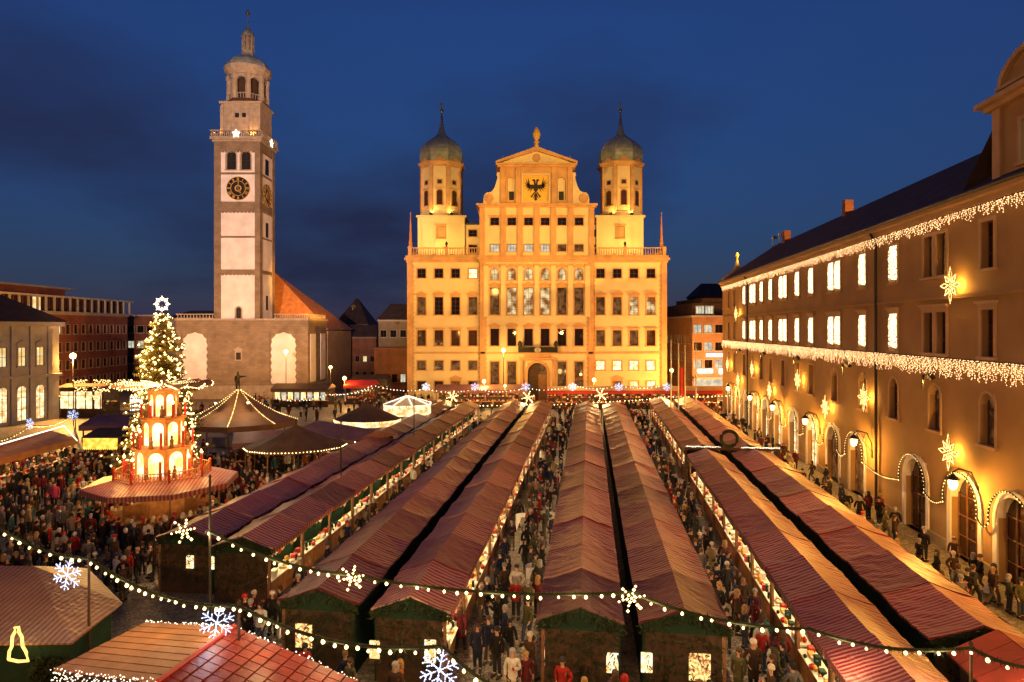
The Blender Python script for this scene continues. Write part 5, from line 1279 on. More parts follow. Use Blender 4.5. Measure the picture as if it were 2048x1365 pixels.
# ---------------------------------------------------------------- people
def skin_mesh(name, verts, edges, radii, root, mats, sub=1, extra=None):
    me = bpy.data.meshes.new(name); me.from_pydata(verts, edges, [])
    o = bpy.data.objects.new('tmp_figure', me); COL.objects.link(o)
    md = o.modifiers.new('s', 'SKIN'); md.use_smooth_shade = True; md.branch_smoothing = 0.6
    sv = me.skin_vertices[0].data
    for i, r_ in enumerate(radii): sv[i].radius = r_ if isinstance(r_, tuple) else (r_, r_)
    for i in range(len(verts)): sv[i].use_root = (i == root)
    if sub: q = o.modifiers.new('u', 'SUBSURF'); q.levels = sub; q.render_levels = sub
    dg = ctx.evaluated_depsgraph_get(); ev = o.evaluated_get(dg)
    m2 = bpy.data.meshes.new_from_object(ev, depsgraph=dg); m2.name = name
    bpy.data.objects.remove(o); bpy.data.meshes.remove(me)
    m2.materials.clear()
    for q in mats: m2.materials.append(MATS[q])
    m2.polygons.foreach_set('use_smooth', [True]*len(m2.polygons))
    if extra:
        bm = bmesh.new(); bm.from_mesh(m2)
        for c, s, mi in extra:
            r = bmesh.ops.create_icosphere(bm, subdivisions=1, radius=1.0, matrix=Matrix.Translation(c) @ Matrix.Diagonal((*s, 1)))
            for v in r['verts']:
                for f in v.link_faces: f.material_index = mi
        bm.to_mesh(m2); bm.free()
    return m2
POSES = {  # arm: elbow, wrist, hand offsets per side; leg: knee, ankle y
    'stand': dict(arm=[((.235,.03,1.12),(.235,-.03,.88)), ((.235,.03,1.12),(.235,-.03,.88))], leg=[(-.01,.02),(-.01,.02)]),
    'walk': dict(arm=[((.23,-.10,1.14),(.21,-.26,.97)), ((.23,.13,1.14),(.24,.20,.91))], leg=[(-.05,.24),(-.20,-.22)]),
    'cup': dict(arm=[((.24,.0,1.13),(.09,-.27,1.22)), ((.24,.04,1.12),(.22,-.06,.90))], leg=[(-.02,.03),(-.01,.0)]),
    'pocket': dict(arm=[((.28,.10,1.12),(.19,-.05,.93)), ((.28,.10,1.12),(.19,-.05,.93))], leg=[(-.02,.05),(-.02,-.03)]),
    'bag': dict(arm=[((.25,.02,1.11),(.26,-.02,.86)), ((.24,-.06,1.12),(.20,-.20,.95))], leg=[(-.03,.12),(-.12,-.12)]),
}
def person_meshes(pose, hem, hair, hat):
    P = POSES[pose]
    V = [(0,0,.93),(0,0,1.10),(0,.0,1.30),(0,.0,1.45),(0,-.01,1.535),(0,-.02,1.615),(0,-.01,1.685),(0,-.115,1.60)]
    Rr = [(.13,.11),(.125,.10),(.15,.11),.055,(.07,.075),(.082,.098),(.062,.075),.016]
    E = [(0,1),(1,2),(2,3),(3,4),(4,5),(5,6),(5,7)]
    for s_, (el, wr) in ((1, P['arm'][0]), (-1, P['arm'][1])):
        b = len(V); d = (Vector(wr)-Vector(el)).normalized()
        V += [(s_*.17,0,1.38),(s_*el[0],el[1],el[2]),(s_*wr[0],wr[1],wr[2])]; Rr += [.06,.045,.030]; E += [(2,b),(b,b+1),(b+1,b+2)]
        w_ = Vector((s_*wr[0],wr[1],wr[2])); dd = Vector((s_*d.x,d.y,d.z)); sd = dd.cross(Vector((s_,0,0))).normalized()
        if sd.length < .1: sd = Vector((0,1,0))
        pal = w_+dd*.07; k = len(V); V.append(tuple(pal)); Rr.append((.036,.02)); E.append((b+2,k))
        for q, (off_, L) in enumerate(((-.030,.065),(-.010,.080),(.010,.075),(.030,.058))):
            base = pal+sd*off_; V += [tuple(base+dd*L*.55), tuple(base+dd*L+Vector((-s_*.02,-.005,0)))]; Rr += [.0105,.008]; j = len(V); E += [(k,j-2),(j-2,j-1)]
        V += [tuple(w_+dd*.05-sd*.045), tuple(w_+dd*.085-sd*.062)]; Rr += [.012,.009]; j = len(V); E += [(k,j-2),(j-2,j-1)]
    for s_, (ky, ay) in ((1, P['leg'][0]), (-1, P['leg'][1])):
        b = len(V); lift = .05 if ay > .2 else 0
        V += [(s_*.085,0,.86),(s_*.095,ky,.49),(s_*.10,ay,.09+lift),(s_*.115,ay-.15,.045)]; Rr += [.085,.058,.042,.034]; E += [(0,b),(b,b+1),(b+1,b+2),(b+2,b+3)]
    ex = [(Vector((s_*.032,-.108,1.625)), (.013,.008,.009), 1) for s_ in (1,-1)]+[(Vector((0,-.105,1.555)), (.022,.008,.007), 1)]+[(Vector((s_*.083,-.01,1.61)), (.012,.024,.032), 0) for s_ in (1,-1)]
    body = skin_mesh('person', V, E, Rr, 0, ['skin', 'eye'], 1, ex)
    # coat
    CV = [(0,.0,1.475),(0,.0,1.34),(0,0,1.10),(0,0,.90)]; CR = [(.085,.085),(.175,.125),(.165,.135),(.185,.150)]; CE = [(0,1),(1,2),(2,3)]
    if hem < .8: CV += [(0,.0,(hem+.9)/2),(0,0,hem)]; CR += [(.20,.17),(.21,.185)]; CE += [(3,4),(4,5)]
    else: CV += [(0,0,hem)]; CR += [(.185,.155)]; CE += [(3,4)]
    for s_, (el, wr) in ((1, P['arm'][0]), (-1, P['arm'][1])):
        b = len(CV); CV += [(s_*.18,0,1.385),(s_*el[0],el[1],el[2]),(s_*wr[0],wr[1],wr[2])]; CR += [.082,.066,.052]; CE += [(1,b),(b,b+1),(b+1,b+2)]
    coat = skin_mesh('coat', CV, CE, CR, 2, ['wool'], 1)
    TV = [(0,0,.93)]; TR = [(.15,.13)]; TE = []
    for s_, (ky, ay) in ((1, P['leg'][0]), (-1, P['leg'][1])):
        b = len(TV); lift = .05 if ay > .2 else 0
        TV += [(s_*.088,0,.84),(s_*.097,ky,.49),(s_*.10,ay,.10+lift)]; TR += [.10,.076,.066]; TE += [(0,b),(b,b+1),(b+1,b+2)]
    trou = skin_mesh('trousers', TV, TE, TR, 0, ['cloth_plain'], 1)
    sh = MB()
    for s_, (ky, ay) in ((1, P['leg'][0]), (-1, P['leg'][1])):
        lift = .05 if ay > .2 else 0
        sh.add([(s_*.11+x*.05, ay+.07-y*.29, lift+z) for x, y, z in ((-1,0,0),(1,0,0),(1.1,.8,0),(.6,1,0),(-.6,1,0),(-1.1,.8,0),(-.9,0,.11),(.9,0,.11),(.9,.55,.10),(.6,.95,.05),(-.6,.95,.05),(-.9,.55,.10))],
               [(0,5,4,3,2,1),(0,1,7,6),(1,2,8,7),(2,3,9,8),(3,4,10,9),(4,5,11,10),(5,0,6,11),(6,7,8,11),(11,8,9,10)])
    shoes = sh.mesh('shoes', 'shoe')
    h = MB()
    if hat == 'beanie':
        h.lathe([(.103,1.63),(.112,1.64),(.112,1.675),(.108,1.68),(.104,1.72),(.082,1.755),(.045,1.775),(.01,1.78)], 12, 0, .0)
        top = h.mesh('knit_hat', 'wool', True)
    elif hat == 'hood':
        h.lathe([(.15,1.40),(.13,1.47),(.115,1.52)], 12, 0, .01)
        for k in range(1):
            h.lathe([(.108,1.52),(.125,1.58),(.122,1.66),(.10,1.725),(.05,1.755),(.01,1.76)], 12, 0, .028)
        top = h.mesh('hood', 'wool', True)
    else:
        h.lathe([(.085,1.60),(.103,1.63),(.106,1.67),(.094,1.715),(.06,1.745),(.01,1.752)], 12, 0, .012)
        h.lathe([(.05,1.53),(.085,1.56),(.085,1.64),(.05,1.66)], 10, 0, .045)
        if hair == 'long': h.lathe([(.075,1.36),(.115,1.42),(.112,1.52),(.105,1.64),(.05,1.68)], 10, 0, .045, sx=1, sy=.7)
        top = h.mesh('hair', 'hair_brown', True)
    bag = None
    if pose == 'bag':
        bb = MB(); bb.add([(-.06,-.19,0),(.06,-.19,0),(.06,.19,0),(-.06,.19,0),(-.035,-.16,.36),(.035,-.16,.36),(.035,.16,.36),(-.035,.16,.36)], [(0,3,2,1),(4,5,6,7),(0,1,5,4),(1,2,6,5),(2,3,7,6),(3,0,4,7)], 0, Matrix.Translation((.27,-.03,.38)))
        bb.tube([(.27,-.12,.73),(.27,-.08,.83),(.27,.02,.83),(.27,.06,.73)], .008, 4); bag = bb.mesh('shopping_bag', 'white_cloth')
    cup = None
    if pose == 'cup': cup = MB().lathe([(.03,1.22),(.04,1.30),(.035,1.30)], 8, .06, -.335).mesh('mug', 'red_paint')
    return dict(body=body, coat=coat, trou=trou, shoes=shoes, top=top, topname='knit_hat' if hat == 'beanie' else 'hood' if hat == 'hood' else 'hair', bag=bag, cup=cup, pose=pose, hem=hem, hair=hair, hat=hat)
PROTOS = [person_meshes(*a) for a in (('stand',.80,'short',None),('walk',.80,'short',None),('walk',.50,'long',None),('cup',.72,'long',None),('cup',.82,'short','beanie'),('pocket',.78,'short',None),('pocket',.45,'long','beanie'),('bag',.74,'short','hood'),('stand',.48,'long',None),('walk',.78,'short','beanie'))]
for nm in ('hair_black', 'hair_blond', 'hair_grey'):
    for p in PROTOS:
        if p['topname'] == 'hair':
            m2 = p['top'].copy(); m2.materials[0] = MATS[nm]; p[nm] = m2
COATS = [('black', (.014,.012,.012), 26), ('charcoal', (.045,.042,.042), 9), ('navy', (.014,.018,.045), 9), ('dark brown', (.06,.032,.018), 9), ('maroon', (.11,.014,.018), 6), ('red', (.33,.022,.018), 3), ('orange', (.34,.10,.03), 1.5), ('pink', (.36,.04,.13), 0.8), ('beige', (.34,.25,.15), 3.5), ('cream', (.62,.57,.48), 4), ('grey', (.12,.11,.11), 4), ('olive', (.085,.08,.035), 4), ('teal', (.03,.10,.12), 2), ('mustard', (.26,.14,.03), 1)]
CW_ = [c[2] for c in COATS]
HATC = [('red', (.30,.02,.02)), ('pale', (.38,.34,.28)), ('black', (.02,.02,.02)), ('black', (.02,.02,.02)), ('dark blue', (.02,.03,.07)), ('grey', (.12,.12,.12)), ('brown', (.08,.045,.025))]
rp_ = random.Random(77)
seen_lab = {}
def person(x, y, z, rot, zone, proto=None, coat=None, scale=None):
    p = PROTOS[proto] if proto is not None else rp_.choice(PROTOS)
    c = coat if coat is not None else rp_.choices(COATS, CW_)[0]
    s = scale or rp_.uniform(.94, 1.07)
    o = put('person', p['body'], None, (x, y, z), rot, scale=(s*rp_.uniform(.98,1.08), s*rp_.uniform(.98,1.1), s))
    k = put('coat', p['coat'], o); k.color = (*[min(1, q*1.25) for q in c[1]], 1)
    t = put('trousers', p['trou'], o); tc_ = rp_.choice([(.03,.03,.035),(.05,.06,.10),(.02,.02,.02),(.10,.08,.06)]); t.color = (*[q*1.2 for q in tc_], 1)
    put('shoes', p['shoes'], o)
    if p['topname'] == 'hair':
        hn, hm = rp_.choice([('brown', None), ('brown', None), ('dark', 'hair_black'), ('blond', 'hair_blond'), ('grey', 'hair_grey')])
        put('hair', p[hm] if hm else p['top'], o); hd = '%s%s hair' % ('long ' if p['hair'] == 'long' else '', hn)
    elif p['topname'] == 'hood':
        h = put('hood', p['top'], o); h.color = k.color; hd = 'hood up'
    else:
        hc = rp_.choice(HATC); h = put('knit_hat', p['top'], o); h.color = (*[q*2 for q in hc[1]], 1); hd = '%s knit hat' % hc[0]
    ex = ''
    if p['bag']: put('shopping_bag', p['bag'], o); ex = ' carrying a pale bag'
    if p['cup']: put('mug', p['cup'], o); ex = ' holding a mug'
    if p['pose'] == 'walk': ex = ' walking'
    lab = 'person in %s %s, %s%s, %s' % (('long ' if p['hem'] < .6 else '')+c[0], 'coat', hd, ex, zone)
    o['_lab'] = lab; o['category'] = 'person'; o['group'] = 'market visitors'; o['_y'] = y
    PEOPLE.append(o)
    return o
PEOPLE = []; LOW = []
def low_person(x, y, z, rot, coat):
    LOW.append((x, y, z, rot, coat))
taken = {}
def free(x, y, d=0.48):
    i, j = int(x//0.6), int(y//0.6)
    for a in (-1, 0, 1):
        for b in (-1, 0, 1):
            for (u, v) in taken.get((i+a, j+b), ()):
                if (u-x)**2+(v-y)**2 < d*d: return False
    taken.setdefault((i, j), []).append((x, y)); return True
def in_poly(x, y, P):
    c = False; n = len(P)
    for i in range(n):
        (x0, y0), (x1, y1) = P[i], P[(i+1) % n]
        if (y0 > y) != (y1 > y) and x < (x1-x0)*(y-y0)/(y1-y0)+x0: c = not c
    return c
AN = math.atan2(1, 0.1185)
def aisle(xa, xb, ln, Ya, Yb, n, zone, split, seed):
    rs = random.Random(seed); k = 0; tries = 0
    while k < n and tries < n*30:
        tries += 1
        Y = Ya+(Yb-Ya)*rs.random()**1.15; x0 = rs.uniform(xa, xb); X = x0+ln*Y
        if not free(X, Y): continue
        k += 1; rot = rs.choice([R(0), R(180), R(90), R(-90)])+rs.uniform(-0.6, 0.6)
        if Y < split: person(X, Y, 0.0, rot, zone)
        else: low_person(X, Y, 0.0, rot, rs.choices(COATS, CW_)[0][1])
aisle(-13.9, -11.7, .1185, 25.5, 84, 84, 'third-row aisle', 46, 1)
aisle(-4.45, -2.2, .1185, 23.5, 84, 112, 'middle aisle', 50, 2)
aisle(5.15, 6.75, .125, 19.5, 90, 135, 'aisle by the cream counter', 48, 3)
aisle(14.8, 19.0, .1185, 28, 95, 105, 'arcade lane', 54, 4)
# people in front of the row ends
fg = [(1477,1269,22.0,8),(1511,1271,22.2,6),(1578,1268,22.3,8),(1052,1272,21.9,8),(1025,1283,21.7,3),(994,1236,23.4,0),(955,1222,23.8,8),(921,1196,25.2,2),(962,1140,27.5,0),(1125,1272,21.3,6),(1168,1300,20.2,2),(1188,1318,20.4,3),(1172,1345,18.8,0),(1230,1305,20.6,3),(1250,1292,20.3,7),(1400,1325,19.8,4),(1420,1318,20.0,2),(1386,1338,19.3,9),(700,1262,21.4,3),(690,1268,21.9,9),(800,1262,21.3,2),(790,1275,20.8,8),(740,1320,18.6,2),(800,1325,18.3,9),(780,1338,18.0,3),(1560,1312,20.4,0),(560,1168,27.5,0),(545,1180,26.6,6),(600,1110,30.0,2),(620,1090,31.0,8),(650,1075,33,3),(1060,1250,23.0,9),(985,1250,23.6,1),(880,1245,23.2,7),(575,1215,24.3,5),(520,1190,25.4,1),(1340,1322,19.6,5),(610,1240,22.4,4),(555,1262,21.5,8),(1095,1330,19.0,1)]
rs_ = random.Random(9)
for px, py, Y, pr in fg:
    X = PX(px, Y)
    if free(X, Y, 0.4): person(X, Y, 0.0, rs_.choice([R(0), R(180), R(40), R(-50), R(160)])+rs_.uniform(-.4, .4), 'by the row ends', pr)
# dense crowd round the pyramid
PYX, PYY = PX(327, 41.0), 41.0
P_left = [(-46, 60), (-30, 34.5), (-24, 28.0), (-16.0, 26.5), (-17.2, 30.2), (-16.0, 35), (-13.4, 60), (-14, 63), (-24, 62), (-30, 64)]
rs = random.Random(21); k = 0; tries = 0; ind = 0
cand = []
while k < 640 and tries < 60000:
    tries += 1
    Y = rs.uniform(27, 64); X = rs.uniform(-46, -12)
    if not in_poly(X, Y, P_left): continue
    if (X-PYX)**2+(Y-PYY)**2 < 3.3**2 or X-0.1185*Y > -21.3: continue
    if (X+25)**2+(Y-49)**2 < 2.0 or (X-PX(480, 62))**2+(Y-62)**2 < 16 or (X-PX(610, 54))**2+(Y-54)**2 < 9: continue
    if not free(X, Y, 0.5): continue
    k += 1; cand.append((Y, X))
cand.sort()
for i, (Y, X) in enumerate(cand):
    rot = math.atan2(PYY-Y, PYX-X)+R(90)+rs.uniform(-1.2, 1.2)
    if len(PEOPLE) < 297: person(X, Y, 0.0, rot, 'in pyramid crowd')
    else: low_person(X, Y, 0.0, rot, rs.choices(COATS, CW_)[0][1])
for k in range(60):   # queue round the pyramid booth
    a = rs.uniform(0, 6.28); r_ = rs.uniform(3.7, 4.9); X, Y = PYX+r_*math.cos(a), PYY+r_*math.sin(a)
    if free(X, Y, 0.45): low_person(X, Y, 0.0, a-R(90)+rs.uniform(-.5, .5), rs.choices(COATS, CW_)[0][1])
for k in range(330):   # far end of the square
    Y = rs.uniform(88, 111); X = rs.uniform(-46, 33)
    if free(X, Y, 0.5): low_person(X, Y, 0.0, rs.uniform(0, 6.28), rs.choices(COATS, CW_)[0][1])
# unique wording: nearest first among look-alikes
by = {}
for o in PEOPLE: by.setdefault(o['_lab'], []).append(o)
for lab, L_ in by.items():
    L_.sort(key=lambda o: o['_y'])
    for i, o in enumerate(L_):
        o['label'] = lab if len(L_) == 1 else lab.replace('person', '%s person' % (ORD[i] if i else 'nearest'), 1)
    for o in L_: del o['_lab']; del o['_y']
def crowd_mesh():
    Vt = []; Ft = []; Ct = []
    def ring(n, rx_, ry_, z, cx_=0, cy_=0): return [(cx_+rx_*math.cos(2*math.pi*i/n), cy_+ry_*math.sin(2*math.pi*i/n), z) for i in range(n)]
    tv = []; tf = []; tt = []      # template: tone id 0 coat 1 trousers 2 skin 3 hair
    def loft(rings, tone):
        b = len(tv); n = len(rings[0])
        for r_ in rings: tv.extend(r_)
        for j in range(len(rings)-1):
            for i in range(n): tf.append((b+j*n+i, b+j*n+(i+1) % n, b+(j+1)*n+(i+1) % n, b+(j+1)*n+i)); tt.append(tone)
        tf.append(tuple(b+(len(rings)-1)*n+i for i in range(n))); tt.append(tone)
    loft([ring(8,.20,.16,.75), ring(8,.19,.15,.95), ring(8,.17,.13,1.12), ring(8,.22,.14,1.36), ring(8,.10,.09,1.47)], 0)
    for s_ in (1, -1):
        loft([ring(5,.055,.06,.08,s_*.1,0), ring(5,.08,.085,.5,s_*.1,0), ring(5,.095,.10,.82,s_*.09,0)], 1)
        loft([ring(5,.035,.035,.84,s_*.25,-.05), ring(5,.06,.06,1.12,s_*.25,.02), ring(5,.075,.075,1.40,s_*.19,0)], 0)
        loft([ring(5,.05,.13,.0,s_*.11,-.06), ring(5,.04,.11,.09,s_*.11,-.04)], 3)
        loft([ring(5,.025,.03,.74,s_*.25,-.07), ring(5,.035,.035,.85,s_*.25,-.05)], 2)
    loft([ring(7,.05,.05,1.45,0,0), ring(7,.075,.09,1.55,0,-.02), ring(7,.085,.10,1.63,0,-.02)], 2)
    loft([ring(7,.088,.08,1.56,0,.035), ring(7,.105,.105,1.64,0,.01), ring(7,.085,.09,1.71,0,.0), ring(7,.03,.03,1.745,0,0)], 3)
    T = np.array(tv); rs2 = random.Random(3)
    hair = [(.05,.03,.015),(.012,.01,.01),(.25,.14,.05),(.25,.24,.22),(.35,.03,.03),(.5,.48,.44),(.03,.03,.04)]
    for (x, y, z, rot, coat) in LOW:
        s = rs2.uniform(.92, 1.08); c, sn = math.cos(rot), math.sin(rot); b = len(Vt)
        Q = T*s; Vt.extend(zip((x+Q[:,0]*c-Q[:,1]*sn).tolist(), (y+Q[:,0]*sn+Q[:,1]*c).tolist(), (z+Q[:,2]).tolist()))
        tones = [coat, rs2.choice([(.02,.02,.025),(.03,.035,.06),(.05,.04,.03)]), (.50,.28,.19), rs2.choice(hair)]
        for f, t_ in zip(tf, tt): Ft.append(tuple(b+i for i in f)); Ct.append(tones[t_])
    me = bpy.data.meshes.new('crowd'); me.from_pydata(Vt, [], Ft)
    at = me.color_attributes.new('tone', 'FLOAT_COLOR', 'CORNER')
    arr = np.ones((len(me.loops), 4), np.float32); ls = np.empty(len(me.polygons), np.int32); me.polygons.foreach_get('loop_total', ls)
    arr[:, :3] = np.repeat(np.array(Ct, np.float32), ls, axis=0); at.data.foreach_set('color', arr.ravel())
    me.materials.append(MATS['crowd_cloth']); return me
cr = put('crowd', crowd_mesh(), None, kind='stuff'); cr['label'] = 'dense crowd of market visitors in winter coats'; cr['category'] = 'crowd'
# ---------------------------------------------------------------- Christmas tree
TYY = 49.0; TXX = PX(324, TYY); TH_ = PZ(618, TYY)
tr = thing('christmas_tree', 'tall fir tree covered in warm light bulbs behind the candle pyramid', 'tree', (TXX, TYY, 0))
MB().lathe([(0.28, 0), (0.22, 3), (0.10, TH_*0.7), (0.02, TH_)], 8).build('trunk', 'bark', tr)
rs = random.Random(31); Vt = []; Ft = []
bulbs = []
def crown_r(u): return 3.45*(1-u)**0.55*(1.0 if u > 0.12 else 0.75+2*u)
z = 2.2
while z < TH_-0.15:
    u = (z-2.0)/(TH_-2.0); rr = crown_r(u)*rs.uniform(0.8, 1.12)
    nb = int(8+12*(1-u))
    for k in range(nb):
        a = rs.uniform(0, 2*math.pi); L = rr*rs.uniform(0.72, 1.08); dz = -0.22*L+rs.uniform(-0.15, 0.1)
        p0 = Vector((0, 0, z)); p1 = Vector((L*math.cos(a), L*math.sin(a), z+dz+0.12*L))
        n = max(5, int(L*9))
        side = Vector((-math.sin(a), math.cos(a), 0))
        for j in range(n):
            t = (j+0.6)/n; c = p0+(p1-p0)*t; c.z -= 0.25*L*t*(1-t)
            wl = (0.42*(1-t)+0.14)*rs.uniform(0.6, 1.2)*(0.5+0.5*min(1, L))
            for s_ in (-1, 1):
                d = (side*s_*wl+(p1-p0).normalized()*wl*0.6+Vector((0, 0, rs.uniform(-0.18, 0.02))))
                w2 = (p1-p0).normalized()*0.035+Vector((0, 0, 0.03))
                b = len(Vt); Vt += [tuple(c-w2), tuple(c+w2), tuple(c+d)]; Ft.append((b, b+1, b+2))
                b = len(Vt); m = c+d*0.45; e = m+Vector((rs.uniform(-.1, .1), rs.uniform(-.1, .1), -rs.uniform(0.08, 0.2))); Vt += [tuple(m-w2*0.8), tuple(m+w2*0.8), tuple(e)]; Ft.append((b, b+1, b+2))
        for _b in range(2):
            if rs.random() < 0.78: q = p0+(p1-p0)*rs.uniform(0.7, 1.04); bulbs.append((q.x, q.y, q.z+rs.uniform(-0.08, 0.06)))
    z += rs.uniform(0.16, 0.24)
me = bpy.data.meshes.new('crown'); me.from_pydata(Vt, [], Ft); me.materials.append(MATS['needles']); put('crown', me, tr, kind='stuff')
put('light_bulbs', bulbs_mesh('light_bulbs', bulbs, 0.07, 'bulb_tree', 0.5), tr, kind='stuff')
tp = thing('tree_star', 'glowing ring-shaped snow star on top of the fir tree', 'star', (TXX, TYY, TH_+0.35), 0)
pts = []
for k in range(8):
    a = 2*math.pi*k/8
    for r_ in (0.28, 0.38, 0.48, 0.58): pts.append((r_*math.sin(a), 0, r_*math.cos(a)))
    for r_ in (0.36, 0.46): pts.append((r_*math.sin(a+R(14)), 0, r_*math.cos(a+R(14)))); pts.append((r_*math.sin(a-R(14)), 0, r_*math.cos(a-R(14))))
put('star_bulbs', bulbs_mesh('star_bulbs', pts, 0.055, 'bulb_white'), tp, kind='stuff')
MB().tube([(0, 0.03, -0.5), (0, 0.03, 0.0)], 0.03, 5).build('star_stem', 'iron', tp)
for zz, pw in ((4.5, 220), (7.0, 230), (9.0, 220), (11.0, 170), (13.0, 80)):
    for s_ in (-1, 1): lamp('POINT', 'tree_glow', (s_*1.3*(1-zz/17), -3.1*(1-zz/16)**0.5-0.2, zz), pw, (1, .56, .14), tr, 0.6)

# ---------------------------------------------------------------- candle pyramid
py_ = thing('candle_pyramid', 'tiered wooden candle pyramid with glowing arched windows above a striped round roof', 'christmas pyramid', (PYX, PYY, 0), R(12))
def ngon(n, r, a0=0): return [(r*math.cos(a0+2*math.pi*i/n), r*math.sin(a0+2*math.pi*i/n)) for i in range(n)]
N8 = 8; a8 = R(22.5)
rf = MB(); z_e, z_i = 2.95, 3.5
rf.lathe([(4.45, z_e), (4.4, z_e+0.04), (2.9, z_e+0.34), (2.0, z_i), (1.9, z_i)], N8, a0=a8); rf.build('striped_roof', 'tarp_round', py_)
MB().lathe([(4.44, z_e-0.28), (4.44, z_e), (4.38, z_e), (4.38, z_e-0.28)], N8, a0=a8).build('valance', 'tarp_round', py_)
MB().lathe([(3.0, 0.0), (3.0, 1.05), (3.3, 1.1), (3.3, 1.16), (2.7, 1.16), (2.7, 0.0)], N8, a0=a8).build('counter', 'wood_bright', py_)
gd = MB(); rsg = random.Random(4)
for k in range(90):
    a = rsg.uniform(0, 6.28); r_ = rsg.uniform(2.75, 3.05); s_ = rsg.uniform(.05, .12); x_, y_ = r_*math.cos(a), r_*math.sin(a)
    gd.lathe([(s_, 1.163), (s_*1.1, 1.163+s_*2), (s_*.5, 1.163+s_*3)], 6, x_, y_, rsg.randrange(4))
gd.build('goods', ['red_paint', 'tent_white', 'wood_bright', 'gold_paint'], py_, kind='stuff')
MB().lathe([(1.2, 0.0), (1.2, 2.9)], N8, a0=a8).build('booth_core', 'wood_bright', py_)
MB().lathe([(2.0, 2.30), (2.0, 2.38), (1.9, 2.38)], N8, a0=a8).build('booth_lamp', 'shop_lit', py_)
for k in range(6): lamp('POINT', 'booth_light', (3.7*math.cos(k*1.047), 3.7*math.sin(k*1.047), 2.25), 14, (1, .50, .14), py_, 0.2)
for k in range(8):
    a = a8+2*math.pi*k/8; MB().box(-0.06, 0.06, -0.06, 0.06, 0, 2.85).build('booth_post', 'wood', py_).location = (3.25*math.cos(a), 3.25*math.sin(a), 0)
# railing round the first platform
MB().lathe([(2.75, 3.20), (2.75, 3.30), (0.5, 3.31)], N8, a0=a8).build('platform', 'wood_bright', py_)
for k in range(8):
    a0_, a1_ = a8+2*math.pi*k/8, a8+2*math.pi*(k+1)/8
    p, q = Vector((2.7*math.cos(a0_), 2.7*math.sin(a0_), 3.31)), Vector((2.7*math.cos(a1_), 2.7*math.sin(a1_), 3.31))
    rl = MB(); up = Vector((0, 0, 1))
    for h_ in (0.12, 0.58): rl.tube([tuple(p+up*h_), tuple(q+up*h_)], 0.035, 4)
    for j in range(1, 10): c = p+(q-p)*j/10; rl.tube([tuple(c+up*0.1), tuple(c+up*0.6)], 0.025, 4)
    rl.build('railing', 'wood_bright', py_)
    MB().lathe([(0.07, 3.31), (0.07, 3.95), (0.11, 4.0), (0.05, 4.1)], 6, p.x, p.y).build('railing_post', 'red_paint', py_)
# glowing tiers
def tier(r, z0, z1, n, arched=True):
    t = put('tier', None, py_)
    MB().lathe([(r*0.55, z0), (r*0.55, z1)], 10).build('tier_core', 'pane_pyramid', t)
    MB().lathe([(r*1.12, z1), (r*1.16, z1+0.06), (r*1.16, z1+0.14), (r*0.9, z1+0.2)], n, a0=a8).build('tier_slab', 'wood_bright', t)
    for k in range(n):
        a = a8+2*math.pi*(k+0.5)/n; ap = r*math.cos(math.pi/n); hw = r*math.sin(math.pi/n)
        M = Matrix.Translation((ap*math.cos(a), ap*math.sin(a), z0)) @ Matrix.Rotation(a+R(90), 4, 'Z')
        h_ = z1-z0; b = MB(); iw = hw*0.74
        o_ = [(-hw, 0), (-hw, h_), (hw, h_), (hw, 0), (iw, 0)]+arc(0, h_-iw-0.1, iw, 0, 180, 8)+[(-iw, 0)]
        b.prism(o_[::-1], -0.03, 0.03); b.build('arch_frame', 'wood_bright', t).matrix_local = M
        MB().prism([(-iw, 0), (iw, 0)]+arc(0, h_-iw-0.1, iw, 0, 180, 8), 0.06, 0.09).build('arch_glow', 'pane_pyramid', t).matrix_local = M
        aa = a8+2*math.pi*k/n
        MB().tube([(r*1.0*math.cos(aa), r*1.0*math.sin(aa), z0), (r*1.0*math.cos(aa), r*1.0*math.sin(aa), z1)], 0.055, 5).build('tier_post', 'wood_bright', t)
    return t
tier(1.55, 3.36, 5.05, 8); tier(1.15, 5.30, 6.85, 8); tier(0.80, 7.10, 8.55, 8)
for (rr, z0, n, h_) in ((2.15, 3.34, 8, 1.2), (1.65, 5.1, 8, 1.1), (1.22, 6.95, 6, 0.9)):
    if z0 > 4: MB().lathe([(rr+0.12, z0), (rr+0.12, z0+0.1), (0.4, z0+0.11)], 8, a0=a8).build('platform', 'wood_bright', py_)
    for k in range(n):
        a = 2*math.pi*k/n+0.2; x_, y_ = rr*math.cos(a), rr*math.sin(a)
        o = MB().lathe([(0.10, z0+0.1), (0.075, z0+0.2), (0.075, z0+h_)], 7, x_, y_).build('candle', 'red_paint', py_)
        MB().lathe([(0.02, z0+h_), (0.085, z0+h_+0.08), (0.06, z0+h_+0.17), (0.01, z0+h_+0.28)], 7, x_, y_).build('candle_flame', 'candle_glow', o)
    for k in range(n):
        a = 2*math.pi*(k+0.5)/n+0.2; x_, y_ = (rr-0.18)*math.cos(a), (rr-0.18)*math.sin(a); zz = z0+0.1
        MB().lathe([(0.14, zz), (0.10, zz+0.3), (0.12, zz+0.48), (0.05, zz+0.56), (0.075, zz+0.64), (0.06, zz+0.74), (0.01, zz+0.78)], 7, x_, y_).build('carved_figure', 'wood', py_)
rt = put('rotor', None, py_)
MB().lathe([(0.06, 8.6), (0.06, 9.35), (0.25, 9.3), (0.02, 9.7)], 8).build('rotor_shaft', 'wood', rt)
rb = MB(); rpts = []
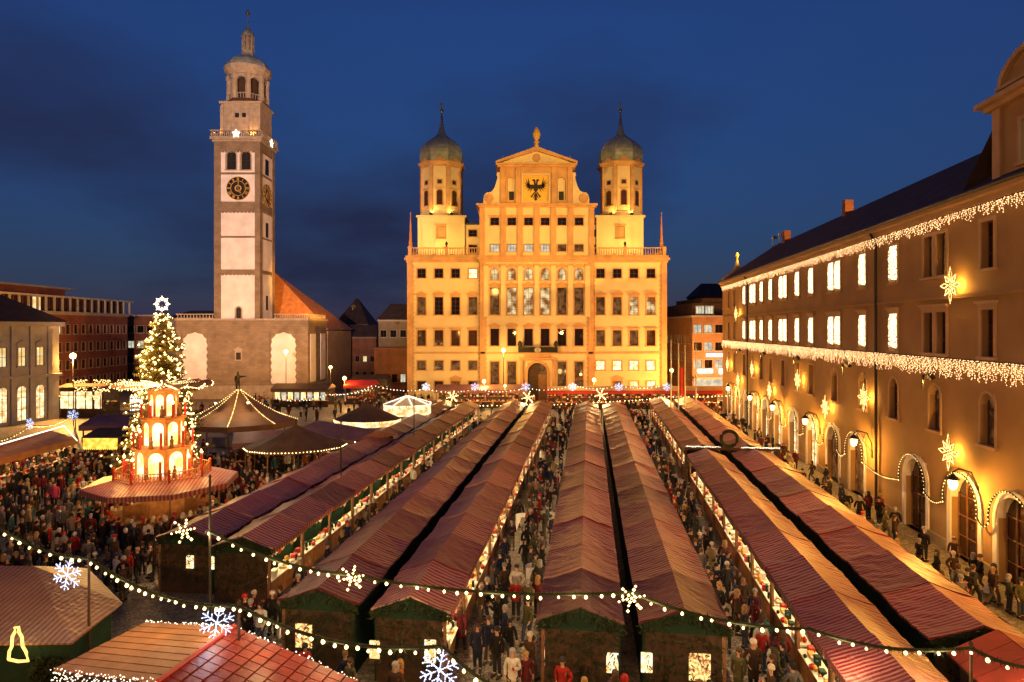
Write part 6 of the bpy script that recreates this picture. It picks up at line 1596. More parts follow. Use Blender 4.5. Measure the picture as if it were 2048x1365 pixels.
for k in range(14):
    a = 2*math.pi*k/14; M = Matrix.Translation((0, 0, 9.05)) @ Matrix.Rotation(a, 4, 'Z') @ Matrix.Rotation(R(24), 4, 'X')
    wing = [(0.25, -0.06), (1.3, -0.10), (2.75, -0.36), (2.9, 0.0), (2.75, 0.36), (1.3, 0.10), (0.25, 0.06)]
    bb = MB().slab(wing, -0.015, 0.015, 0, M); bb.build('rotor_blade', 'wood_bright', rt)
    for x_, y_ in [(0.4+0.16*j, -0.08-0.02*j) for j in range(15)]+[(0.4+0.16*j, 0.08+0.02*j) for j in range(15)]+[(2.88, -0.2), (2.92, 0), (2.88, 0.2)]:
        rpts.append(tuple(M @ Vector((x_, y_*0.9, -0.03))))
put('rotor_bulbs', bulbs_mesh('rotor_bulbs', rpts, 0.045, 'bulb_big'), rt, kind='stuff')
for (r_, zz, n, pw) in ((2.6, 4.6, 6, 85), (1.9, 6.3, 4, 60), (1.6, 8.3, 4, 50)):
    for k in range(n):
        a = 2*math.pi*k/n+R(-102); lamp('POINT', 'pyramid_light', (r_*math.cos(a), r_*math.sin(a), zz), pw, (1, .52, .15), py_, 0.35)

# ---------------------------------------------------------------- tents behind the pyramid
def tent(name, label, px, Y, apex_py, eave_py, half_px, n, mat, rim='bulb_warm', ribs=True, valance=0.0, rot=0.0, wallmat=None, concave=0.25, ry=0.8, rimline=True):
    X = PX(px, Y); za = PZ(apex_py, Y); ze = PZ(eave_py, Y); r = half_px*Y/F
    t = thing(name, label, 'tent', (X, Y, 0), rot)
    prof = []
    for i in range(8):
        u = i/7; prof.append((r*(1-u)+0.06*u, ze+(za-ze)*(u-concave*math.sin(math.pi*u)*0.5)))
    b = MB(); b.lathe([(r-0.03, ze-0.03), (r, ze)]+prof[1:], n, sy=ry); b.build('canopy', mat, t)
    MB().lathe([(0.06, za-0.2), (0.06, za+0.3), (0.11, za+0.4), (0.02, za+0.55)], 6).build('finial', 'iron', t)
    if valance: MB().lathe([(r+0.01, ze-valance), (r+0.01, ze), (r-0.03, ze), (r-0.03, ze-valance)], n, sy=ry).build('valance', wallmat or mat, t)
    for k in range(n):
        a = 2*math.pi*k/n; MB().box(-0.05, 0.05, -0.05, 0.05, 0, ze-0.031).build('pole', 'wood', t).location = ((r-0.15)*math.cos(a), (r-0.15)*math.sin(a)*ry, 0)
    if rim:
        pts = []
        m = int(2*math.pi*r/0.28) if rimline else 0
        for k in range(m):
            a = 2*math.pi*k/m; j = int(a/(2*math.pi/n)); a0_, a1_ = 2*math.pi*j/n, 2*math.pi*(j+1)/n; u = (a-a0_)/(a1_-a0_)
            pts.append(((r+0.03)*(math.cos(a0_)*(1-u)+math.cos(a1_)*u), (r+0.03)*ry*(math.sin(a0_)*(1-u)+math.sin(a1_)*u), ze-0.1))
        if ribs:
            for k in range(n):
                a = 2*math.pi*k/n
                for i in range(7):
                    for q in range(4):
                        u = q/4; R_ = prof[i][0]*(1-u)+prof[i+1][0]*u; Z_ = prof[i][1]*(1-u)+prof[i+1][1]*u
                        pts.append((R_*math.cos(a), R_*ry*math.sin(a), Z_+0.07))
        put('bulbs', bulbs_mesh('bulbs', pts, 0.05, rim), t, kind='stuff')
    return t, r, ze
t1, r1, ze1 = tent('carousel_tent', 'big brown carousel tent with bulbs along its ribs in front of the bell tower', 478, 62, 779, 842, 112, 8, 'tent_brown', 'bulb_warm', True, 0.5, R(10), rimline=False)
for ang, rr in ((-62, 3.0), (-118, 3.0)):   # clip-on spotlights shining up the canopy
    a = R(ang); o = MB().lathe([(0.08, 0), (0.14, 0.12), (0.16, 0.26)], 8).build('spot_lamp', 'steel', t1); o.location = (rr*math.cos(a), rr*0.8*math.sin(a)-0.5, 5.6)
    lamp('POINT', 'spot_glow', (rr*math.cos(a), rr*0.8*math.sin(a)-0.9, 5.9), 160, (1, .72, .38), t1, 0.1)
tent('round_pavilion', 'dark round pavilion roof with a glowing scalloped rim', 735, 66, 806, 838, 66, 16, 'tent_dark', 'bulb_warm', False, 0.55, 0, 'shop_lit', 0.05)
tent('white_canopy', 'brilliant white lit canopy stall near the town hall', 815, 74, 793, 808, 48, 8, 'tent_white', 'bulb_white', True, 1.2, R(22), 'shop_lit', 0.0)
tent('ribbed_beer_tent', 'dark ribbed tent with a string of bulbs along its front eave', 592, 54, 850, 890, 98, 12, 'tent_dark', 'bulb_big', False, 0.25, R(15), None, 0.15)
# long mauve booth roofs
def booth(name, label, px0, py0, px1, py1, Y, w_, h, mat, lit=True, side=1, rise=0.7):
    A = Vector((PX(px0, Y[0]), Y[0], 0)); B = Vector((PX(px1, Y[1]), Y[1], 0)); d = B-A; L = d.length
    t = thing(name, label, 'market booth', A, math.atan2(d.y, d.x))
    r = MB()
    r.add([(-0.2, -0.3, h), (L+0.2, -0.3, h), (L+0.2, w_+0.3, h), (-0.2, w_+0.3, h), (-0.2, w_/2, h+rise), (L+0.2, w_/2, h+rise), (-0.2, -0.3, h-0.06), (L+0.2, -0.3, h-0.06), (L+0.2, w_+0.3, h-0.06), (-0.2, w_+0.3, h-0.06)],
          [(0,1,5,4), (2,3,4,5), (0,4,3), (1,2,5), (0,6,7,1), (1,7,8,2), (2,8,9,3), (3,9,6,0), (6,9,8,7)])
    r.build('roof', mat, t)
    MB().box(-0.2, L+0.2, -0.3, -0.26, h-0.5, h-0.061).build('fascia', mat, t)
    MB().box(0, L, w_-0.1, w_, 0, h-0.061).build('back_wall', 'wood_dark', t)
    MB().box(0, L, 0.25, 0.3, 0, 1.0).build('front_board', 'wood_dark', t)
    MB().box(0, L, 0.0, 0.6, 1.001, 1.06).build('counter', 'wood_bright', t)
    for x_ in (0.05, L-0.05): MB().box(x_-0.05, x_+0.05, 0.0, 0.1, 1.061, h-0.061).build('post', 'wood', t)
    if lit:
        MB().box(0.2, L-0.2, 0.5, 0.56, h-0.35, h-0.28).build('lamp_tube', 'tube', t)
        gm = MB(); rs3 = random.Random(int(px0))
        for k in range(int(L*8)):
            x_ = rs3.uniform(0.2, L-0.2); s_ = rs3.uniform(0.08, 0.2); z_ = rs3.choice([1.07, 1.45, 1.8]); y_ = rs3.uniform(0.1, 0.45) if z_ < 1.1 else w_-0.35
            gm.box(x_-s_, x_+s_, y_-0.1, y_+0.1, z_, z_+rs3.uniform(0.1, 0.3), rs3.randrange(4))
        gm.build('goods', ['wood_bright', 'tent_white', 'gold_paint', 'red_paint'], t, kind='stuff')
    return t, L
booth('mauve_booth', 'mauve felt-roofed booth beside the ribbed tent', 600, 0, 712, 0, (62, 56), 4.0, 2.9, 'tent_mauve', True)
booth('mauve_booth', 'pale mauve low booth in front of the carousel tent', 470, 0, 585, 0, (56, 57.5), 3.0, 2.7, 'tent_mauve', False)
bs, L = booth('sausage_booth', 'wooden booth with a yellow lit fascia and scalloped edge', 172, 0, 240, 0, (58, 58), 4.0, 2.9, 'roof_dark', False, rise=0.5)
fs = MB(); nn = 16
for k in range(nn):
    xa, xb = L*k/nn, L*(k+1)/nn; fs.prism([(xa, 2.84), (xa, 1.95), ((xa+xb)/2, 1.8), (xb, 1.95), (xb, 2.84)], -0.42, -0.36)
fs.build('lit_fascia', 'sign_yellow', bs)
booth('tree_side_booth', 'plain dark booth roof behind the candle pyramid', 165, 0, 262, 0, (63, 63), 5.0, 3.2, 'tent_mauve', False)
booth('bulb_edged_booth', 'orange panelled long booth with bulb-lined roof at the left edge', -70, 0, 145, 0, (45.5, 57), 4.0, 2.9, 'tile_amber', True)
pts = []
A = Vector((PX(-70, 46), 46.0+2.2, 3.75)); B = Vector((PX(95, 56.5), 57.0+1.6, 3.8))
for k in range(150): u = k/149; p = A*(1-u)+B*u; pts.append((p.x, p.y, p.z))
for k in range(40): u = k/39; p = B*(1-u)+Vector((PX(146, 55), 55.5, 3.0))*u; pts.append((p.x, p.y, p.z))
tgl = thing('roof_garland', 'bright continuous bulb line along the ridge of the orange booth', 'light garland')
put('bulbs', bulbs_mesh('bulbs', pts, 0.06, 'bulb_white'), tgl, kind='stuff')
MB().tube([tuple(A), tuple(B), (PX(146, 55), 55.5, 3.0)], 0.03, 4).build('cable', 'cable', tgl)
# bright shop stalls in front of the brick block
booth('bright_glass_booth', 'dazzling lit glass booth in front of the red brick block', 118, 0, 206, 0, (92, 92), 4.0, 4.3, 'roof_dark', True, rise=0.4)[0]
sf = thing('lit_shop_front', 'glowing pale shop front panels left of the fir tree', 'shop front', (0, 91.7, 0))
for a_, c_ in ((122, 137), (139, 150), (154, 170), (173, 184), (190, 203)): MB().box(PX(a_, 91.8), PX(c_, 91.8), 0, 0.1, 1.3, 3.7).build('lit_panel', 'shop_lit', sf)
MB().box(PX(121, 91.8), PX(204, 91.8), 0.101, 0.3, 0.0, 4.2).build('shop_wall', 'wood_dark', sf)
o = MB().box(PX(262, 91.9), PX(285, 91.9), 91.7, 91.8, 1.0, 3.2).build('lit_kiosk_panel', 'sign_white'); tag(o, 'small white lit kiosk panel behind the pyramid rotor', 'kiosk')
for i, (pxa, pxb, pyy, Y) in enumerate(((146, 262, 764, 84), (150, 300, 779, 80), (118, 200, 796, 91))):
    rsx = random.Random(i); pts = []
    n = int((pxb-pxa)*Y/F/0.1)
    for k in range(n):
        if math.sin(k*0.21+i) < -0.72: continue
        pts.append((PX(pxa+(pxb-pxa)*k/n, Y), Y, PZ(pyy, Y)+rsx.uniform(-0.28, 0.28)))
    t = thing('bulb_curtain', 'dense strip of white bulbs over the far booths, %s' % ('topmost of three', 'middle of three', 'lowest, at the mansion corner')[i], 'light garland', group='strips of bulbs over the far booths')
    put('bulbs', bulbs_mesh('bulbs', pts, 0.085, 'bulb_warm'), t, kind='stuff')
    MB().tube([(PX(pxa, Y), Y, PZ(pyy, Y)+0.3), (PX(pxb, Y), Y, PZ(pyy, Y)+0.3)], 0.04, 4).build('cable', 'cable', t)
    for px in (pxa, pxb): MB().tube([(PX(px, Y), Y+0.1, 0), (PX(px, Y), Y+0.1, PZ(pyy, Y)+0.3)], 0.06, 5).build('post', 'iron', t)
# far booths along church and town hall
booth('church_foot_booth', 'row booth with bright glass front below the church wall', 545, 0, 655, 0, (104, 104), 4, 3.0, 'tent_dark', True)
sf = thing('lit_shop_front', 'row of pale lit panes in the booth below the church', 'shop front', (0, 103.5, 0))
for a_ in range(550, 650, 13): MB().box(PX(a_, 103.5), PX(a_+9, 103.5), 0, 0.08, 1.2, 2.45).build('lit_panel', 'pane_cool' if a_ % 2 else 'pane_warm', sf)
booth('long_front_booth', 'long low booth with pale beam roof before the town hall portal', 1095, 0, 1450, 0, (101, 101), 4, 3.0, 'red_paint', True, rise=0.3)
o = MB().box(PX(1095, 100.5), PX(1452, 100.5), 100.3, 100.6, 3.05, 3.7).build('roof_beam', 'ochre_trim'); tag(o, 'long pale beam crossing above the low booth', 'beam')
booth('ticket_booth', 'dark red booth beneath the lane lamps', 690, 0, 745, 0, (108, 108), 4, 3.2, 'red_paint', True)
booth('lane_booth', 'dim booth beside the lane with a row of small lamps', 705, 0, 772, 0, (116, 116), 4, 3.6, 'roof_dark', True)
booth('hall_foot_booth', 'dark red booth at the foot of the town hall wing', 872, 0, 1040, 0, (103, 103), 4, 2.9, 'tent_mauve', True)
# fountain statue behind the carousel tent
sy_ = 72.0; fx_ = PX(476, sy_)
ft = thing('fountain_statue', 'dark bronze figure with outstretched arm on a column above the carousel tent', 'statue', (fx_, sy_, 0))
MB().lathe([(3.2, 0), (3.2, 0.9), (3.0, 1.0), (1.4, 1.0), (1.2, 2.2), (0.9, 2.4), (0.8, 4.6), (1.1, 4.8), (1.1, 5.1), (0.6, 5.2)], 12).build('pedestal', 'tower_stone', ft)
z0 = 5.3
SV = [(0,0,z0+1.3),(0,0,z0+1.65),(0,0,z0+2.0),(0,0,z0+2.2),(0,-.02,z0+2.38),(0,-.02,z0+2.52),(.26,0,z0+1.95),(.62,-.1,z0+1.98),(1.0,-.18,z0+2.02),(-.26,0,z0+1.95),(-.36,.0,z0+1.55),(-.2,-.2,z0+1.35),(.13,0,z0+1.2),(.16,-.05,z0+.65),(.18,0,z0+.08),(-.13,0,z0+1.2),(-.17,.05,z0+.65),(-.2,.12,z0+.08)]
SR = [.19,.18,.22,.08,.12,.10,.10,.075,.05,.10,.075,.05,.13,.09,.07,.13,.09,.07]
SE = [(0,1),(1,2),(2,3),(3,4),(4,5),(2,6),(6,7),(7,8),(2,9),(9,10),(10,11),(0,12),(12,13),(13,14),(0,15),(15,16),(16,17)]
put('figure', skin_mesh('figure', SV, SE, SR, 0, ['bronze'], 1), ft)
MB().lathe([(.28,z0+.95),(.26,z0+1.3),(.20,z0+1.5)], 10).build('tunic', 'bronze', ft)

# ---------------------------------------------------------------- lamps of the square
def post_lamp(px, py, Y, pw, lab, r=0.26, col=SODIUM):
    X, Z = PX(px, Y), PZ(py, Y)
    t = thing('street_lamp', lab, 'street lamp', (X, Y, 0), 0, 'street lamps of the square')
    MB().lathe([(0.14, 0), (0.12, 0.6), (0.07, 0.8), (0.05, Z-r), (0.09, Z-r+0.02)], 8).build('post', 'iron', t)
    MB().lathe([(0.05, Z-r), (r*0.8, Z-r*0.6), (r, Z), (r*0.8, Z+r*0.6), (0.05, Z+r)], 10).build('globe', 'globe', t)
    lamp('POINT', 'lamp_light', (0, -0.3, Z-r-0.24), pw, col, t, 0.2)
    return t
post_lamp(146, 712, 93, 14000, 'bright orange street lamp in front of the red brick block', 0.42)
post_lamp(572, 704, 110, 900, 'bright street lamp before the church arch panel', 0.36)
post_lamp(1007, 701, 109, 1700, 'street lamp in front of the town hall beside the balcony', 0.34)
post_lamp(968, 763, 104, 700, 'low street lamp at the town hall corner strip', 0.30)
post_lamp(1188, 760, 104, 700, 'low street lamp before the wing with the second doorway', 0.30)
post_lamp(661, 735, 112, 800, 'small round lamp beside the church wall', 0.30)
post_lamp(689, 757, 108, 800, 'round lamp over the dark red booth in the lane', 0.33)
post_lamp(1343, 741, 104, 2200, 'small lamp in front of the side street piers', 0.30)
post_lamp(1452, 762, 108, 26000, 'added street lamp brightening the orange corner building', 0.25)  # added to brighten the corner building, no lamp is seen here
post_lamp(1010, 772, 99, 500, 'slender lamp rising between the far booths', 0.2)
# lamps of the street behind the viewer, as along any town street
for X, Y, Z, pw, wh in ((-18, -3.0, 11.5, 13000, 'on the church side'), (1.0, -5.0, 11.5, 4500, 'in the middle'), (17.5, -3.0, 11.5, 7500, 'on the arcade side')):
    t = thing('mast_lamp', 'tall street lamp mast standing behind the viewpoint, ' + wh, 'street lamp', (X, Y, 0), 0, 'street masts behind the viewpoint')
    MB().lathe([(0.14, 0), (0.08, Z)], 8).build('post', 'iron', t)
    MB().lathe([(0.05, Z+0.1), (0.3, Z+0.2), (0.28, Z+0.45), (0.05, Z+0.55)], 10).build('globe', 'globe', t)
    lamp('POINT', 'lamp_light', (0, 0, Z-0.25), pw, SODIUM, t, 0.25)

# ---------------------------------------------------------------- garlands of bulbs
def garland(label, pts, mat='bulb_big', spacing=0.42, r=0.06, sag=0.25, posts=(), each=False, cable=0.05, fir=True, group='bulb garlands strung over the market'):
    t = thing('bulb_garland', label, 'light garland', (0, 0, 0), 0, group)
    P = [Vector(p) for p in pts]; path = []
    for a, b in zip(P[:-1], P[1:]):
        n = max(6, int((b-a).length/0.25))
        for k in range(n):
            u = k/n; q = a+(b-a)*u; q.z -= sag*4*u*(1-u); path.append(q)
    path.append(P[-1])
    MB().tube([tuple(p) for p in path], cable, 5).build('cable', 'fir_green' if fir else 'cable', t)
    if fir:
        rs4 = random.Random(len(path)); b = MB()
        for p in path:
            for k in range(16):
                d = Vector((rs4.uniform(-1, 1), rs4.uniform(-1, 1), rs4.uniform(-1, 0.7))).normalized()*rs4.uniform(0.08, 0.19); s_ = d.cross(Vector((0.3, 0.5, 0.8))).normalized()*0.018
                q = p+Vector((rs4.uniform(-.12, .12), rs4.uniform(-.04, .04), rs4.uniform(-.03, .03))); b.add([q-s_, q+s_, q+d], [(0,1,2)])
        b.build('fir_twigs', 'fir_green', t, kind='stuff')
    # bulbs evenly along the path
    bl = []; acc = 0.0
    for a, b in zip(path[:-1], path[1:]):
        L = (b-a).length
        while acc < L: bl.append(a+(b-a)*(acc/L)+Vector((rnd.uniform(-.03, .03), -0.03, -0.09+rnd.uniform(-.035, .03)))); acc += spacing*rnd.uniform(0.72, 1.3)
        acc -= L
    if each:
        me = cached(('bulb', r, mat), lambda: MB().lathe([(0.02, r*1.2), (r*0.8, r*0.6), (r, 0), (r*0.7, -r*0.7), (0.01, -r)], 8).mesh('bulb', mat, True))
        for p in bl: put('bulb', me, t, p, scale=(rnd.uniform(.75, 1.2),)*3)
    else: put('bulbs', bulbs_mesh('bulbs', [tuple(p) for p in bl], r, mat), t, kind='stuff')
    return t, bl
def pole(px, Y, ztop, lab, mat='wood_dark'):
    t = thing('garland_pole', lab, 'pole', (PX(px, Y), Y, 0), 0, 'poles carrying the garlands')
    MB().lathe([(0.05, 0), (0.04, ztop), (0.06, ztop+0.02), (0.02, ztop+0.1)], 8).build('pole_shaft', 'iron' if Y in (22.5, 42, 58) else mat, t)
g2 = lambda px, py, Y: (PX(px, Y), Y, PZ(py, Y))
_, bA = garland('fir garland with bulbs sagging from the left edge across the lower left roofs', [g2(-60, 1010, 22.5), g2(178, 1117, 21.5), g2(478, 1212, 19.0), g2(885, 1292, 16.5), g2(1130, 1400, 15.0)], each=True, sag=0.45, r=0.05, spacing=0.36)
_, bB = garland('fir garland with bulbs crossing in front of the stall row ends', [g2(418, 1062, 22.5), g2(700, 1150, 21.5), g2(1262, 1185, 20.0), g2(1620, 1258, 19.2), g2(1942, 1296, 17.5), g2(2150, 1330, 17.0)], each=True, sag=0.28, r=0.05, spacing=0.42)
for px, Y, z_, lab in ((178, 21.5, PZ(1112, 21.5), 'wooden garland pole by the striped hipped roof'), (478, 19.0, PZ(1206, 19.0), 'wooden garland pole at the amber roof corner'), (885, 16.5, PZ(1286, 16.5), 'wooden garland pole in the front aisle'), (420, 22.5, PZ(955, 22.5), 'dark garland pole at the end of the first stall row'), (1942, 17.5, PZ(1290, 17.5), 'wooden garland pole above the plain red roof'), (682, 42, PZ(845, 42), 'thin garland pole rising between the first two stall rows'), (828, 58, PZ(800, 58), 'thin far garland pole between the first stall rows')): pole(px, Y, z_, lab)
for i, p in enumerate(bA[::6]+bB[::6]): lamp('POINT', 'garland_light', (p.x, p.y-0.05, p.z-0.12), 28 if i < len(bA[::6]) else 60, (1, .68, .30), None, 0.3)
# stars on the garlands: warm bulb clusters and cold snowflakes
def warm_star():
    pts = []
    for k in range(6):
        a = 2*math.pi*k/6+0.3
        for r_ in (0.14, 0.26, 0.40): pts.append((r_*math.sin(a), rnd.uniform(-.05, .05), r_*math.cos(a)))
    pts += [(0, 0, 0)]
    b = MB()
    for k in range(6): a = 2*math.pi*k/6+0.3; b.tube([(0, 0.04, 0), (0.42*math.sin(a), 0.04, 0.42*math.cos(a))], 0.012, 4)
    return bulbs_mesh('star_bulbs', pts, 0.05, 'bulb_big'), b.mesh('star_frame', 'iron')
for px, py, Y, lab in ((367, 1062, 22.4, 'warm bulb star at the end of the first stall row'), (703, 1156, 21.4, 'warm bulb star over the gable of the third stall row'), (1263, 1197, 19.9, 'warm bulb star over the dark gap between the middle rows')):
    t = thing('bulb_star', lab, 'star light', g2(px, py, Y), 0, 'warm bulb stars on the garland'); m1, m2 = cached('wstar', warm_star); put('star_bulbs', m1, t, kind='stuff'); put('star_frame', m2, t)
    lamp('POINT', 'star_glow', (0, -0.15, -0.1), 45, (1, .66, .28), t, 0.3)
def flake():
    b = MB(); pts = []
    def seg(p, q, n):
        b.tube([p, q], 0.008, 4, 1)
        for j in range(n+1):
            u = j/n; pts.append((p[0]+(q[0]-p[0])*u, -0.015, p[2]+(q[2]-p[2])*u))
    for k in range(6):
        a = math.pi*k/3; q = lambda r_, o_: (r_*math.sin(a)+o_*math.cos(a), 0, r_*math.cos(a)-o_*math.sin(a))
        seg((0, 0, 0), q(0.5, 0), 10)
        for r_, l_ in ((0.20, 0.12), (0.34, 0.13)):
            for s_ in (-1, 1): seg(q(r_, 0), q(r_+l_*0.8, s_*l_), 3)
    for p in pts: b.octa((p[0]+rnd.uniform(-.006, .006), p[1], p[2]+rnd.uniform(-.006, .006)), 0.024*rnd.uniform(.7, 1.25), 0)
    return b.mesh('flake', ['bulb_cold', 'steel'])
for px, py, Y, sc_, lab in ((135, 1150, 21.4, 1.0, 'cold white lit snowflake beside the pole at the striped hut'), (434, 1246, 18.9, 0.95, 'cold white lit snowflake above the amber roof ridge'), (879, 1340, 16.4, 1.0, 'cold white lit snowflake hanging in the front aisle'), (146, 830, 70, 1.1, 'far snowflake light at the mansion corner'), (60, 848, 62, 1.1, 'far snowflake light before the mansion arches')):
    o = put('snowflake_light', cached('flake', flake), None, g2(px, py, Y), rnd.uniform(-0.4, 0.4), scale=(sc_*1.0, sc_, sc_)); o.rotation_euler.y = 0.2; tag(o, lab, 'snowflake light', 'cold white snowflakes')
    if Y < 40: lamp('POINT', 'flake_glow', (o.location.x, o.location.y-0.3, o.location.z), 14, (.6, .7, 1), None, 0.3)
garland('far white bulb string dipping along the foot of the town hall', [g2(660, 788, 98), g2(746, 770, 98), g2(852, 777, 98), g2(950, 777, 98), g2(1052, 775, 98), g2(1145, 770, 98), g2(1238, 770, 98), g2(1334, 768, 98)], 'bulb_white', 0.55, 0.085, 0.5, fir=False, cable=0.025)
garland('straight far bulb string over the far ends of the stall rows', [g2(870, 809, 86), g2(1052, 808, 86), g2(1203, 803, 86), g2(1340, 792, 90), g2(1500, 788, 92), g2(1560, 790, 92)], 'bulb_big', 0.55, 0.08, 0.15, fir=False, cable=0.025)
garland('bulb string sagging in front of the mansion', [g2(-30, 882, 58), g2(60, 850, 62), g2(146, 830, 70)], 'bulb_warm', 0.3, 0.06, 0.5, fir=False, cable=0.025)
garland('bulb string dipping over the booths below the church', [g2(575, 800, 92), g2(655, 788, 95), g2(746, 775, 98)], 'bulb_white', 0.5, 0.08, 0.4, fir=False, cable=0.025)
for px, py, Y, lab in ((1056, 795, 86, 'far bulb star at the end of the third and fourth rows'), (1202, 790, 86, 'far bulb star at the end of the middle rows'), (905, 794, 92, 'far bulb star before the town hall wing')):
    t = thing('bulb_star', lab, 'star light', g2(px, py, Y), 0, 'far bulb stars'); m1, m2 = cached('wstar', warm_star); put('star_bulbs', m1, t, kind='stuff', scale=(2, 2, 2)); put('star_frame', m2, t, scale=(2, 2, 2))
for px in (852, 950, 1052, 1145, 1238, 1334):
    Y = 98; o = put('snowflake_light', cached('flake', flake), None, g2(px, 774, Y), 0, scale=(1.3, 1.3, 1.3)); tag(o, 'small cold snowflake on the far string, above column %s of the town hall front' % {852: 'one', 950: 'two', 1052: 'three', 1145: 'four', 1238: 'five', 1334: 'six'}[px], 'snowflake light', 'cold white snowflakes')
for px in (746, 1052, 1203, 1500): pole(px, 98 if px == 746 else 86 if px < 1400 else 92, PZ(770, 98) if px == 746 else PZ(803, 86), 'slim far pole holding the bulb string, %s' % {746: 'at the lane mouth', 1052: 'behind the fourth row', 1203: 'behind the middle rows', 1500: 'at the corner bay'}[px])
for px, py, Y, pw in ((900, 800, 88, 500), (1052, 800, 87, 500), (1203, 795, 87, 500), (1345, 785, 90, 500), (1500, 785, 92, 400), (700, 780, 98, 300), (850, 775, 98, 300), (1000, 775, 98, 300), (1150, 770, 98, 300), (1290, 770, 98, 300)): lamp('POINT', 'garland_light', g2(px, py, Y), pw, (1, .60, .22), None, 0.5)
# standing tables, counters and signs in the aisles
def table(px, py, lab, r=0.42, cloth=True):
    Y = CZ*F/(py-HZ); Y = (CZ-1.1)*F/(py-HZ)
    t = thing('standing_table', lab, 'table', (PX(px, Y), Y, 0), 0, 'standing tables in the aisles')
    MB().lathe([(0.25, 0), (0.25, 0.03), (0.03, 0.05), (0.03, 1.06)], 10).build('table_leg', 'steel', t)
    MB().lathe([(r, 1.06), (r, 1.10)], 16).build('table_top', 'white_cloth', t)
    b = MB()
    for k in range(4):
        a = math.pi/2*k+0.4; p = (r*1.0*math.cos(a), r*math.sin(a)); q = (r*1.0*math.cos(a+1.0), r*math.sin(a+1.0)); m = (r*1.5*math.cos(a+0.5), r*1.5*math.sin(a+0.5))
        b.add([(p[0], p[1], 1.08), (q[0], q[1], 1.08), (m[0], m[1], 0.25), (p[0]*.98, p[1]*.98, 1.06), (q[0]*.98, q[1]*.98, 1.06), (m[0]*.98, m[1]*.98, 0.23)], [(0,1,2), (5,4,3), (0,2,5,3), (1,4,5,2)])
    b.build('star_cloth', 'white_cloth', t)
for px, py, lab in ((1058, 1072, 'white standing table beside the fourth row in the middle aisle'), (1068, 1132, 'nearest white standing table in the middle aisle'), (1045, 1030, 'small round standing table further up the middle aisle')): table(px, py, lab)
for px, Y, lab in ((1522, 20.3, 'low pale sandwich board in the aisle by the cream counter'), (1450, 19.0, 'pale sandwich board at the bottom edge')):
    t = thing('sandwich_board', lab, 'sign board', (PX(px, Y), Y, 0), R(15), 'sandwich boards')
    for s_ in (-1, 1):
        M = Matrix.Rotation(R(12*s_), 4, 'X')
        MB().box(-0.32, 0.32, -0.02, 0.02, -1.0, 0, 0, Matrix.Translation((0, s_*0.03, 1.0)) @ M).build('board', 'white_cloth', t)
# floodlights on the roofs round the square, plus added wall and market fill lamps
def flood(loc, target, pw, col, angle, lab, size=0.5, blend=0.6, post=0.6):
    t = thing('floodlight', lab, 'floodlight', loc, 0, 'floodlights')
    d = (Vector(target)-Vector(loc)).normalized(); q = d.to_track_quat('-Z', 'Y').to_matrix().to_4x4()
    o = MB().box(-0.3, 0.3, -0.2, 0.2, 0.0, 0.25).build('lamp_housing', 'iron', t); o.matrix_local = q @ Matrix.Translation((0, 0, 0.3))
    MB().box(-0.05, 0.05, -0.05, 0.05, -(loc[2] if loc[1] < 0 else post), 0.3).build('lamp_bracket', 'iron', t)
    lo = lamp('SPOT', 'flood_beam', (0, 0, 0), pw, col, t, size, None, angle, blend); lo.rotation_euler = q.to_euler()
FLOOD = (1.0, 0.54, 0.10)
flood((-50, -4, 24), (RC-8, RY, 21), 300000, FLOOD, 30, 'floodlight behind the viewpoint aimed at the town hall, one of two, further out', 0.5)
flood((60, -4, 30), (RC+8, RY, 21), 350000, FLOOD, 30, 'floodlight behind the viewpoint aimed at the town hall, one of two, near the arcade side', 0.5)
flood((-22, -4, 21), (PX(490, 118), 118, 34), 520000, (1.0, 0.60, 0.42), 34, 'floodlight behind the viewpoint aimed at the bell tower', 0.5)
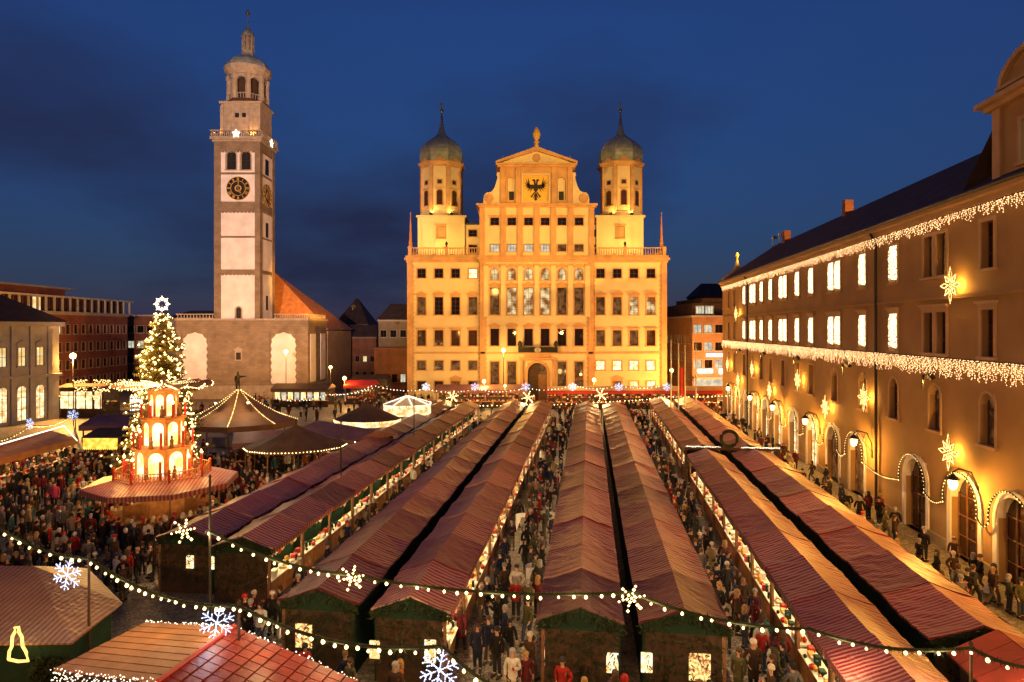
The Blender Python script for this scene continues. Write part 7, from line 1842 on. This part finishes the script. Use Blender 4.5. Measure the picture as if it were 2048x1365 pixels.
flood((fX(90)+6, 90, 25.6), (PX(535, 121), 122, 30), 60000, (1, .42, .07), 44, 'floodlight on the office roof aimed at the bell tower flank', 0.4, post=3.2)
flood((fX(93)+6, 93, 25.6), (RC+8, RY+6, 26), 16000, (1, .5, .1), 70, 'floodlight on the office roof aimed at the town hall', 0.4, post=3.6)
for i, px in enumerate((868, 905, 1228, 1268)):
    flood((PX(px, 119), 118.5, 26.2), (PX(px, 126), 127, 36), 1700, (1, .60, .14), 120, 'terrace floodlight at the foot of an onion tower, %s from the church side' % ['first', 'second', 'third', 'fourth'][i], 0.3)
flood((-24, 98, 16), (-41, 132, 22), 130000, (1, .42, .06), 32, 'floodlight aimed at the church roof', 0.4)
for i, (dx_, dy_) in enumerate(((0.5, 0.35), (7.2, 0.35), (7.9, 3.5))):
    flood((tw.location.x+x0_t+dx_, BY+dy_, zg_t+0.5), (tw.location.x+x0_t+4.3, BY+3.5, zg_t+11), 700, (1, .42, .08), 110, 'small gallery floodlight of the bell tower, %s' % ['at the tree side corner', 'at the town hall side corner', 'on the flank'][i], 0.15)
MARKET_FILL = (1.0, 0.45, 0.09)
for i, Y in enumerate((26, 38, 50, 62, 74, 86)):  # added wall spots, unseen behind the garland, to gild the arcade-side stall roofs
    flood((fX(Y)-0.75, Y, 9.55), (fX(Y)-11.5, Y+2, 2.6), 6500, (1.0, 0.47, 0.06), 118, 'added unseen wall floodlight below the lower icicle garland, %s from the dormer end' % ['first', 'second', 'third', 'fourth', 'fifth', 'sixth'][i], 0.2, 0.8)
flood((-6, -5, 26), (0, 58, 2), 9000, MARKET_FILL, 60, 'added fill floodlight behind the viewpoint spread over the market', 0.8, 0.9)  # added fill lamp that warms the whole market
for i, (px, Y) in enumerate(((864, 125.6), (903, 125.6), (1222, 125.6), (1261, 125.6))):
    flood((PX(px, Y), Y-0.7, PZ(433, 125)+0.75), (PX(884 if px < 1000 else 1241, 129), 129, PZ(380, 129)), 420, (1, .52, .10), 130, 'small floodlight on the ledge below an onion tower drum, %s from the church side' % ['first', 'second', 'third', 'fourth'][i], 0.15)
